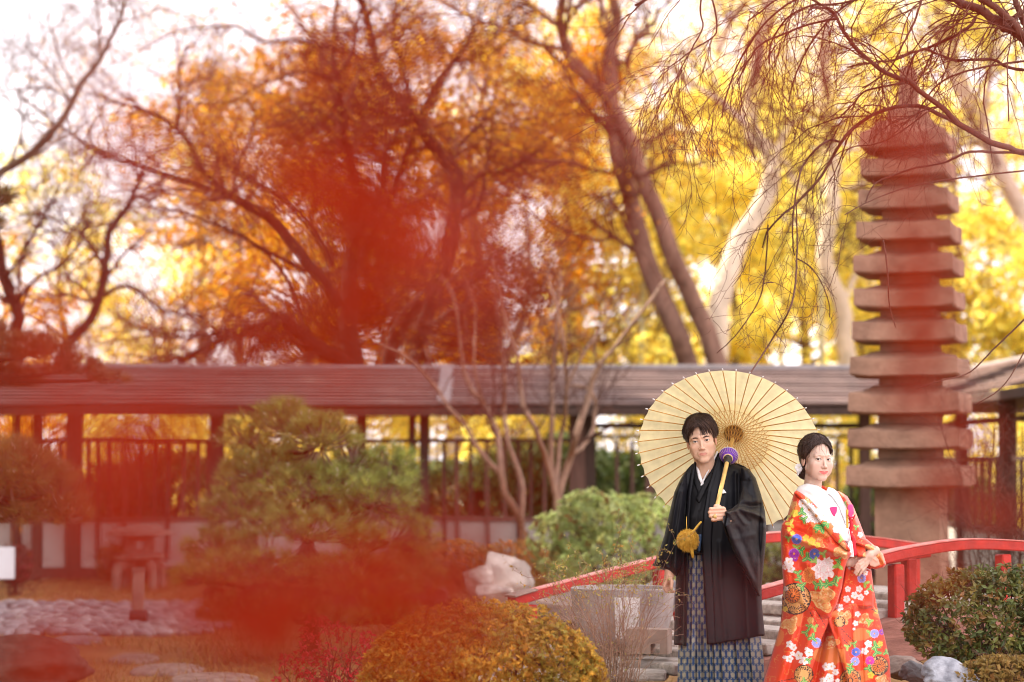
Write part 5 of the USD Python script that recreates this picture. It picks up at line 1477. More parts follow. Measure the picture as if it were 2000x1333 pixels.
        zm = -0.0605 + (0.20 * x - 0.0020 if s.f else -0.005 * x)
        up = (p[:, 2] < zm + 0.0072 * np.sqrt(np.clip(1 - (x / w) ** 2, 0, 1)) - 0.001 * np.exp(-(x / 0.004) ** 2)) & (p[:, 2] > zm - 0.0100 * np.sqrt(np.clip(1 - (x / (w * 0.94)) ** 2, 0, 1)))
        blend((up & (p[:, 1] < -0.068) & (x < w)) * 0.85, lip)
        ear = (x > 0.066) & (np.abs(p[:, 2] + 0.005) < 0.03) & (np.abs(p[:, 1] - 0.014) < 0.022)
        blend(ear * 0.35, np.asarray(skin) * [1.05, 0.72, 0.62])
        return np.clip(col, 0, 1)


def eye_mesh(hd, side, look):
    m = trimesh.creation.icosphere(subdivisions=4, radius=0.0122)
    v = np.array(m.vertices); c = np.array([0.031 * side, -0.0745, 0.008])
    W = hd.world(v + c)
    d = unit(np.asarray(look) - hd.world(c[None])[0])
    u = unit(W - hd.world(c[None])[0])
    a = np.degrees(np.arccos(np.clip(u @ d, -1, 1)))
    col = np.tile((0.62, 0.58, 0.56), (len(v), 1)); col[a < 29] = (0.045, 0.022, 0.014); col[a < 12] = (0.004, 0.004, 0.004)
    return (W, np.array(m.faces)), col


def strip_on(hd, pts, r, off, n=9, taper=(0.5, 1, 1, 0.3), k=5):
    """A thin tapered strand laid on the head along pixels of the photograph."""
    P3 = np.array([hd.hit(x, y, off) for x, y in resample(np.asarray(pts, float), 5)])
    c = resample(P3, n)
    return tubes(c[None], (r * np.interp(np.linspace(0, 1, n), np.linspace(0, 1, len(taper)), taper))[None], k)


def local_strip(hd, pts, r, n=9, taper=(0.4, 1, 0.3), flat=1.0, off=0.0, k=6):
    """A strand given by x and z in the head's frame, laid on the face."""
    out = []
    for x, z_ in resample(np.asarray(pts, float), n):
        ys_ = np.arange(-0.125, 0.0, 0.0008)
        q = np.c_[np.full(len(ys_), x), ys_, np.full(len(ys_), z_)]
        d = s_face(hd, q); kk = np.argmax(d < 0)
        out.append((x, ys_[kk] - off, z_))
    out = np.array(out)
    out[1:-1] = (out[:-2] + out[1:-1] * 2 + out[2:]) / 4
    return tubes(hd.world(out)[None], (r * np.interp(np.linspace(0, 1, n), np.linspace(0, 1, len(taper)), taper) * hd.s)[None], k)


def s_face(hd, q): return hd.face(q)


def manifold(mesh):
    v, f = mesh
    t = trimesh.Trimesh(v, f, process=True)
    try:
        m = manifold3d.Manifold(manifold3d.Mesh(np.asarray(t.vertices, np.float32), np.asarray(t.faces, np.uint32)))
        return m if m.num_tri() else None
    except Exception:
        return None


def solid(fn, lo, hi, h):
    """Surface net that closes to a solid; the grid is shifted a little when it does not."""
    for k in range(14):
        m = isosurf(fn, np.asarray(lo) - 0.13 * h * k * np.array([1, 0.7, 0.4]), hi, h * (1 + 0.011 * k))
        if manifold(m) is not None:
            break
    return m


def chain(joints):
    """Hulls of spheres along joints [(point, radius)...] joined into one solid."""
    out = None
    for (a, ra), (b, rb) in zip(joints[:-1], joints[1:]):
        s1 = manifold3d.Manifold.sphere(ra, 24).translate(tuple(map(float, a))); s2 = manifold3d.Manifold.sphere(rb, 24).translate(tuple(map(float, b)))
        h_ = manifold3d.Manifold.batch_hull([s1, s2])
        out = h_ if out is None else out + h_
    return out


def body_union(parts):
    """One continuous body from solids and nets; falls back to joining the meshes if a solid is not closed."""
    ms = [p if hasattr(p, "to_mesh") else manifold(p) for p in parts]
    if all(m is not None for m in ms):
        u = ms[0]
        for m in ms[1:]: u = u + m
        k = u.to_mesh()
        return np.array(k.vert_properties[:, :3]), np.array(k.tri_verts)
    print("body: joined without boolean")
    return cat_mesh([((p.to_mesh().vert_properties[:, :3], p.to_mesh().tri_verts) if hasattr(p, "to_mesh") else p) for p in parts])


def hand_sdf(palm, fingers, wrist):
    def fn(p):
        d = np.full(len(p), 9.0)
        for a, b, ra, rb in palm: d = smin(d, cap(p, a, b, ra, rb), 0.009)
        for a, b, ra, rb in wrist: d = smin(d, cap(p, a, b, ra, rb), 0.010)
        for f in fingers:
            g_ = np.full(len(p), 9.0)
            for (a, ra), (b, rb) in zip(f[:-1], f[1:]): g_ = smin(g_, cap(p, a, b, ra, rb), 0.0025)
            d = smin(d, g_, 0.0045)
        return d
    return fn


def J(px, py, dY, Y0): return P(px, py, Y0 + dY)


def smooth_outline(pts, r=2.0):
    g_ = shapely.Polygon(pts).buffer(0)
    for q in (r, r / 2, r / 4, r / 10):
        o = g_.buffer(-q).buffer(2 * q).buffer(-q)
        if q and o.geom_type == "Polygon" and o.area > 0.93 * g_.area:
            return o
    return g_


def sheet(outline, Yf, Yb, res=2.2, rr=3.0, edge=0.004, disp=None):
    """A closed garment piece over a pixel outline: front surface Yf(x, y), back surface Yb(x, y); both meet at the outline.
    rr: pixels over which the front rounds off to the edge. Returns mesh, pixel coordinates and a front mask."""
    g_ = outline if hasattr(outline, "exterior") else smooth_outline(outline)
    if g_.geom_type != "Polygon": g_ = max(g_.geoms, key=lambda q: q.area)
    L = g_.exterior.length; nb = int(L / res)
    bd = np.array([g_.exterior.interpolate(q).coords[0] for q in np.linspace(0, L, nb, endpoint=False)])
    x0, y0, x1, y1 = g_.bounds
    X, Yq = np.meshgrid(np.arange(x0, x1, res), np.arange(y0, y1, res * 0.87)); X[1::2] += res / 2
    pts = np.c_[X.ravel(), Yq.ravel()]
    sp_ = shapely.points(pts); shapely.prepare(g_)
    dist = shapely.distance(g_.exterior, sp_)
    ok = shapely.contains(g_, sp_) & (dist > res * 0.6)
    pts, din = pts[ok], dist[ok]
    allp = np.vstack([bd, pts]); d = np.r_[np.zeros(nb), din]
    tri = Delaunay(allp).simplices
    cen = allp[tri].mean(1)
    tri = tri[shapely.contains(g_, shapely.points(cen))]
    a, b, c = allp[tri[:, 0]], allp[tri[:, 1]], allp[tri[:, 2]]
    ar = (b[:, 0] - a[:, 0]) * (c[:, 1] - a[:, 1]) - (b[:, 1] - a[:, 1]) * (c[:, 0] - a[:, 0])
    tri[ar < 0] = tri[ar < 0][:, ::-1]          # pixel y runs down: this order faces the lens
    tri = tri[np.abs(ar) > 1e-6]
    x, y = allp[:, 0], allp[:, 1]
    yf, yb = Yf(x, y), Yb(x, y)
    k = np.sqrt(np.clip(1 - (1 - np.minimum(d / rr, 1)) ** 2, 0, 1))
    mid = np.minimum(yf + edge, yb)
    F_ = mid + (yf - mid) * k
    if disp is not None: F_ = F_ - disp(x, y) * np.minimum(d / (rr * 0.7), 1)
    B_ = np.maximum(mid + (yb - mid) * k, F_)
    n = len(allp)
    inner = np.arange(n) >= nb
    vf = P(x, y, F_); vb = P(x, y, B_)
    mp_ = np.arange(n); mp_[nb:] = np.arange(n, n + (n - nb))
    V = np.vstack([vf, vb[nb:]])
    F = np.vstack([tri[:, ::-1], mp_[tri]])
    pxy = np.vstack([allp, allp[nb:]])
    return (V, F), pxy, np.r_[np.ones(n, bool), np.zeros(n - nb, bool)]


def ridges(lines):
    """Fold displacement from (polyline, height in metres, width in pixels); negative heights are creases."""
    ls = [(shapely.LineString(p), a, w) for p, a, w in lines]

    def fn(x, y):
        pt = shapely.points(np.c_[x, y]); out = np.zeros(len(x))
        for l, a, w in ls:
            out += a * np.exp(-(shapely.distance(l, pt) / w) ** 2)
        return out
    return fn


def wrinkle(seed, amp, sx, sy):
    return lambda x, y: amp * 2 * (meshkit.fbm(np.stack([x / sx, y / sy, np.full(len(x), seed * 1.3)], -1), 3, seed) - 0.5)


def plus(*fs): return lambda x, y: sum(f(x, y) for f in fs)


# ------------------------------------------------------------------ the man
YM = 12.25
man = thing("person", "man in black haori and blue patterned hakama holding the paper umbrella on his shoulder", "person", P(1400, 1484, YM))
mh = Head((1369.3, 861.8), 12.12, math.radians(-6), math.radians(4), math.radians(8.5), 0.945, False)
SK1 = (0.56, 0.345, 0.24)
neck_base = mh.world(np.array([[0, 0.040, -0.19]]))[0]
Yh = 11.70
fist = hand_sdf(
    [(J(1413, 995, 0.006, Yh), J(1414, 1013, 0.010, Yh), 0.012, 0.012), (J(1414, 1013, 0.010, Yh), J(1421, 1019, 0.020, Yh), 0.013, 0.017), (J(1412, 997, 0.02, Yh), J(1420, 1014, 0.030, Yh), 0.014, 0.017)],
    [[(J(1412, y0, -0.002, Yh), 0.0098), (J(xp, y1, -0.021, Yh), 0.0086), (J(xp + 0.5, y2, 0.010, Yh), 0.0078), (J(1398, y2 + 1, 0.022, Yh), 0.0070)]
     for y0, y1, y2, xp in ((993.5, 994.5, 997, 1388), (1000, 1001, 1003, 1386), (1006.5, 1008, 1009.5, 1387.5), (1013, 1015, 1016.5, 1392))] +
    [[(J(1417, 1008, 0.034, Yh), 0.013), (J(1409, 994, 0.020, Yh), 0.0105), (J(1403, 989, 0.000, Yh), 0.0095), (J(1397, 988.5, -0.013, Yh), 0.0082)]],
    [(J(1419, 1015, 0.020, Yh), J(1431, 1025, 0.12, Yh), 0.019, 0.020)])
hang = hand_sdf(
    [(J(1305, 1128, 0.0, 12.14), J(1299, 1139, 0.0, 12.14), 0.017, 0.012), (J(1308, 1128, 0.01, 12.14), J(1309, 1141, 0.02, 12.14), 0.015, 0.011), (J(1302, 1136, 0.0, 12.14), J(1310, 1140, 0.025, 12.14), 0.012, 0.011)],
    [[(J(1298 + 3.6 * k, 1139 + 0.7 * k, -0.004 + 0.011 * k, 12.14), 0.0092), (J(1297.5 + 3.6 * k, 1149 + 0.5 * k, -0.006 + 0.012 * k, 12.14), 0.0083), (J(1302 + 3.4 * k, 1155.5, 0.000 + 0.012 * k, 12.14), 0.0075), (J(1307.5 + 3.0 * k, 1156, 0.008 + 0.012 * k, 12.14), 0.0066)] for k in range(4)] +
    [[(J(1309, 1126, -0.012, 12.14), 0.012), (J(1312, 1138, -0.024, 12.14), 0.0098), (J(1311, 1147, -0.028, 12.14), 0.0088), (J(1310, 1153.5, -0.024, 12.14), 0.0074)]],
    [(J(1307, 1126, 0.0, 12.14), J(1309, 1105, 0.01, 12.14), 0.024, 0.027)])
f_lo, f_hi = P(1376, 1050, Yh - 0.06), P(1452, 972, Yh + 0.17)
h_lo, h_hi = P(1286, 1166, 12.08), P(1332, 1092, 12.24)
body = body_union([
    mh.mesh(0.0023), solid(fist, f_lo, f_hi, 0.0024), solid(hang, h_lo, h_hi, 0.0023),
    chain([(neck_base, 0.058), (P(1392, 940, 12.27), 0.062), (P(1400, 1010, 12.26), 0.105), (P(1404, 1085, 12.26), 0.10), (P(1405, 1150, 12.27), 0.12)]),
    chain([(P(1392, 945, 12.27), 0.055), (P(1354, 958, 12.26), 0.045), (P(1328, 1030, 12.20), 0.036), (P(1309, 1105, 12.15), 0.027)]),
    chain([(P(1392, 945, 12.27), 0.055), (P(1446, 952, 12.26), 0.045), (P(1464, 1016, 12.27), 0.032), (J(1429, 1023, 0.115, Yh), 0.017)]),
    chain([(P(1385, 1150, 12.30), 0.085), (P(1362, 1310, 12.30), 0.055), (P(1360, 1465, 12.30), 0.042), (P(1358, 1476, 12.20), 0.034)]),
    chain([(P(1425, 1150, 12.30), 0.085), (P(1440, 1310, 12.30), 0.055), (P(1446, 1465, 12.30), 0.042), (P(1448, 1476, 12.20), 0.034)])])
col = mh.paint(body[0], SK1, (0.50, 0.20, 0.155), None)
far_ = np.linalg.norm(body[0] - mh.o, axis=1) > 0.25
col[far_] = np.asarray(SK1) * [1.02, 0.95, 0.92]
put(man, "body", body, "skin", smooth=True, col=col)
for sd in (-1, 1):
    m, c = eye_mesh(mh, sd, (0.1, 0, 1.52)); put(man, "eye", m, "eye", smooth=True, col=c)
    put(man, "eyebrow", cat_mesh([local_strip(mh, [(sd * 0.014, 0.0250 + z_), (sd * 0.030, 0.0275 + z_), (sd * 0.048, 0.0232 + z_ * 0.5)], 0.0024, taper=(0.7, 1.1, 0.9, 0.3), off=-0.0006) for z_ in (0, 0.0022)]), "hair_dark", smooth=True)
    u = np.linspace(-1, 1, 9)
    lash = np.c_[0.031 * sd + sd * u * 0.0146, np.zeros(9), 0.008 + 0.0050 * np.sqrt(np.clip(1 - u * u, 0, 1)) + 0.0012 * u]
    e_ = lash - [0.031 * sd, 0, 0.008]; lash[:, 1] = -0.0745 - np.sqrt(np.clip(0.0137 ** 2 - e_[:, 0] ** 2 - e_[:, 2] ** 2, 0, 1)) - 0.0002
    put(man, "eyelash", tubes(mh.world(lash)[None], np.full((1, 9), 0.0010), 5), "hair_dark", smooth=True)
hair = put(man, "hair", mh.world(isosurf(mh.hair, (-0.115, -0.11, -0.09), (0.115, 0.15, 0.175), 0.0032)[0]), "hair_dark") if False else None
hv, hf = isosurf(mh.hair, (-0.115, -0.115, -0.09), (0.115, 0.155, 0.18), 0.003)
hair = put(man, "hair", (mh.world(hv), hf), "hair_dark", smooth=True)
locks = []
r2 = np.random.default_rng(12)
fr = [([(1362, 828), (1352, 838), (1345, 850), (1343, 866)], 4.5), ([(1366, 824), (1353, 832), (1344, 842), (1340, 856)], 5), ([(1360, 822), (1347, 828), (1339, 840), (1337, 852)], 5),
      ([(1362, 826), (1370, 834), (1374, 845), (1376, 852)], 3.6), ([(1364, 824), (1374, 833), (1380, 843), (1383, 850)], 4.0), ([(1368, 822), (1379, 831), (1387, 843), (1391, 854)], 5),
      ([(1372, 821), (1384, 829), (1393, 840), (1397, 853)], 5), ([(1378, 819), (1390, 826), (1399, 838), (1401, 851)], 5), ([(1365, 828), (1371, 840), (1373, 850), (1374.5, 855)], 2.8),
      ([(1366, 826), (1376, 838), (1379, 849), (1379.5, 853)], 3.0), ([(1369, 824), (1383, 836), (1386, 846), (1386.5, 852)], 3.2), ([(1361, 829), (1356, 837), (1352, 846), (1349.5, 855)], 3.2),
      ([(1363, 820), (1356, 818), (1346, 824), (1339, 834)], 5), ([(1372, 815), (1360, 813), (1349, 819), (1340, 828)], 5), ([(1378, 815), (1388, 817), (1396, 826), (1401, 836)], 5),
      ([(1361, 826), (1366, 834), (1368.5, 843), (1369.5, 852)], 2.8), ([(1385, 818), (1395, 826), (1402, 840), (1402.5, 852)], 4.5), ([(1370, 812), (1376, 809), (1384, 812), (1392, 820)], 5)]
for p_, w in fr:
    for q in range(3):
        pj = np.asarray(p_, float) + r2.normal(0, 1.0, (len(p_), 2)) + np.linspace(0, 1, len(p_))[:, None] * r2.normal(0, 1.5, (1, 2))
        locks.append(strip_on(mh, pj, w / 1000 * r2.uniform(0.55, 0.95), 0.002 + 0.003 * r2.random(), 10, (0.6, 1, 0.9, 0.15)))
put(hair, "locks", cat_mesh(locks), "hair_dark", smooth=True)

def flyaways(hd, n, seed, lo, down):
    """Fine single hairs lying on the hair's outside."""
    r2 = np.random.default_rng(seed)
    d = unit(r2.normal(size=(n, 3)) + [0, 0, 0.5]); d = d[d[:, 2] > lo]
    t_ = np.linspace(0.03, 0.16, 131)
    q = np.array([0, 0.022, 0.045]) + d[:, None] * t_[None, :, None]
    v = hd.hair(q.reshape(-1, 3)).reshape(len(d), -1)
    k = (v < 0.0012).cumsum(1).argmax(1); ok = (v.min(1) < 0)
    p0 = (np.array([0, 0.022, 0.045]) + d * (t_[k] + 0.0012)[:, None])[ok]; d = d[ok]
    fl = unit(np.stack([d[:, 0] * 0.8, d[:, 1] * 0.5 - 0.35 + 0 * down, -0.35 - 0.6 * down + 0 * d[:, 2]], 1) + r2.normal(0, 0.25, d.shape))
    fl = unit(fl - d * (fl * d).sum(1, keepdims=True))
    L = r2.uniform(0.02, 0.05, (len(d), 1))
    c = np.stack([p0 - fl * L * 0.5, p0 + d * 0.0015, p0 + fl * L * 0.5 + d * r2.uniform(-0.002, 0.004, (len(d), 1))], 1)
    return tubes(hd.world(c.reshape(-1, 3)).reshape(c.shape), np.tile([0.0006, 0.0009, 0.0003], (len(c), 1)), 3, False)


put(hair, "strands", flyaways(mh, 2200, 3, -0.2, 0.6), "hair_dark", kind="stuff")
XC = lambda y: np.interp(y, [880, 905, 945, 1000, 1100, 1250, 1500], [1384, 1386, 1400, 1404, 1404, 1405, 1408])
HW = lambda y: np.interp(y, [880, 900, 912, 925, 945, 1000, 1100, 1250, 1500], [30, 34, 56, 72, 80, 86, 84, 91, 95])
DP = lambda y: np.interp(y, [880, 900, 930, 960, 1010, 1080, 1250, 1500], [0.038, 0.042, 0.068, 0.115, 0.15, 0.145, 0.16, 0.18])


def mfront(off=0.0):
    return lambda x, y: YM + 0.03 - (DP(y) + 0.03) * np.sqrt(np.clip(1 - ((x - XC(y)) / (HW(y) + 3)) ** 2, 0.02, 1)) - off


def mback(off=0.0):
    return lambda x, y: YM + 0.03 + (DP(y)) * np.sqrt(np.clip(1 - ((x - XC(y)) / (HW(y) + 3)) ** 2, 0.02, 1)) + off


# hakama: pleated, with woven hexagons
def hak_disp(x, y):
    t = (y - 1075) / 425.0
    d = np.zeros(len(x))
    for x0, x1, a in ((1345, 1330, .010), (1352, 1347, .014), (1361, 1360, .016), (1378, 1392, .018), (1386, 1402, .018), (1400, 1418, .018), (1425, 1452, .020), (1450, 1482, .018)):
        xl = x0 + (x1 - x0) * t
        u = (x - xl) / 16.0
        d += 1.7 * a * np.where((u > 0) & (u < 1), (1 - u), 0) * np.clip(t * 3 + 0.35, 0, 1)
    slit = np.clip((y - 1195) / 60, 0, 1)
    xs_ = 1369 - 1.5 * (y - 1205) / 128
    d -= slit * 0.045 * np.exp(-((x - xs_) / (2.5 + 7.0 * np.clip((y - 1205) / 140, 0, 1))) ** 2)
    return d


def hak_paint(pxy):
    x = (pxy[:, 0] - 1360) / 387; y = (pxy[:, 1] - 1075) / 387
    fan = 1 + 0.25 * np.clip(y, 0, 1)
    x = x / fan; sx, sy = 0.0265, 0.0350
    col = np.tile((0.006, 0.034, 0.105), (len(x), 1))
    i = np.round(y / sy); xo = x - (i % 2) * sx / 2
    lx = np.abs(xo - np.round(xo / sx) * sx); ly = np.abs(y - i * sy)
    hexm = (lx < 0.0088) & (ly < 0.0138 - 0.55 * lx)
    i2 = np.floor(y / sy) + 0.5
    xb = x - sx / 2 * 0.5; lx2 = np.abs(xb - np.round(xb / (sx / 2)) * sx / 2 + 0.0); ly2 = np.abs(y - i2 * sy)
    small = np.hypot(lx2 * 1.2, ly2) < 0.0036
    col[hexm] = (0.23, 0.205, 0.15); col[small] = (0.21, 0.19, 0.13)
    return col * (0.9 + 0.2 * meshkit.noise(np.stack([pxy[:, 0] / 7, pxy[:, 1] / 30, x * 0], -1), 3))[:, None]


hk_out = smooth_outline([(1332, 1066), (1386, 1066), (1455, 1120), (1484, 1230), (1492, 1290), (1493, 1333), (1497, 1480), (1320, 1480), (1323, 1333), (1325, 1260), (1330, 1150)], 4)
m, pxy, fr_ = sheet(hk_out, lambda x, y: mfront(-0.05)(x, y) - 0.022 * np.clip((y - 1240) / 30, 0, 1) - 0.02 * np.clip((1385 - x) / 10, 0, 1), mback(-0.03), res=1.5, rr=10, disp=plus(hak_disp, wrinkle(3, 0.006, 14, 60)))
put(man, "hakama", m, "hakama_silk", smooth=True, col=hak_paint(pxy))
# kimono between the haori fronts, white collar, belt
m, _, _ = sheet([(1357, 906), (1362, 915), (1372, 946), (1403, 886), (1412, 892), (1400, 960), (1392, 1030), (1392, 1076), (1334, 1076), (1340, 1000), (1346, 945)], mfront(-0.008), mback(-0.03), rr=5, disp=ridges([([(1404, 890), (1372, 952), (1352, 1010)], 0.010, 7), ([(1374, 960), (1362, 1010), (1352, 1060)], 0.006, 4), ([(1366, 1000), (1360, 1060)], -0.005, 2.5)]))
put(man, "kimono", m, "black_kimono", smooth=True)
put(man, "kimono_collar", cat_mesh([sheet([(1356, 902), (1361, 905), (1368, 930), (1373.5, 948), (1366, 972), (1356, 945), (1352, 918)], mfront(0.002), mfront(-0.012), rr=2)[0],
                                     sheet([(1401, 886), (1407, 884), (1412, 889), (1396, 925), (1380, 955), (1366, 985), (1358, 975), (1371, 950), (1387, 920)], mfront(0.008), mfront(-0.01), rr=2)[0]]), "black_kimono", smooth=True)
put(man, "white_collar", cat_mesh([sheet([(1358, 898), (1362.5, 901), (1366, 918), (1371, 935), (1375.5, 945), (1371.5, 950), (1364, 936), (1359.5, 915)], mfront(0.006), mfront(-0.01), rr=1.5, res=1.2)[0],
                                    sheet([(1400, 881), (1403.5, 883), (1392, 907), (1380, 930), (1370, 950), (1367.5, 948), (1377, 928), (1389, 905)], mfront(0.012), mfront(-0.008), rr=1.5, res=1.2)[0]]), "white_silk", smooth=True)
put(man, "belt", cat_mesh([sheet([(1334, 1068), (1388, 1064), (1388, 1074), (1334, 1078)], mfront(0.012), mfront(-0.01), rr=2)[0], sheet([(1334, 1079), (1388, 1076), (1388, 1083), (1334, 1086)], mfront(0.008), mfront(-0.01), rr=2)[0]]), "black_silk", smooth=True)
put(man, "belt_knot", sheet([(1363, 1045), (1370, 1043), (1371, 1050), (1368, 1078), (1362, 1080)], mfront(0.02), mfront(0.0), rr=2)[0], "hakama_silk", col=np.tile((0.03, 0.06, 0.12), (len(sheet([(1363, 1045), (1370, 1043), (1371, 1050), (1368, 1078), (1362, 1080)], mfront(0.02), mfront(0.0), rr=2)[0][0]), 1)), smooth=True)
# haori: back, two fronts, collar band, two wide sleeves
hb = put(man, "haori", cat_mesh([
    sheet([(1359, 900), (1385, 893), (1406, 884), (1430, 902), (1456, 912), (1475, 938), (1488, 1000), (1487, 1100), (1488, 1180), (1494, 1242), (1440, 1250), (1316, 1260), (1319, 1180), (1323, 1100), (1322, 1000), (1326, 950), (1344, 918)], mback(-0.006), mback(0.006), rr=3, res=3)[0],
    sheet([(1356, 902), (1353, 925), (1347, 960), (1343, 1010), (1341, 1080), (1339, 1180), (1338, 1261), (1316, 1260), (1318, 1180), (1321, 1100), (1321, 1000), (1324, 955), (1341, 918)], mfront(0.014), mfront(0.004), rr=4, disp=plus(ridges([([(1340, 930), (1331, 1010), (1328, 1120)], 0.010, 5), ([(1345, 960), (1337, 1100), (1330, 1250)], -0.006, 4)]), wrinkle(5, 0.004, 14, 80)))[0],
    sheet([(1408, 884), (1396, 930), (1384, 975), (1376, 1030), (1374, 1080), (1378, 1180), (1383, 1257), (1397, 1258), (1440, 1251), (1494, 1241), (1488, 1180), (1487, 1100), (1489, 1000), (1476, 940), (1456, 912), (1432, 902)], mfront(0.016), mfront(0.004), rr=4,
          disp=plus(ridges([([(1436, 925), (1437, 990)], -0.012, 4), ([(1444, 930), (1443, 985)], 0.010, 4), ([(1420, 915), (1412, 1000), (1408, 1120)], 0.006, 7), ([(1405, 1060), (1409, 1150), (1418, 1250)], 0.006, 5), ([(1454, 1120), (1456, 1180), (1460, 1248)], -0.006, 3), ([(1478, 1150), (1482, 1240)], 0.008, 6)]), wrinkle(6, 0.005, 26, 80)))[0]]), "black_silk", smooth=True)
put(man, "haori_collar", cat_mesh([
    sheet([(1357, 899), (1360, 905), (1356, 930), (1350, 965), (1347, 1010), (1345, 1080), (1343, 1180), (1341, 1262), (1333, 1262), (1335, 1180), (1337, 1080), (1338, 1010), (1342, 960), (1350, 918)], mfront(0.024), mfront(0.010), rr=2.5)[0],
    sheet([(1405, 882), (1412, 886), (1409, 925), (1401, 965), (1393, 1010), (1390, 1060), (1391, 1100), (1395, 1180), (1398, 1259), (1381, 1259), (1377, 1180), (1372, 1100), (1370, 1050), (1374, 1000), (1382, 955), (1394, 915)], mfront(0.028), mfront(0.010), rr=2.5, disp=ridges([([(1404, 900), (1386, 960), (1380, 1010)], -0.004, 2)]))[0]]), "black_silk", smooth=True)
sl = put(man, "sleeve", sheet(smooth_outline([(1340, 918), (1328, 938), (1317, 962), (1308, 1000), (1297, 1048), (1285, 1083), (1274, 1105), (1290, 1111), (1306, 1118), (1322, 1127), (1330, 1105), (1335, 1060), (1338, 1000), (1344, 950)], 2),
                              lambda x, y: 12.17 - 0.075 + 0.0010 * np.abs(x - 1318) + 0.02 * np.clip((960 - y) / 40, 0, 1), lambda x, y: 12.26 + 0 * x, rr=10, edge=0.06,
                              disp=plus(ridges([([(1328, 945), (1316, 1010), (1298, 1090)], 0.014, 7), ([(1334, 960), (1325, 1030), (1318, 1110)], 0.012, 5), ([(1331, 950), (1320, 1020), (1308, 1105)], -0.010, 4)]), wrinkle(7, 0.006, 10, 45)))[0], "black_silk", smooth=True)
ycuff = lambda x, y: 12.18 - 0.0066 * np.clip(1484 - x, 0, 75) * np.clip((y - 940) / 60, 0, 1)
sr_out = smooth_outline([(1448, 912), (1463, 916), (1476, 934), (1487, 968), (1494, 998), (1497, 1030), (1495.5, 1062), (1490, 1120), (1485, 1168), (1478, 1160), (1463, 1134), (1446, 1104), (1431, 1074), (1421, 1048), (1414, 1027), (1417.5, 1012), (1415.5, 999), (1432, 992), (1441, 984), (1446, 960), (1445, 935)], 2)
put(man, "sleeve", sheet(sr_out, lambda x, y: ycuff(x, y) - 0.095, lambda x, y: ycuff(x, y) + 0.085, rr=12, edge=0.06, res=1.6,
                         disp=plus(ridges([([(1416, 1000), (1434, 994), (1443, 992), (1470, 1002), (1493, 1012)], 0.034, 6), ([(1447, 987), (1466, 991), (1488, 985)], -0.030, 5), ([(1452, 975), (1470, 981), (1488, 975)], 0.014, 5),
                                           ([(1436, 997), (1446, 1012), (1454, 1023)], 0.012, 3.5), ([(1424, 1004), (1432, 1016)], 0.008, 3), ([(1445, 1000), (1462, 1018)], -0.010, 4), ([(1420, 1030), (1445, 1085), (1472, 1140)], 0.014, 7), ([(1440, 1035), (1462, 1090), (1480, 1150)], -0.014, 6),
                                           ([(1492, 1030), (1482, 1100), (1482, 1150)], 0.012, 6), ([(1455, 945), (1463, 965)], -0.010, 4), ([(1468, 935), (1480, 985)], 0.012, 6), ([(1430, 1055), (1470, 1045)], 0.008, 6)]), wrinkle(8, 0.010, 12, 22)))[0], "black_silk", smooth=True)
put(man, "inner_cuff", sheet([(1413, 1004), (1418, 1010), (1419, 1026), (1424, 1046), (1436, 1070), (1428, 1066), (1416, 1040), (1411, 1022)], lambda x, y: ycuff(x, y) - 0.05, lambda x, y: ycuff(x, y) - 0.02, rr=2)[0], "black_lacquer", smooth=True)
for q in ([(1410, 957.5), (1413.5, 956), (1415.5, 958), (1419, 963.5), (1411, 965), (1409, 961)], [(1333.5, 964), (1336, 965), (1335, 969), (1333, 971)]):
    put(hb, "crest", sheet(smooth_outline(q, 0.3), mfront(0.034), mfront(0.02), res=0.9, rr=0.6, edge=0.001)[0], "white_silk", smooth=True)
# tasselled cord
c0 = P(1343.5, 1055, 12.0)
r2 = np.random.default_rng(21)
pm = put(man, "pompom", blob(c0, (0.048, 0.034, 0.047), 4, 0.10, 5, 3), "gold", smooth=True)
u = unit(r2.normal(size=(1500, 3)) + [0, -0.4, 0]); s0 = c0 + u * [0.044, 0.032, 0.044]
put(pm, "fluff", tubes(np.stack([s0, s0 + u * 0.008 + r2.normal(0, 0.002, s0.shape), s0 + u * 0.013 + [0, 0, -0.004] + r2.normal(0, 0.003, s0.shape)], 1), np.tile([0.0011, 0.0009, 0.0004], (1500, 1)), 3, False), "gold", kind="stuff")
put(man, "cord", cat_mesh([tube([P(1341, 1010, 12.02), P(1341, 1025, 11.99), P(1342, 1040, 11.985)], 0.0022, 8, 6), tube([P(1369, 1020, 12.0), P(1362, 1028, 11.975), P(1355, 1037, 11.97), P(1350, 1042, 11.975)], 0.0055, 10, 7), tube([P(1350, 1070, 11.98), P(1352, 1080, 11.985), P(1353, 1089, 12.0)], [0.007, 0.0095, 0.006], 8, 7)]), "gold", smooth=True)
rc = J(1399, 1006.7, -0.012, Yh); a = np.linspace(0, 2 * np.pi, 20)
put(man, "ring", tubes(np.stack([rc[0] + 0 * a, rc[1] + 0.0105 * np.cos(a), rc[2] + 0.0098 * np.sin(a)], -1)[None], np.full((1, 20), 0.0013), 6), "silver", smooth=True)

# ------------------------------------------------------------------ the paper umbrella
tint_mat("oil_paper", 0.6, 0.72, spec=0.25, bump=0.1, bscale=70, var=0.10, vscale=30)
apex = P(1434, 843, 12.41)
grip = P(1397, 1004, Yh + 0.002)
ax = unit(grip - apex)
ue = unit(np.cross(ax, [0, 0, 1])); ve = np.cross(ax, ue)
um = thing("paper_umbrella", "large round cream oil paper umbrella with bamboo ribs held behind the couple", "umbrella", apex)
RU, DU, NR = 0.470, 0.215, 44


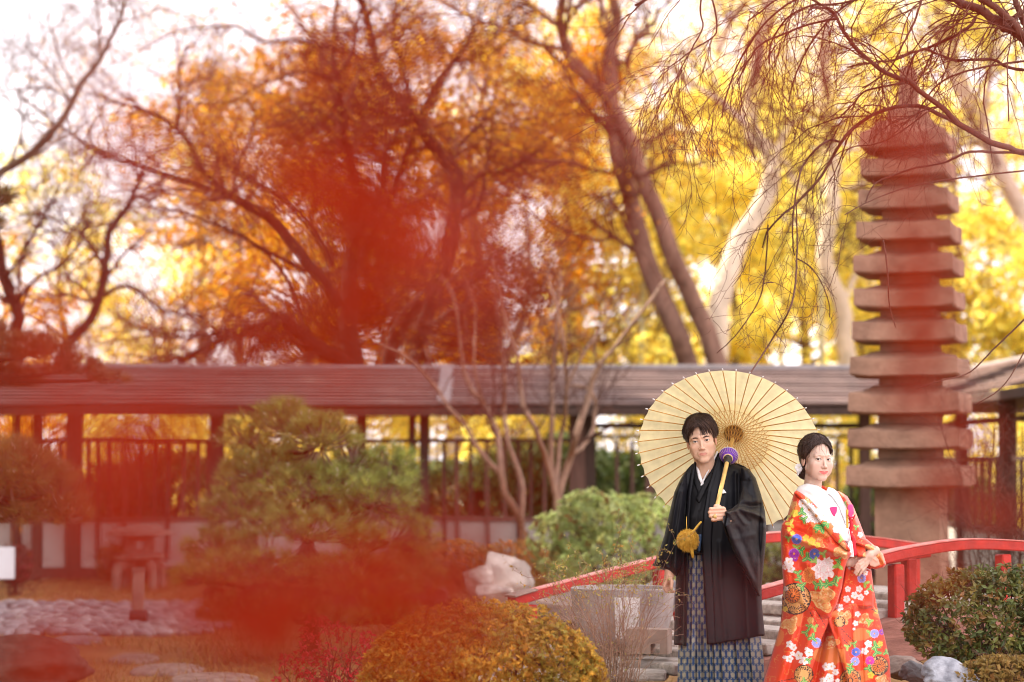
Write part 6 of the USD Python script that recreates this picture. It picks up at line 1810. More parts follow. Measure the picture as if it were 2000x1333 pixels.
def urib(th, s, lift=0.0):
    r_ = RU * s
    return apex + ax * (0.012 + DU * s ** 1.12 + lift) + np.multiply.outer(r_, np.cos(th) * ue + np.sin(th) * ve) if np.ndim(s) == 0 else apex + np.outer(0.012 + DU * s ** 1.12 + lift, ax) + np.outer(r_, np.cos(th) * ue + np.sin(th) * ve)


ss = np.linspace(0.0, 0.985, 26)
rings = []
for i in range(NR * 4):
    th = 2 * np.pi * i / (NR * 4)
    sag = [0, 0.55, 1, 0.55][i % 4]
    rings.append(urib(th, ss * (1 - 0.010 * sag), -0.004 - 0.005 * sag * 1.0))
G = np.stack(rings, 0); nI, nS = G.shape[:2]
I = np.arange(nI * nS).reshape(nI, nS)
F = np.stack([I[:, :-1], np.roll(I, -1, 0)[:, :-1], np.roll(I, -1, 0)[:, 1:], I[:, 1:]], -1).reshape(-1, 4)
V0 = G.reshape(-1, 3); V1 = V0 - ax * 0.0012
rim = np.stack([I[:, -1], np.roll(I[:, -1], -1), np.roll(I[:, -1], -1) + len(V0), I[:, -1] + len(V0)], 1)
sv = np.tile(ss, nI)
pc = np.array([(0.99, 0.93, 0.70)]) * np.ones((len(sv), 1))
inner = (sv < 0.44)[:, None]; pc = np.where(inner, pc * [1.0, 0.97, 0.90], pc)
pc = pc * (0.92 + 0.10 * np.tile(0.5 * np.cos(np.arange(nI) % 4 * np.pi / 2) + 0.35 * np.sin(np.arange(nI) // 4 * 2.4), (nS, 1)).T.reshape(-1, 1) * 0.6 + 0.08 * meshkit.noise(np.stack([V0[:, 0] * 40, V0[:, 1] * 40, V0[:, 2] * 40], -1), 8)[:, None])
put(um, "canopy", (np.vstack([V0, V1]), np.vstack([F, F[:, ::-1] + len(V0), rim])), "oil_paper", smooth=True, col=np.vstack([pc, pc]))
for i in range(NR):
    th = 2 * np.pi * i / NR + 1e-3
    s_ = np.linspace(0.02, 1.012, 14)
    put(um, "rib", tubes(urib(th, s_, 0.003)[None], np.interp(s_, [0, 0.3, 0.45, 1], [0.0014, 0.0017, 0.0027, 0.0025])[None], 5), "rib_bamboo", smooth=True)
    tip = urib(th, np.array([0.998, 1.012, 1.022]), 0.003)
    put(um, "rib_tip", tubes(tip[None], np.full((1, 3), 0.0030), 5), "white_silk", smooth=True)
run = apex + ax * 0.262
strut_end = [urib(2 * np.pi * i / NR, np.array([0.42]), 0.004)[0] for i in range(NR)]
strut0 = [run + (np.cos(2 * np.pi * i / NR) * ue + np.sin(2 * np.pi * i / NR) * ve) * 0.030 for i in range(NR)]
for i in range(NR):
    put(um, "strut", tube([strut0[i], strut_end[i]], 0.0012, 4, 4), "rib_bamboo", smooth=True)
th_l = []
at_s = lambda i, f_: strut0[i % NR] * (1 - f_) + strut_end[i % NR] * f_
for f0 in (0.30, 0.42, 0.54, 0.66, 0.78, 0.9):
    for i in range(NR):
        th_l.append([at_s(i, f0), at_s(i + 1, f0 + 0.12 if f0 < 0.88 else f0)]); th_l.append([at_s(i + 1, f0), at_s(i, f0 + 0.12 if f0 < 0.88 else f0)])
th_l = np.array(th_l)
put(um, "lattice_thread", tubes(np.stack([th_l[:, 0], th_l.mean(1), th_l[:, 1]], 1), np.full((len(th_l), 3), 0.0008), 3, False), "rib_bamboo", kind="stuff")


def turned(prof, n=40):
    a = np.arange(n) * 2 * np.pi / n
    rows = [apex + ax * z_ + r_ * (np.cos(a)[:, None] * ue + np.sin(a)[:, None] * ve) for z_, r_ in prof]
    return ring_loft(rows)


def fluted(prof, n):
    a = np.arange(2 * n) * np.pi / n; k = np.where(np.arange(2 * n) % 2, 0.80, 1.0)[:, None]
    return ring_loft([apex + ax * z_ + r_ * k * (np.cos(a)[:, None] * ue + np.sin(a)[:, None] * ve) for z_, r_ in prof])


put(um, "top_hub", fluted([(0.0, 0.02), (0.012, 0.058), (0.034, 0.046), (0.060, 0.030), (0.082, 0.020), (0.085, 0.010)], NR), "hub_wood")
put(um, "stick", tube([apex - ax * 0.03, grip + ax * 0.035], 0.0105, 20, 12), "bamboo_handle", smooth=True)
rn = put(um, "runner", turned([(0.248, 0.012), (0.25, 0.040), (0.256, 0.0475), (0.264, 0.046), (0.276, 0.034), (0.284, 0.022), (0.286, 0.012)], 56), "purple_thread", smooth=40)
for i in range(56):
    a_ = 2 * np.pi * i / 56; dr = np.cos(a_) * ue + np.sin(a_) * ve
    put(rn, "thread", tube([apex + ax * 0.2570 + dr * 0.0482, apex + ax * 0.2655 + dr * 0.0462, apex + ax * 0.2775 + dr * 0.0345], 0.0007, 5, 4), "purple_thread" if i % 2 else "thread_pale", smooth=True)
put(rn, "edge_thread", tubes((apex + ax * 0.252 + 0.0475 * (np.cos(np.linspace(0, 2 * np.pi, 60))[:, None] * ue + np.sin(np.linspace(0, 2 * np.pi, 60))[:, None] * ve))[None], np.full((1, 60), 0.0016), 5), "white_silk", smooth=True)
put(um, "ferrule", turned([(0.283, 0.015), (0.284, 0.0215), (0.300, 0.0225), (0.304, 0.0195), (0.312, 0.0195), (0.330, 0.0165), (0.334, 0.0125)], 24), "black_lacquer", smooth=40)
put(um, "runner_band", turned([(0.2805, 0.016), (0.281, 0.0255), (0.2855, 0.0255), (0.286, 0.016)], 30), "thread_pale", smooth=40)

# ------------------------------------------------------------------ the bride
YB = 12.0
bride = thing("person", "woman in red flowered bridal robe with hands folded, right of the man", "person", P(1620, 1490, YB))
bh = Head((1608.6, 898.0), YB - 0.075, math.radians(21), math.radians(3), math.radians(-1.5), 0.905, True)
SK2 = (0.55, 0.365, 0.285)
Yg = 11.80
lh = hand_sdf(
    [(J(1688, 1092, 0, Yg), J(1697, 1083, 0.008, Yg), 0.012, 0.017), (J(1690, 1103, 0.004, Yg), J(1698, 1090, 0.012, Yg), 0.012, 0.017), (J(1688, 1093, 0, Yg), J(1690, 1104, 0.004, Yg), 0.0115, 0.0115)],
    [[(J(1686.5, 1091, -0.004, Yg), 0.0082), (J(1678, 1097, -0.017, Yg), 0.0076), (J(1672.5, 1104, -0.016, Yg), 0.0066), (J(1670, 1110, -0.013, Yg), 0.0054)],
     [(J(1687.5, 1096, -0.004, Yg), 0.0082), (J(1679, 1104, -0.018, Yg), 0.0077), (J(1672.5, 1112, -0.016, Yg), 0.0067), (J(1669, 1119, -0.012, Yg), 0.0055)],
     [(J(1689, 1101, -0.003, Yg), 0.0080), (J(1681, 1110, -0.016, Yg), 0.0074), (J(1675, 1117, -0.014, Yg), 0.0064), (J(1672, 1123, -0.010, Yg), 0.0053)],
     [(J(1691, 1106, 0.0, Yg), 0.0072), (J(1685, 1114, -0.011, Yg), 0.0066), (J(1680.5, 1120, -0.010, Yg), 0.0057), (J(1678, 1124.5, -0.007, Yg), 0.0048)],
     [(J(1692, 1086, 0.006, Yg), 0.0098), (J(1684, 1085, -0.002, Yg), 0.0082), (J(1677, 1087, -0.004, Yg), 0.0070), (J(1672, 1090, -0.003, Yg), 0.0058)]],
    [(J(1697, 1085, 0.010, Yg), J(1709, 1076, 0.035, Yg), 0.020, 0.024)])
rh = hand_sdf(
    [(J(1656, 1098, 0.016, Yg), J(1668, 1092, 0.020, Yg), 0.016, 0.012), (J(1656, 1100, 0.018, Yg), J(1670, 1104, 0.020, Yg), 0.016, 0.012), (J(1668, 1092, 0.02, Yg), J(1670, 1104, 0.02, Yg), 0.0115, 0.0115)],
    [[(J(1669, 1090 + 4.6 * k, 0.016, Yg), 0.0081), (J(1679, 1091 + 4.8 * k, 0.010, Yg), 0.0075), (J(1686, 1095 + 4.6 * k, 0.012, Yg), 0.0066), (J(1690, 1100 + 4.2 * k, 0.018, Yg), 0.0056)] for k in range(4)] +
    [[(J(1660, 1092, 0.010, Yg), 0.0098), (J(1668, 1087, 0.004, Yg), 0.0080), (J(1675, 1085.5, 0.006, Yg), 0.0068), (J(1680, 1086, 0.010, Yg), 0.0056)]],
    [(J(1657, 1099, 0.018, Yg), J(1642, 1096, 0.045, Yg), 0.020, 0.024)])
nb_ = bh.world(np.array([[0, 0.040, -0.19]]))[0]
body = body_union([
    bh.mesh(0.0023), solid(lambda p: smin(lh(p), rh(p), 0.0015), P(1630, 1136, Yg - 0.05), P(1722, 1066, Yg + 0.085), 0.0022),
    chain([(nb_, 0.048), (P(1606, 985, 12.06), 0.07), (P(1612, 1045, 12.03), 0.10), (P(1615, 1110, 12.04), 0.10), (P(1617, 1170, 12.04), 0.12)]),
    chain([(P(1606, 990, 12.08), 0.05), (P(1572, 998, 12.08), 0.044), (P(1566, 1065, 12.04), 0.036), (J(1644, 1096, 0.045, Yg), 0.026)]),
    chain([(P(1606, 990, 12.08), 0.05), (P(1640, 998, 12.10), 0.042), (P(1664, 1052, 12.06), 0.034), (J(1706, 1078, 0.045, Yg), 0.022)]),
    chain([(P(1600, 1170, 12.04), 0.085), (P(1600, 1320, 12.04), 0.055), (P(1600, 1470, 12.05), 0.04), (P(1598, 1482, 11.95), 0.03)]),
    chain([(P(1634, 1170, 12.04), 0.085), (P(1634, 1320, 12.04), 0.055), (P(1634, 1470, 12.05), 0.04), (P(1636, 1482, 11.95), 0.03)])])
col = bh.paint(body[0], SK2, (0.60, 0.10, 0.10), None)
far_ = np.linalg.norm(body[0] - bh.o, axis=1) > 0.23
col[far_] = np.asarray(SK2) * [1.0, 0.97, 0.95]
put(bride, "body", body, "skin", smooth=True, col=col)
mole = bh.hit(1590, 921, 0.0004, False)
for sd in (-1, 1):
    m, c = eye_mesh(bh, sd, (0.1, 0, 1.52)); put(bride, "eye", m, "eye", smooth=True, col=c)
    put(bride, "eyebrow", local_strip(bh, [(sd * 0.014, 0.0282), (sd * 0.031, 0.0292), (sd * 0.046, 0.0250)], 0.0016, taper=(0.6, 1.0, 0.8, 0.25), off=-0.0008), "hub_wood", smooth=True)
    u = np.linspace(-1, 1.08, 9)
    lash = np.c_[0.031 * sd + sd * u * 0.0146, np.zeros(9), 0.008 + 0.0061 * np.sqrt(np.clip(1 - u * u, 0, 1)) + 0.0012 * u]
    e_ = lash - [0.031 * sd, 0, 0.008]; lash[:, 1] = -0.0745 - np.sqrt(np.clip(0.0137 ** 2 - e_[:, 0] ** 2 - e_[:, 2] ** 2, 0, 1)) - 0.0003
    put(bride, "eyelash", tubes(bh.world(lash)[None], np.full((1, 9), 0.0011), 5), "hair_dark", smooth=True)
hv, hf = isosurf(bh.hair, (-0.10, -0.09, -0.13), (0.10, 0.15, 0.15), 0.0026)
hair = put(bride, "hair", (bh.world(hv), hf), "hair_dark", smooth=True)
locks = []
for p_, w in (([(1600, 863), (1594, 872), (1593, 881), (1598, 889)], 0.9), ([(1602, 863), (1600, 873), (1601, 880), (1602, 887)], 0.8), ([(1604, 863), (1604, 874), (1608, 884), (1611, 889)], 0.8), ([(1607, 863), (1612, 872), (1614, 881), (1614, 889)], 0.8),
              ([(1609, 863), (1616, 871), (1619, 880), (1620, 889)], 1.0), ([(1611, 863), (1619, 871), (1622, 880), (1623, 888)], 1.1), ([(1600, 864), (1590, 872), (1583, 882), (1580, 893)], 1.8), ([(1598, 864), (1586, 872), (1579, 884), (1575, 898)], 2.6), ([(1612, 863), (1621, 870), (1625, 880), (1625.5, 890)], 2.2),
              ([(1596, 861), (1583, 868), (1574, 880), (1570, 896)], 3.0), ([(1594, 858), (1580, 864), (1569, 876), (1566, 890)], 3.0), ([(1580, 893), (1577, 902), (1577, 912), (1578, 918)], 0.8), ([(1602, 860), (1613, 864), (1621, 872), (1625, 882)], 2.6)):
    for q in range(2 if w < 1.5 else 4):
        pj = np.asarray(p_, float) + r2.normal(0, 0.5 if w < 1.5 else 1.2, (len(p_), 2))
        locks.append(strip_on(bh, pj, w / 1000 * r2.uniform(0.7, 1.0) * (0.6 if w < 1.5 else 1), 0.0015, 10, (0.7, 1, 0.9, 0.35)))
put(hair, "locks", cat_mesh(locks), "hair_dark", smooth=True)
put(hair, "strands", flyaways(bh, 900, 4, -0.1, 0.2), "hair_dark", kind="stuff")
hf0 = P(1560, 914, 12.03)
pet = []
for k in range(6):
    a_ = k * 1.05; d_ = np.array([math.cos(a_), -0.5, math.sin(a_)])
    pet.append(blob(hf0 + d_ * 0.012, (0.010, 0.006, 0.010), 2, 0.1, 3, k))
for q in range(3):
    pet.append(tube([hf0 + [0.006 * q - 0.008, -0.01, -0.01], hf0 + [0.007 * q - 0.010, -0.01, -0.045 + 0.008 * q]], 0.0022, 6, 5))
put(hair, "hair_flower", cat_mesh(pet), "white_silk", smooth=True)

XB = lambda y: np.interp(y, [940, 965, 1000, 1060, 1120, 1200, 1290, 1340, 1500], [1600, 1604, 1608, 1612, 1620, 1624, 1621, 1616, 1612])
HB = lambda y: np.interp(y, [940, 955, 970, 1000, 1060, 1120, 1200, 1290, 1340, 1500], [24, 46, 60, 74, 86, 92, 96, 118, 126, 142])
DB = lambda y: np.interp(y, [935, 955, 980, 1030, 1100, 1200, 1300, 1500], [0.050, 0.075, 0.11, 0.15, 0.17, 0.19, 0.23, 0.27])
bfront = lambda off=0.0: (lambda x, y: YB + 0.05 - (DB(y) + 0.05) * np.sqrt(np.clip(1 - ((x - XB(y)) / (HB(y) + 3)) ** 2, 0.02, 1)) - off)
bback = lambda off=0.0: (lambda x, y: YB + 0.05 + DB(y) * np.sqrt(np.clip(1 - ((x - XB(y)) / (HB(y) + 3)) ** 2, 0.02, 1)) + off)

RED, GOLD, WHT, PNK, GRE, BLU, YLW, PUR, MAG, BLK, ORG, LAV = (0.66, 0.045, 0.009), (0.68, 0.32, 0.10), (0.80, 0.70, 0.68), (0.80, 0.56, 0.54), (0.035, 0.32, 0.075), (0.075, 0.12, 0.52), (0.72, 0.50, 0.05), (0.30, 0.03, 0.36), (0.60, 0.02, 0.28), (0.020, 0.012, 0.012), (0.70, 0.17, 0.035), (0.30, 0.30, 0.68)
LGR = (0.20, 0.42, 0.07)
STAMPS = [("cloud", 1583, 972, 17, GOLD), ("cloud", 1607, 1170, 30, GOLD), ("cloud", 1643, 1077, 18, GOLD), ("cloud", 1543, 1221, 20, GOLD), ("cloud", 1700, 1080, 18, GOLD), ("cloud", 1650, 1205, 16, GOLD), ("cloud", 1625, 1255, 16, ORG), ("cloud", 1722, 1325, 14, GOLD), ("cloud", 1600, 1062, 12, ORG), ("cloud", 1550, 985, 9, GOLD), ("cloud", 1690, 1210, 14, ORG),
          ("lattice", 1553, 1170, 31, GOLD), ("lattice", 1570, 1318, 19, GOLD), ("lattice", 1640, 1215, 11, GOLD), ("lattice", 1716, 1301, 19, GOLD), ("lattice", 1661, 1328, 21, GOLD),
          ("wheel", 1548, 1164, 15, ORG), ("wheel", 1717, 1301, 13, ORG), ("wheel", 1661, 1329, 16, ORG),
          ("mum", 1583, 1124, 17, ORG), ("mum", 1604, 1040, 12, ORG), ("mum", 1575, 1012, 10, PNK), ("mum", 1594, 1008, 15, WHT), ("mum", 1580, 996, 13, WHT), ("mum", 1568, 984, 9, WHT),
          ("leaf", 1566, 1001, 8, GRE), ("leaf", 1570, 1015, 7, GRE), ("leaf", 1604, 1030, 10, GRE), ("leaf", 1615, 1024, 7, GRE), ("leaf", 1595, 1035, 6, GRE),
          ("plum", 1618, 1010, 12, WHT), ("plum", 1633, 1035, 7, WHT), ("plum", 1603, 994, 5, YLW), ("leaf", 1644, 1053, 7, LGR), ("leaf", 1650, 985, 5, GRE), ("plum", 1655, 1000, 5, WHT), ("plum", 1664, 1010, 5, PNK),
          ("plum", 1552, 1003, 8, YLW), ("leaf", 1544, 1023, 8, YLW), ("plum", 1541, 1034, 5, YLW), ("plum", 1548, 1042, 5, YLW), ("leaf", 1538, 1010, 6, YLW), ("leaf", 1540, 1052, 6, LGR),
          ("mum", 1556, 1053.5, 10.5, BLU), ("mum", 1591, 1082, 11, BLU), ("plum", 1585, 1058, 9, YLW), ("plum", 1574, 1051, 7, YLW), ("plum", 1597, 1065, 6, YLW), ("leaf", 1608, 1082, 7, LGR),
          ("leaf", 1564, 1077, 9, GRE), ("leaf", 1556, 1070, 7, LGR), ("leaf", 1577, 1090, 9, GRE), ("leaf", 1592, 1096, 7, LGR), ("mum", 1551, 1082, 11, PUR), ("plum", 1553, 1091, 6, PUR), ("plum", 1541, 1098, 10, WHT), ("plum", 1545, 1112, 8, WHT), ("plum", 1533, 1108, 6, PNK),
          ("leaf", 1558, 1120, 7, GRE), ("leaf", 1561, 1132, 7, GRE), ("leaf", 1566, 1145, 8, GRE), ("peony", 1609, 1113, 25, WHT), ("peony", 1617, 1100, 13, WHT), ("leaf", 1637, 1105, 9, LGR), ("leaf", 1638, 1095, 6, GRE),
          ("leaf", 1595, 1143, 8, GRE), ("leaf", 1606, 1142, 8, GRE), ("leaf", 1617, 1141, 8, GRE), ("leaf", 1629, 1138, 8, GRE), ("leaf", 1637, 1130, 6, GRE),
          ("plum", 1653.5, 1170.5, 7.5, WHT), ("plum", 1669, 1163, 7.5, WHT), ("plum", 1681, 1167, 7, WHT), ("plum", 1656, 1151, 6.5, WHT), ("plum", 1678, 1151, 7, WHT), ("plum", 1692, 1158, 5, WHT), ("plum", 1665, 1176, 3, WHT), ("plum", 1640, 1187, 8, WHT), ("leaf", 1690, 1140, 7, LGR), ("mum", 1683, 1130, 9, LAV), ("plum", 1690, 1119, 6, WHT), ("leaf", 1700, 1150, 6, GRE), ("leaf", 1675, 1118, 5, LGR),
          ("plum", 1542, 1259, 7.5, WHT), ("plum", 1550, 1265, 7, WHT), ("plum", 1542, 1287, 8, WHT), ("plum", 1560, 1281, 9, WHT), ("plum", 1572, 1291, 8.5, WHT), ("plum", 1580, 1275, 9, WHT), ("plum", 1548, 1277, 5, WHT), ("plum", 1532, 1284, 4, WHT), ("plum", 1564, 1293, 4, WHT), ("plum", 1575, 1268, 4, WHT),
          ("mum", 1595, 1256, 10, LAV), ("leaf", 1587, 1246, 8, GRE), ("leaf", 1574, 1236, 7, GRE), ("leaf", 1591, 1226, 7, LGR), ("leaf", 1580, 1224, 6, GRE), ("plum", 1583, 1212, 7, GOLD), ("leaf", 1580, 1290, 6, GRE),
          ("plum", 1614, 1303, 8.5, WHT), ("plum", 1624, 1302, 8, WHT), ("plum", 1620, 1325, 10, WHT), ("plum", 1632, 1313, 7, WHT), ("plum", 1607, 1330, 7, WHT), ("plum", 1636, 1330, 5, WHT),
          ("mum", 1672, 1274, 9, BLU), ("mum", 1670, 1292, 9, LAV), ("leaf", 1668, 1258, 6, GRE), ("leaf", 1655, 1264, 6, LGR), ("leaf", 1661, 1300, 6, GRE), ("leaf", 1660, 1309, 7, GRE),
          ("plum", 1696, 1258, 8, WHT), ("plum", 1689, 1272, 7.5, WHT), ("plum", 1675, 1200, 6, WHT), ("plum", 1671, 1218, 6, WHT), ("plum", 1668, 1229, 3, WHT), ("leaf", 1710, 1262, 8, GRE), ("leaf", 1712, 1275, 8, GRE), ("leaf", 1700, 1236, 7, LGR), ("mum", 1708, 1238, 9, LAV), ("mum", 1699, 1291, 9, MAG), ("plum", 1701, 1319, 7, YLW), ("plum", 1719, 1258, 6, YLW), ("leaf", 1696, 1306, 7, GRE), ("leaf", 1731, 1275, 6, GRE), ("mum", 1722, 1235, 6, PUR),
          ("plum", 1712, 1195, 5, YLW), ("leaf", 1698, 1215, 7, LGR), ("plum", 1535, 1150, 5, WHT), ("plum", 1533, 1190, 6, YLW), ("plum", 1661, 1040, 4, WHT), ("leaf", 1672, 1030, 5, GRE), ("plum", 1680, 1045, 6, PNK), ("leaf", 1570, 1330, 6, GRE)]
r3 = np.random.default_rng(5)


def robe_paint(pxy, seedshift=0.0):
    x, y = pxy[:, 0], pxy[:, 1]
    col = np.tile(RED, (len(x), 1))
    n1 = meshkit.fbm(np.stack([x / 16, y / 16, np.full(len(x), 3.0)], -1), 3, 4)
    col[np.abs(n1 - 0.5) < 0.012] = (0.68, 0.20, 0.045)
    n2 = meshkit.fbm(np.stack([x / 40, y / 40, np.full(len(x), 9.0)], -1), 2, 6)
    col[(n2 > 0.66)] = (0.66, 0.16, 0.035)
    for kind, cx, cy, r_, c in STAMPS:
        dx, dy = x - cx, y - cy
        r_ = r_ * (1.35 if kind == 'leaf' else 1.0)
        sel = (np.abs(dx) < r_ * 1.4) & (np.abs(dy) < r_ * 1.4)
        if not sel.any(): continue
        dx, dy = dx[sel], dy[sel]
        rr = np.hypot(dx, dy) / r_; th = np.arctan2(dy, dx) + cx * 1.7
        sub = col[sel]; c = np.asarray(c)
        if kind == "plum":
            m_ = rr < 0.70 + 0.30 * np.abs(np.cos(2.5 * th)); sub[m_] = c
            sub[m_ & (rr < 0.48) & (np.abs(np.sin(2.5 * th * 2)) > 0.92)] = c * [0.85, 0.55, 0.5]; sub[rr < 0.16] = (0.70, 0.42, 0.08)
        elif kind == "mum":
            e_ = 0.84 + 0.16 * np.abs(np.cos(8 * th)); m_ = rr < e_; sub[m_] = c
            sub[m_ & (np.abs(np.cos(8 * th)) < 0.28) & (rr > 0.2)] = c * 0.55; sub[rr < 0.2] = (0.70, 0.28, 0.06); sub[m_ & (rr > e_ - 0.10)] = np.minimum(c * 1.3 + 0.05, 0.85)
        elif kind == "peony":
            e_ = 0.82 + 0.13 * np.cos(7 * th) + 0.05 * np.cos(13 * th); m_ = rr < e_; sub[m_] = c
            for q in (0.3, 0.52, 0.74):
                sub[m_ & (np.abs(rr - q * (1 + 0.18 * np.cos((5 + 4 * q) * th + q * 9))) < 0.035)] = (0.74, 0.40, 0.40)
            sub[m_ & (rr > e_ - 0.16)] = c * [1.0, 0.90, 0.90]
        elif kind == "leaf":
            for q in range(3):
                a_ = th * 0 + (cx * 0.9 + cy * 1.3 + q * 2.1)
                ux = dx * np.cos(a_) + dy * np.sin(a_) - r_ * 0.42; uy = -dx * np.sin(a_) + dy * np.cos(a_)
                m_ = (ux / (r_ * 0.58)) ** 2 + (uy / (r_ * 0.30)) ** 2 < 1; sub[m_] = c
                sub[m_ & (np.abs(uy) < 0.55)] = (0.50, 0.50, 0.12)
        elif kind == "cloud":
            e_ = 0.75 + 0.18 * np.cos(3 * th) + 0.10 * np.cos(5 * th + cy); m_ = rr < e_; sub[m_] = c
            g_ = meshkit.fbm(np.stack([dx / 5 + cx, dy / 5 + cy, dx * 0], -1), 3, 5)
            sub[m_ & (g_ > 0.52)] = (0.70, 0.24, 0.06); sub[m_ & (g_ > 0.62)] = (0.78, 0.50, 0.24)
            sub[m_ & (np.abs(np.sin(rr * 7 + 1.2 * np.cos(3 * th))) < 0.14)] = (0.64, 0.10, 0.03); sub[m_ & (rr > e_ - 0.08)] = (0.74, 0.42, 0.16)
        elif kind == "lattice":
            m_ = rr < 0.95; sub[m_] = c
            w_ = meshkit.noise(np.stack([dx / 1.7, dy / 1.7, dx * 0], -1) + cx, 2) > 0.58
            sub[m_ & w_ & (rr > 0.5)] = BLK; sub[(rr < 1.0) & (rr > 0.93)] = BLK
        elif kind == "wheel":
            m_ = rr < 1.0; sub[m_] = c
            sub[m_ & (rr > 0.42) & (rr < 0.88) & (np.abs(np.sin(7 * th)) < 0.42)] = BLK
            sub[m_ & (np.abs(rr - 0.28) < 0.07) & (th % 6.28 < 4.9)] = BLK; sub[(rr > 0.93) & (rr < 1.0)] = BLK
        col[sel] = sub
    # dashed black shafts woven across the red
    for (xa, ya, xb, yb) in ((1590, 1186, 1612, 1223), (1582, 1196, 1600, 1226), (1643, 1228, 1668, 1254), (1644, 1246, 1660, 1262), (1520, 1332, 1566, 1322), (1702, 1190, 1720, 1200)):
        L = math.hypot(xb - xa, yb - ya); t_ = ((x - xa) * (xb - xa) + (y - ya) * (yb - ya)) / L; o_ = ((x - xa) * (yb - ya) - (y - ya) * (xb - xa)) / L
        col[(t_ > 0) & (t_ < L) & (np.abs(o_) < 0.8) & ((t_ % 6) < 4.6)] = BLK
    return col


def robe(name, outline, Yf, Yb, disp=None, res=1.25, rr=3, edge=0.004, parent=None, r=2, label=None):
    m, pxy, fr_ = sheet(smooth_outline(outline, r), Yf, Yb, res=res, rr=rr, edge=edge, disp=disp)
    return put(parent or bride, name, m, "silk_print", smooth=True, col=robe_paint(pxy), label=label)


put(bride, "under_kimono", sheet([(1576, 946), (1597, 950), (1613.5, 962), (1621, 955), (1640, 966), (1660, 1000), (1668, 1060), (1668, 1100), (1625, 1090), (1600, 1040), (1570, 990), (1556, 960)], bfront(0.0), bback(-0.03), rr=5, disp=wrinkle(4, 0.004, 10, 30))[0], "white_silk", smooth=True)
put(bride, "white_collar", cat_mesh([
    sheet([(1617, 951), (1628, 955), (1642, 966), (1655, 988), (1662, 1012), (1666, 1050), (1662, 1075), (1652, 1060), (1650, 1020), (1638, 990), (1624, 970), (1613, 963)], bfront(0.012), bfront(-0.004), rr=3, disp=ridges([([(1630, 965), (1648, 995), (1656, 1040)], -0.004, 2)]))[0],
    sheet([(1553, 960), (1560, 950), (1576, 944.5), (1596, 949), (1606, 955), (1614, 962.5), (1626, 978), (1640, 1000), (1652, 1030), (1658, 1060), (1648, 1058), (1628, 1030), (1604, 1002), (1580, 976), (1564, 966)], bfront(0.020), bfront(0.0), rr=4, disp=ridges([([(1566, 955), (1596, 963), (1625, 995), (1648, 1040)], 0.006, 6), ([(1575, 962), (1605, 985), (1635, 1030)], -0.003, 2.5)]))[0]]), "white_silk", smooth=True)
put(bride, "chest_purse", sheet([(1618, 990.5), (1635, 990), (1634.5, 1000), (1630.5, 1012), (1625, 1005)], bfront(0.027), bfront(0.012), rr=1.5, res=1.2)[0], "magenta_silk", smooth=True)
# lower layers of the robe, then the two fronts
robe("skirt", [(1545, 1120), (1700, 1120), (1716, 1200), (1730, 1290), (1736, 1340), (1746, 1482), (1486, 1482), (1500, 1333), (1522, 1240), (1535, 1180)], bfront(-0.03), bback(-0.01), rr=10, res=1.9, disp=ridges([([(1612, 1230), (1600, 1290), (1590, 1340)], -0.05, 9), ([(1640, 1250), (1636, 1340)], 0.02, 8)]))
robe("robe_front", [(1532, 1140), (1560, 1150), (1622, 1204), (1618.5, 1216), (1606, 1246), (1592, 1290), (1577, 1335), (1566, 1400), (1560, 1482), (1468, 1482), (1490, 1336), (1505, 1290), (1524, 1222), (1531, 1180)], bfront(0.010), bfront(-0.02), rr=4,
     disp=plus(ridges([([(1556, 1190), (1540, 1260), (1515, 1340)], 0.020, 12), ([(1590, 1200), (1578, 1260), (1555, 1340)], 0.018, 9), ([(1572, 1190), (1560, 1250), (1535, 1330)], -0.014, 8)]), wrinkle(14, 0.006, 22, 50)))
robe("robe_front", [(1619, 1196), (1660, 1180), (1702, 1176), (1716, 1200), (1728, 1245), (1738, 1290), (1740, 1340), (1746, 1400), (1748, 1482), (1664, 1482), (1668, 1400), (1657, 1340), (1644, 1295), (1628, 1245), (1617, 1212)], bfront(0.014), bfront(-0.02), rr=4,
     disp=plus(ridges([([(1634, 1210), (1650, 1270), (1662, 1340)], 0.016, 7), ([(1680, 1190), (1682, 1260), (1684, 1340)], -0.022, 6), ([(1670, 1190), (1672, 1270), (1672, 1340)], 0.020, 8), ([(1702, 1190), (1712, 1260), (1718, 1340)], 0.018, 10)]), wrinkle(15, 0.006, 16, 50)))
robe("robe_back", [(1551, 962), (1600, 946), (1650, 965), (1678, 1020), (1700, 1100), (1714, 1200), (1738, 1300), (1748, 1482), (1466, 1482), (1490, 1336), (1524, 1222), (1530, 1150), (1527, 1050), (1540, 1000)], bback(-0.004), bback(0.012), res=4, rr=5)
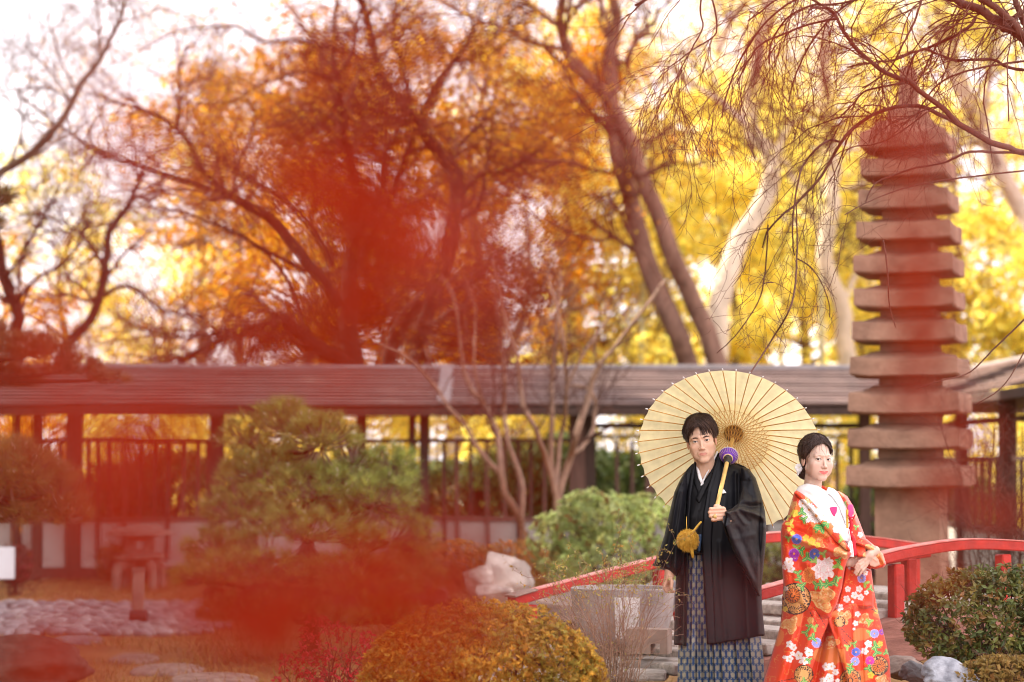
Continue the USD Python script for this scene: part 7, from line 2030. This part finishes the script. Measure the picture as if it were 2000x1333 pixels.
# viewer's right shoulder, the far sleeve and its cuff
robe("robe_side", [(1632, 957), (1641, 961), (1655, 970), (1668, 992), (1679, 1020), (1691, 1052), (1692, 1090), (1674, 1090), (1661, 1066), (1659, 1018), (1651, 990), (1639, 969)], lambda x, y: np.minimum(bfront(0.030)(x, y), 11.975 - 0.0022 * np.clip(y - 990, 0, 100)), lambda x, y: 12.12 + 0 * x, rr=8, edge=0.05, disp=plus(ridges([([(1652, 975), (1668, 1010), (1680, 1050)], 0.012, 6)]), wrinkle(16, 0.006, 12, 22)))
cuffY = lambda x, y: 11.84 + 0.0010 * (x - 1690)
robe("sleeve", [(1648, 1084), (1662, 1110), (1690, 1108), (1702, 1114), (1706, 1150), (1706, 1186), (1694, 1192), (1664, 1188), (1643, 1200), (1626, 1197), (1636, 1170), (1644, 1130)], lambda x, y: 11.835 + 0.0005 * np.abs(x - 1665) + 0 * y, lambda x, y: 11.94 + 0 * x, rr=9, edge=0.04, disp=plus(ridges([([(1655, 1110), (1640, 1160), (1632, 1194)], 0.020, 7), ([(1690, 1115), (1694, 1150), (1690, 1190)], 0.014, 9), ([(1674, 1115), (1672, 1150), (1668, 1186)], -0.008, 8), ([(1640, 1190), (1670, 1182), (1700, 1184)], 0.012, 5)]), wrinkle(17, 0.005, 14, 26)))
robe("cuff", [(1668, 1062), (1682, 1050), (1692, 1053), (1713, 1070), (1725, 1083), (1731, 1103), (1726, 1109), (1710, 1113), (1696, 1108), (1694, 1094), (1699, 1080), (1690, 1072)], lambda x, y: cuffY(x, y) - 0.035, lambda x, y: cuffY(x, y) + 0.05, rr=6, edge=0.03, disp=plus(ridges([([(1675, 1062), (1705, 1072), (1727, 1100)], 0.014, 5), ([(1690, 1075), (1712, 1085), (1720, 1100)], -0.010, 4)]), wrinkle(18, 0.004, 8, 10)))
put(bride, "cuff_lining", sheet([(1698, 1081), (1706, 1083), (1716, 1093), (1719, 1104), (1708, 1109), (1698, 1105), (1695.5, 1094)], lambda x, y: cuffY(x, y) - 0.046, lambda x, y: cuffY(x, y) - 0.02, rr=3, res=1.4, disp=ridges([([(1699, 1086), (1712, 1096)], 0.004, 2)]))[0], "lining_pink", smooth=True)
# the near sleeve: upper arm, forearm ridge and hanging bag
slY = lambda x, y: 11.96 - 0.0016 * np.clip(x - 1560, 0, 110) * np.clip((y - 1000) / 70, 0, 1)
robe("sleeve", [(1551, 964), (1566, 966), (1584, 985), (1606, 1012), (1628, 1040), (1648, 1066), (1664, 1082), (1655.5, 1094), (1650, 1112), (1644, 1150), (1634, 1182), (1621, 1207), (1608, 1214), (1585, 1206), (1558, 1188), (1538, 1170), (1530, 1140), (1526, 1090), (1525, 1040), (1527, 1024), (1538, 1012), (1543, 990)], lambda x, y: slY(x, y) - 0.105, lambda x, y: slY(x, y) + 0.07, rr=15, edge=0.07,
     disp=plus(ridges([([(1545, 1046), (1580, 1062), (1620, 1075), (1658, 1085)], 0.040, 9), ([(1548, 1035), (1580, 1045), (1612, 1052)], -0.022, 6), ([(1543, 1092), (1575, 1088), (1610, 1096)], -0.018, 7), ([(1556, 980), (1548, 1010), (1540, 1040)], 0.014, 7),
                       ([(1575, 1100), (1600, 1140), (1616, 1200)], 0.012, 10), ([(1552, 1100), (1556, 1140), (1570, 1190)], 0.016, 9), ([(1590, 1150), (1620, 1152), (1642, 1140)], 0.010, 6), ([(1585, 1168), (1612, 1172), (1632, 1160)], 0.010, 5), ([(1568, 1010), (1590, 1030), (1620, 1055)], 0.012, 7), ([(1646, 1096), (1636, 1130), (1622, 1170)], 0.010, 5)]), wrinkle(19, 0.009, 15, 22)))
robe("robe_collar", [(1550, 963), (1556, 958), (1566, 964), (1582, 977), (1606, 1003), (1630, 1031), (1652, 1060), (1664, 1080), (1652, 1074), (1630, 1056), (1606, 1026), (1586, 1001), (1566, 978)], lambda x, y: np.minimum(bfront(0.050)(x, y), slY(x, y) - 0.118), bfront(0.0), rr=4, disp=ridges([([(1560, 966), (1600, 1008), (1650, 1066)], 0.006, 5)]))
# tassel, dagger case and cords at her chest
put(bride, "brocade_case", sheet([(1655, 988), (1660, 985), (1666, 986), (1668, 1000), (1666, 1012), (1657, 1012)], bfront(0.042), bfront(0.02), rr=2, res=1.3)[0], "magenta_silk", smooth=True)
put(bride, "fan_end", tube([P(1654.5, 996, 11.80), P(1655, 1032, 11.79)], 0.0058, 6, 8), "gold", smooth=True)
put(bride, "red_cord", cat_mesh([tube([P(1659, 1012, 11.80), P(1663, 1025, 11.79), P(1660, 1040, 11.79), P(1667, 1055, 11.79), P(1668, 1075, 11.785), P(1670, 1086, 11.78)], [0.006, 0.010, 0.008, 0.011, 0.013, 0.012], 18, 8), tube([P(1656, 1006, 11.79), P(1664, 1012, 11.785), P(1670, 1006, 11.79), P(1664, 1018, 11.79), P(1657, 1022, 11.79)], 0.003, 20, 6)]), "red_cord", smooth=True)
put(bride, "white_tassel", cat_mesh([tube([P(1658, 1034, 11.785), P(1660, 1048, 11.78), P(1661.5, 1058, 11.775)], 0.0022, 8, 5)] + [tube([P(1661 + 0.6 * k - 2, 1057, 11.775), P(1660 + 1.5 * k - 4, 1072, 11.768 + 0.002 * (k % 3)), P(1660.5 + 1.7 * k - 4, 1088, 11.765)], 0.0034, 7, 5) for k in range(7)]), "white_silk", smooth=True)
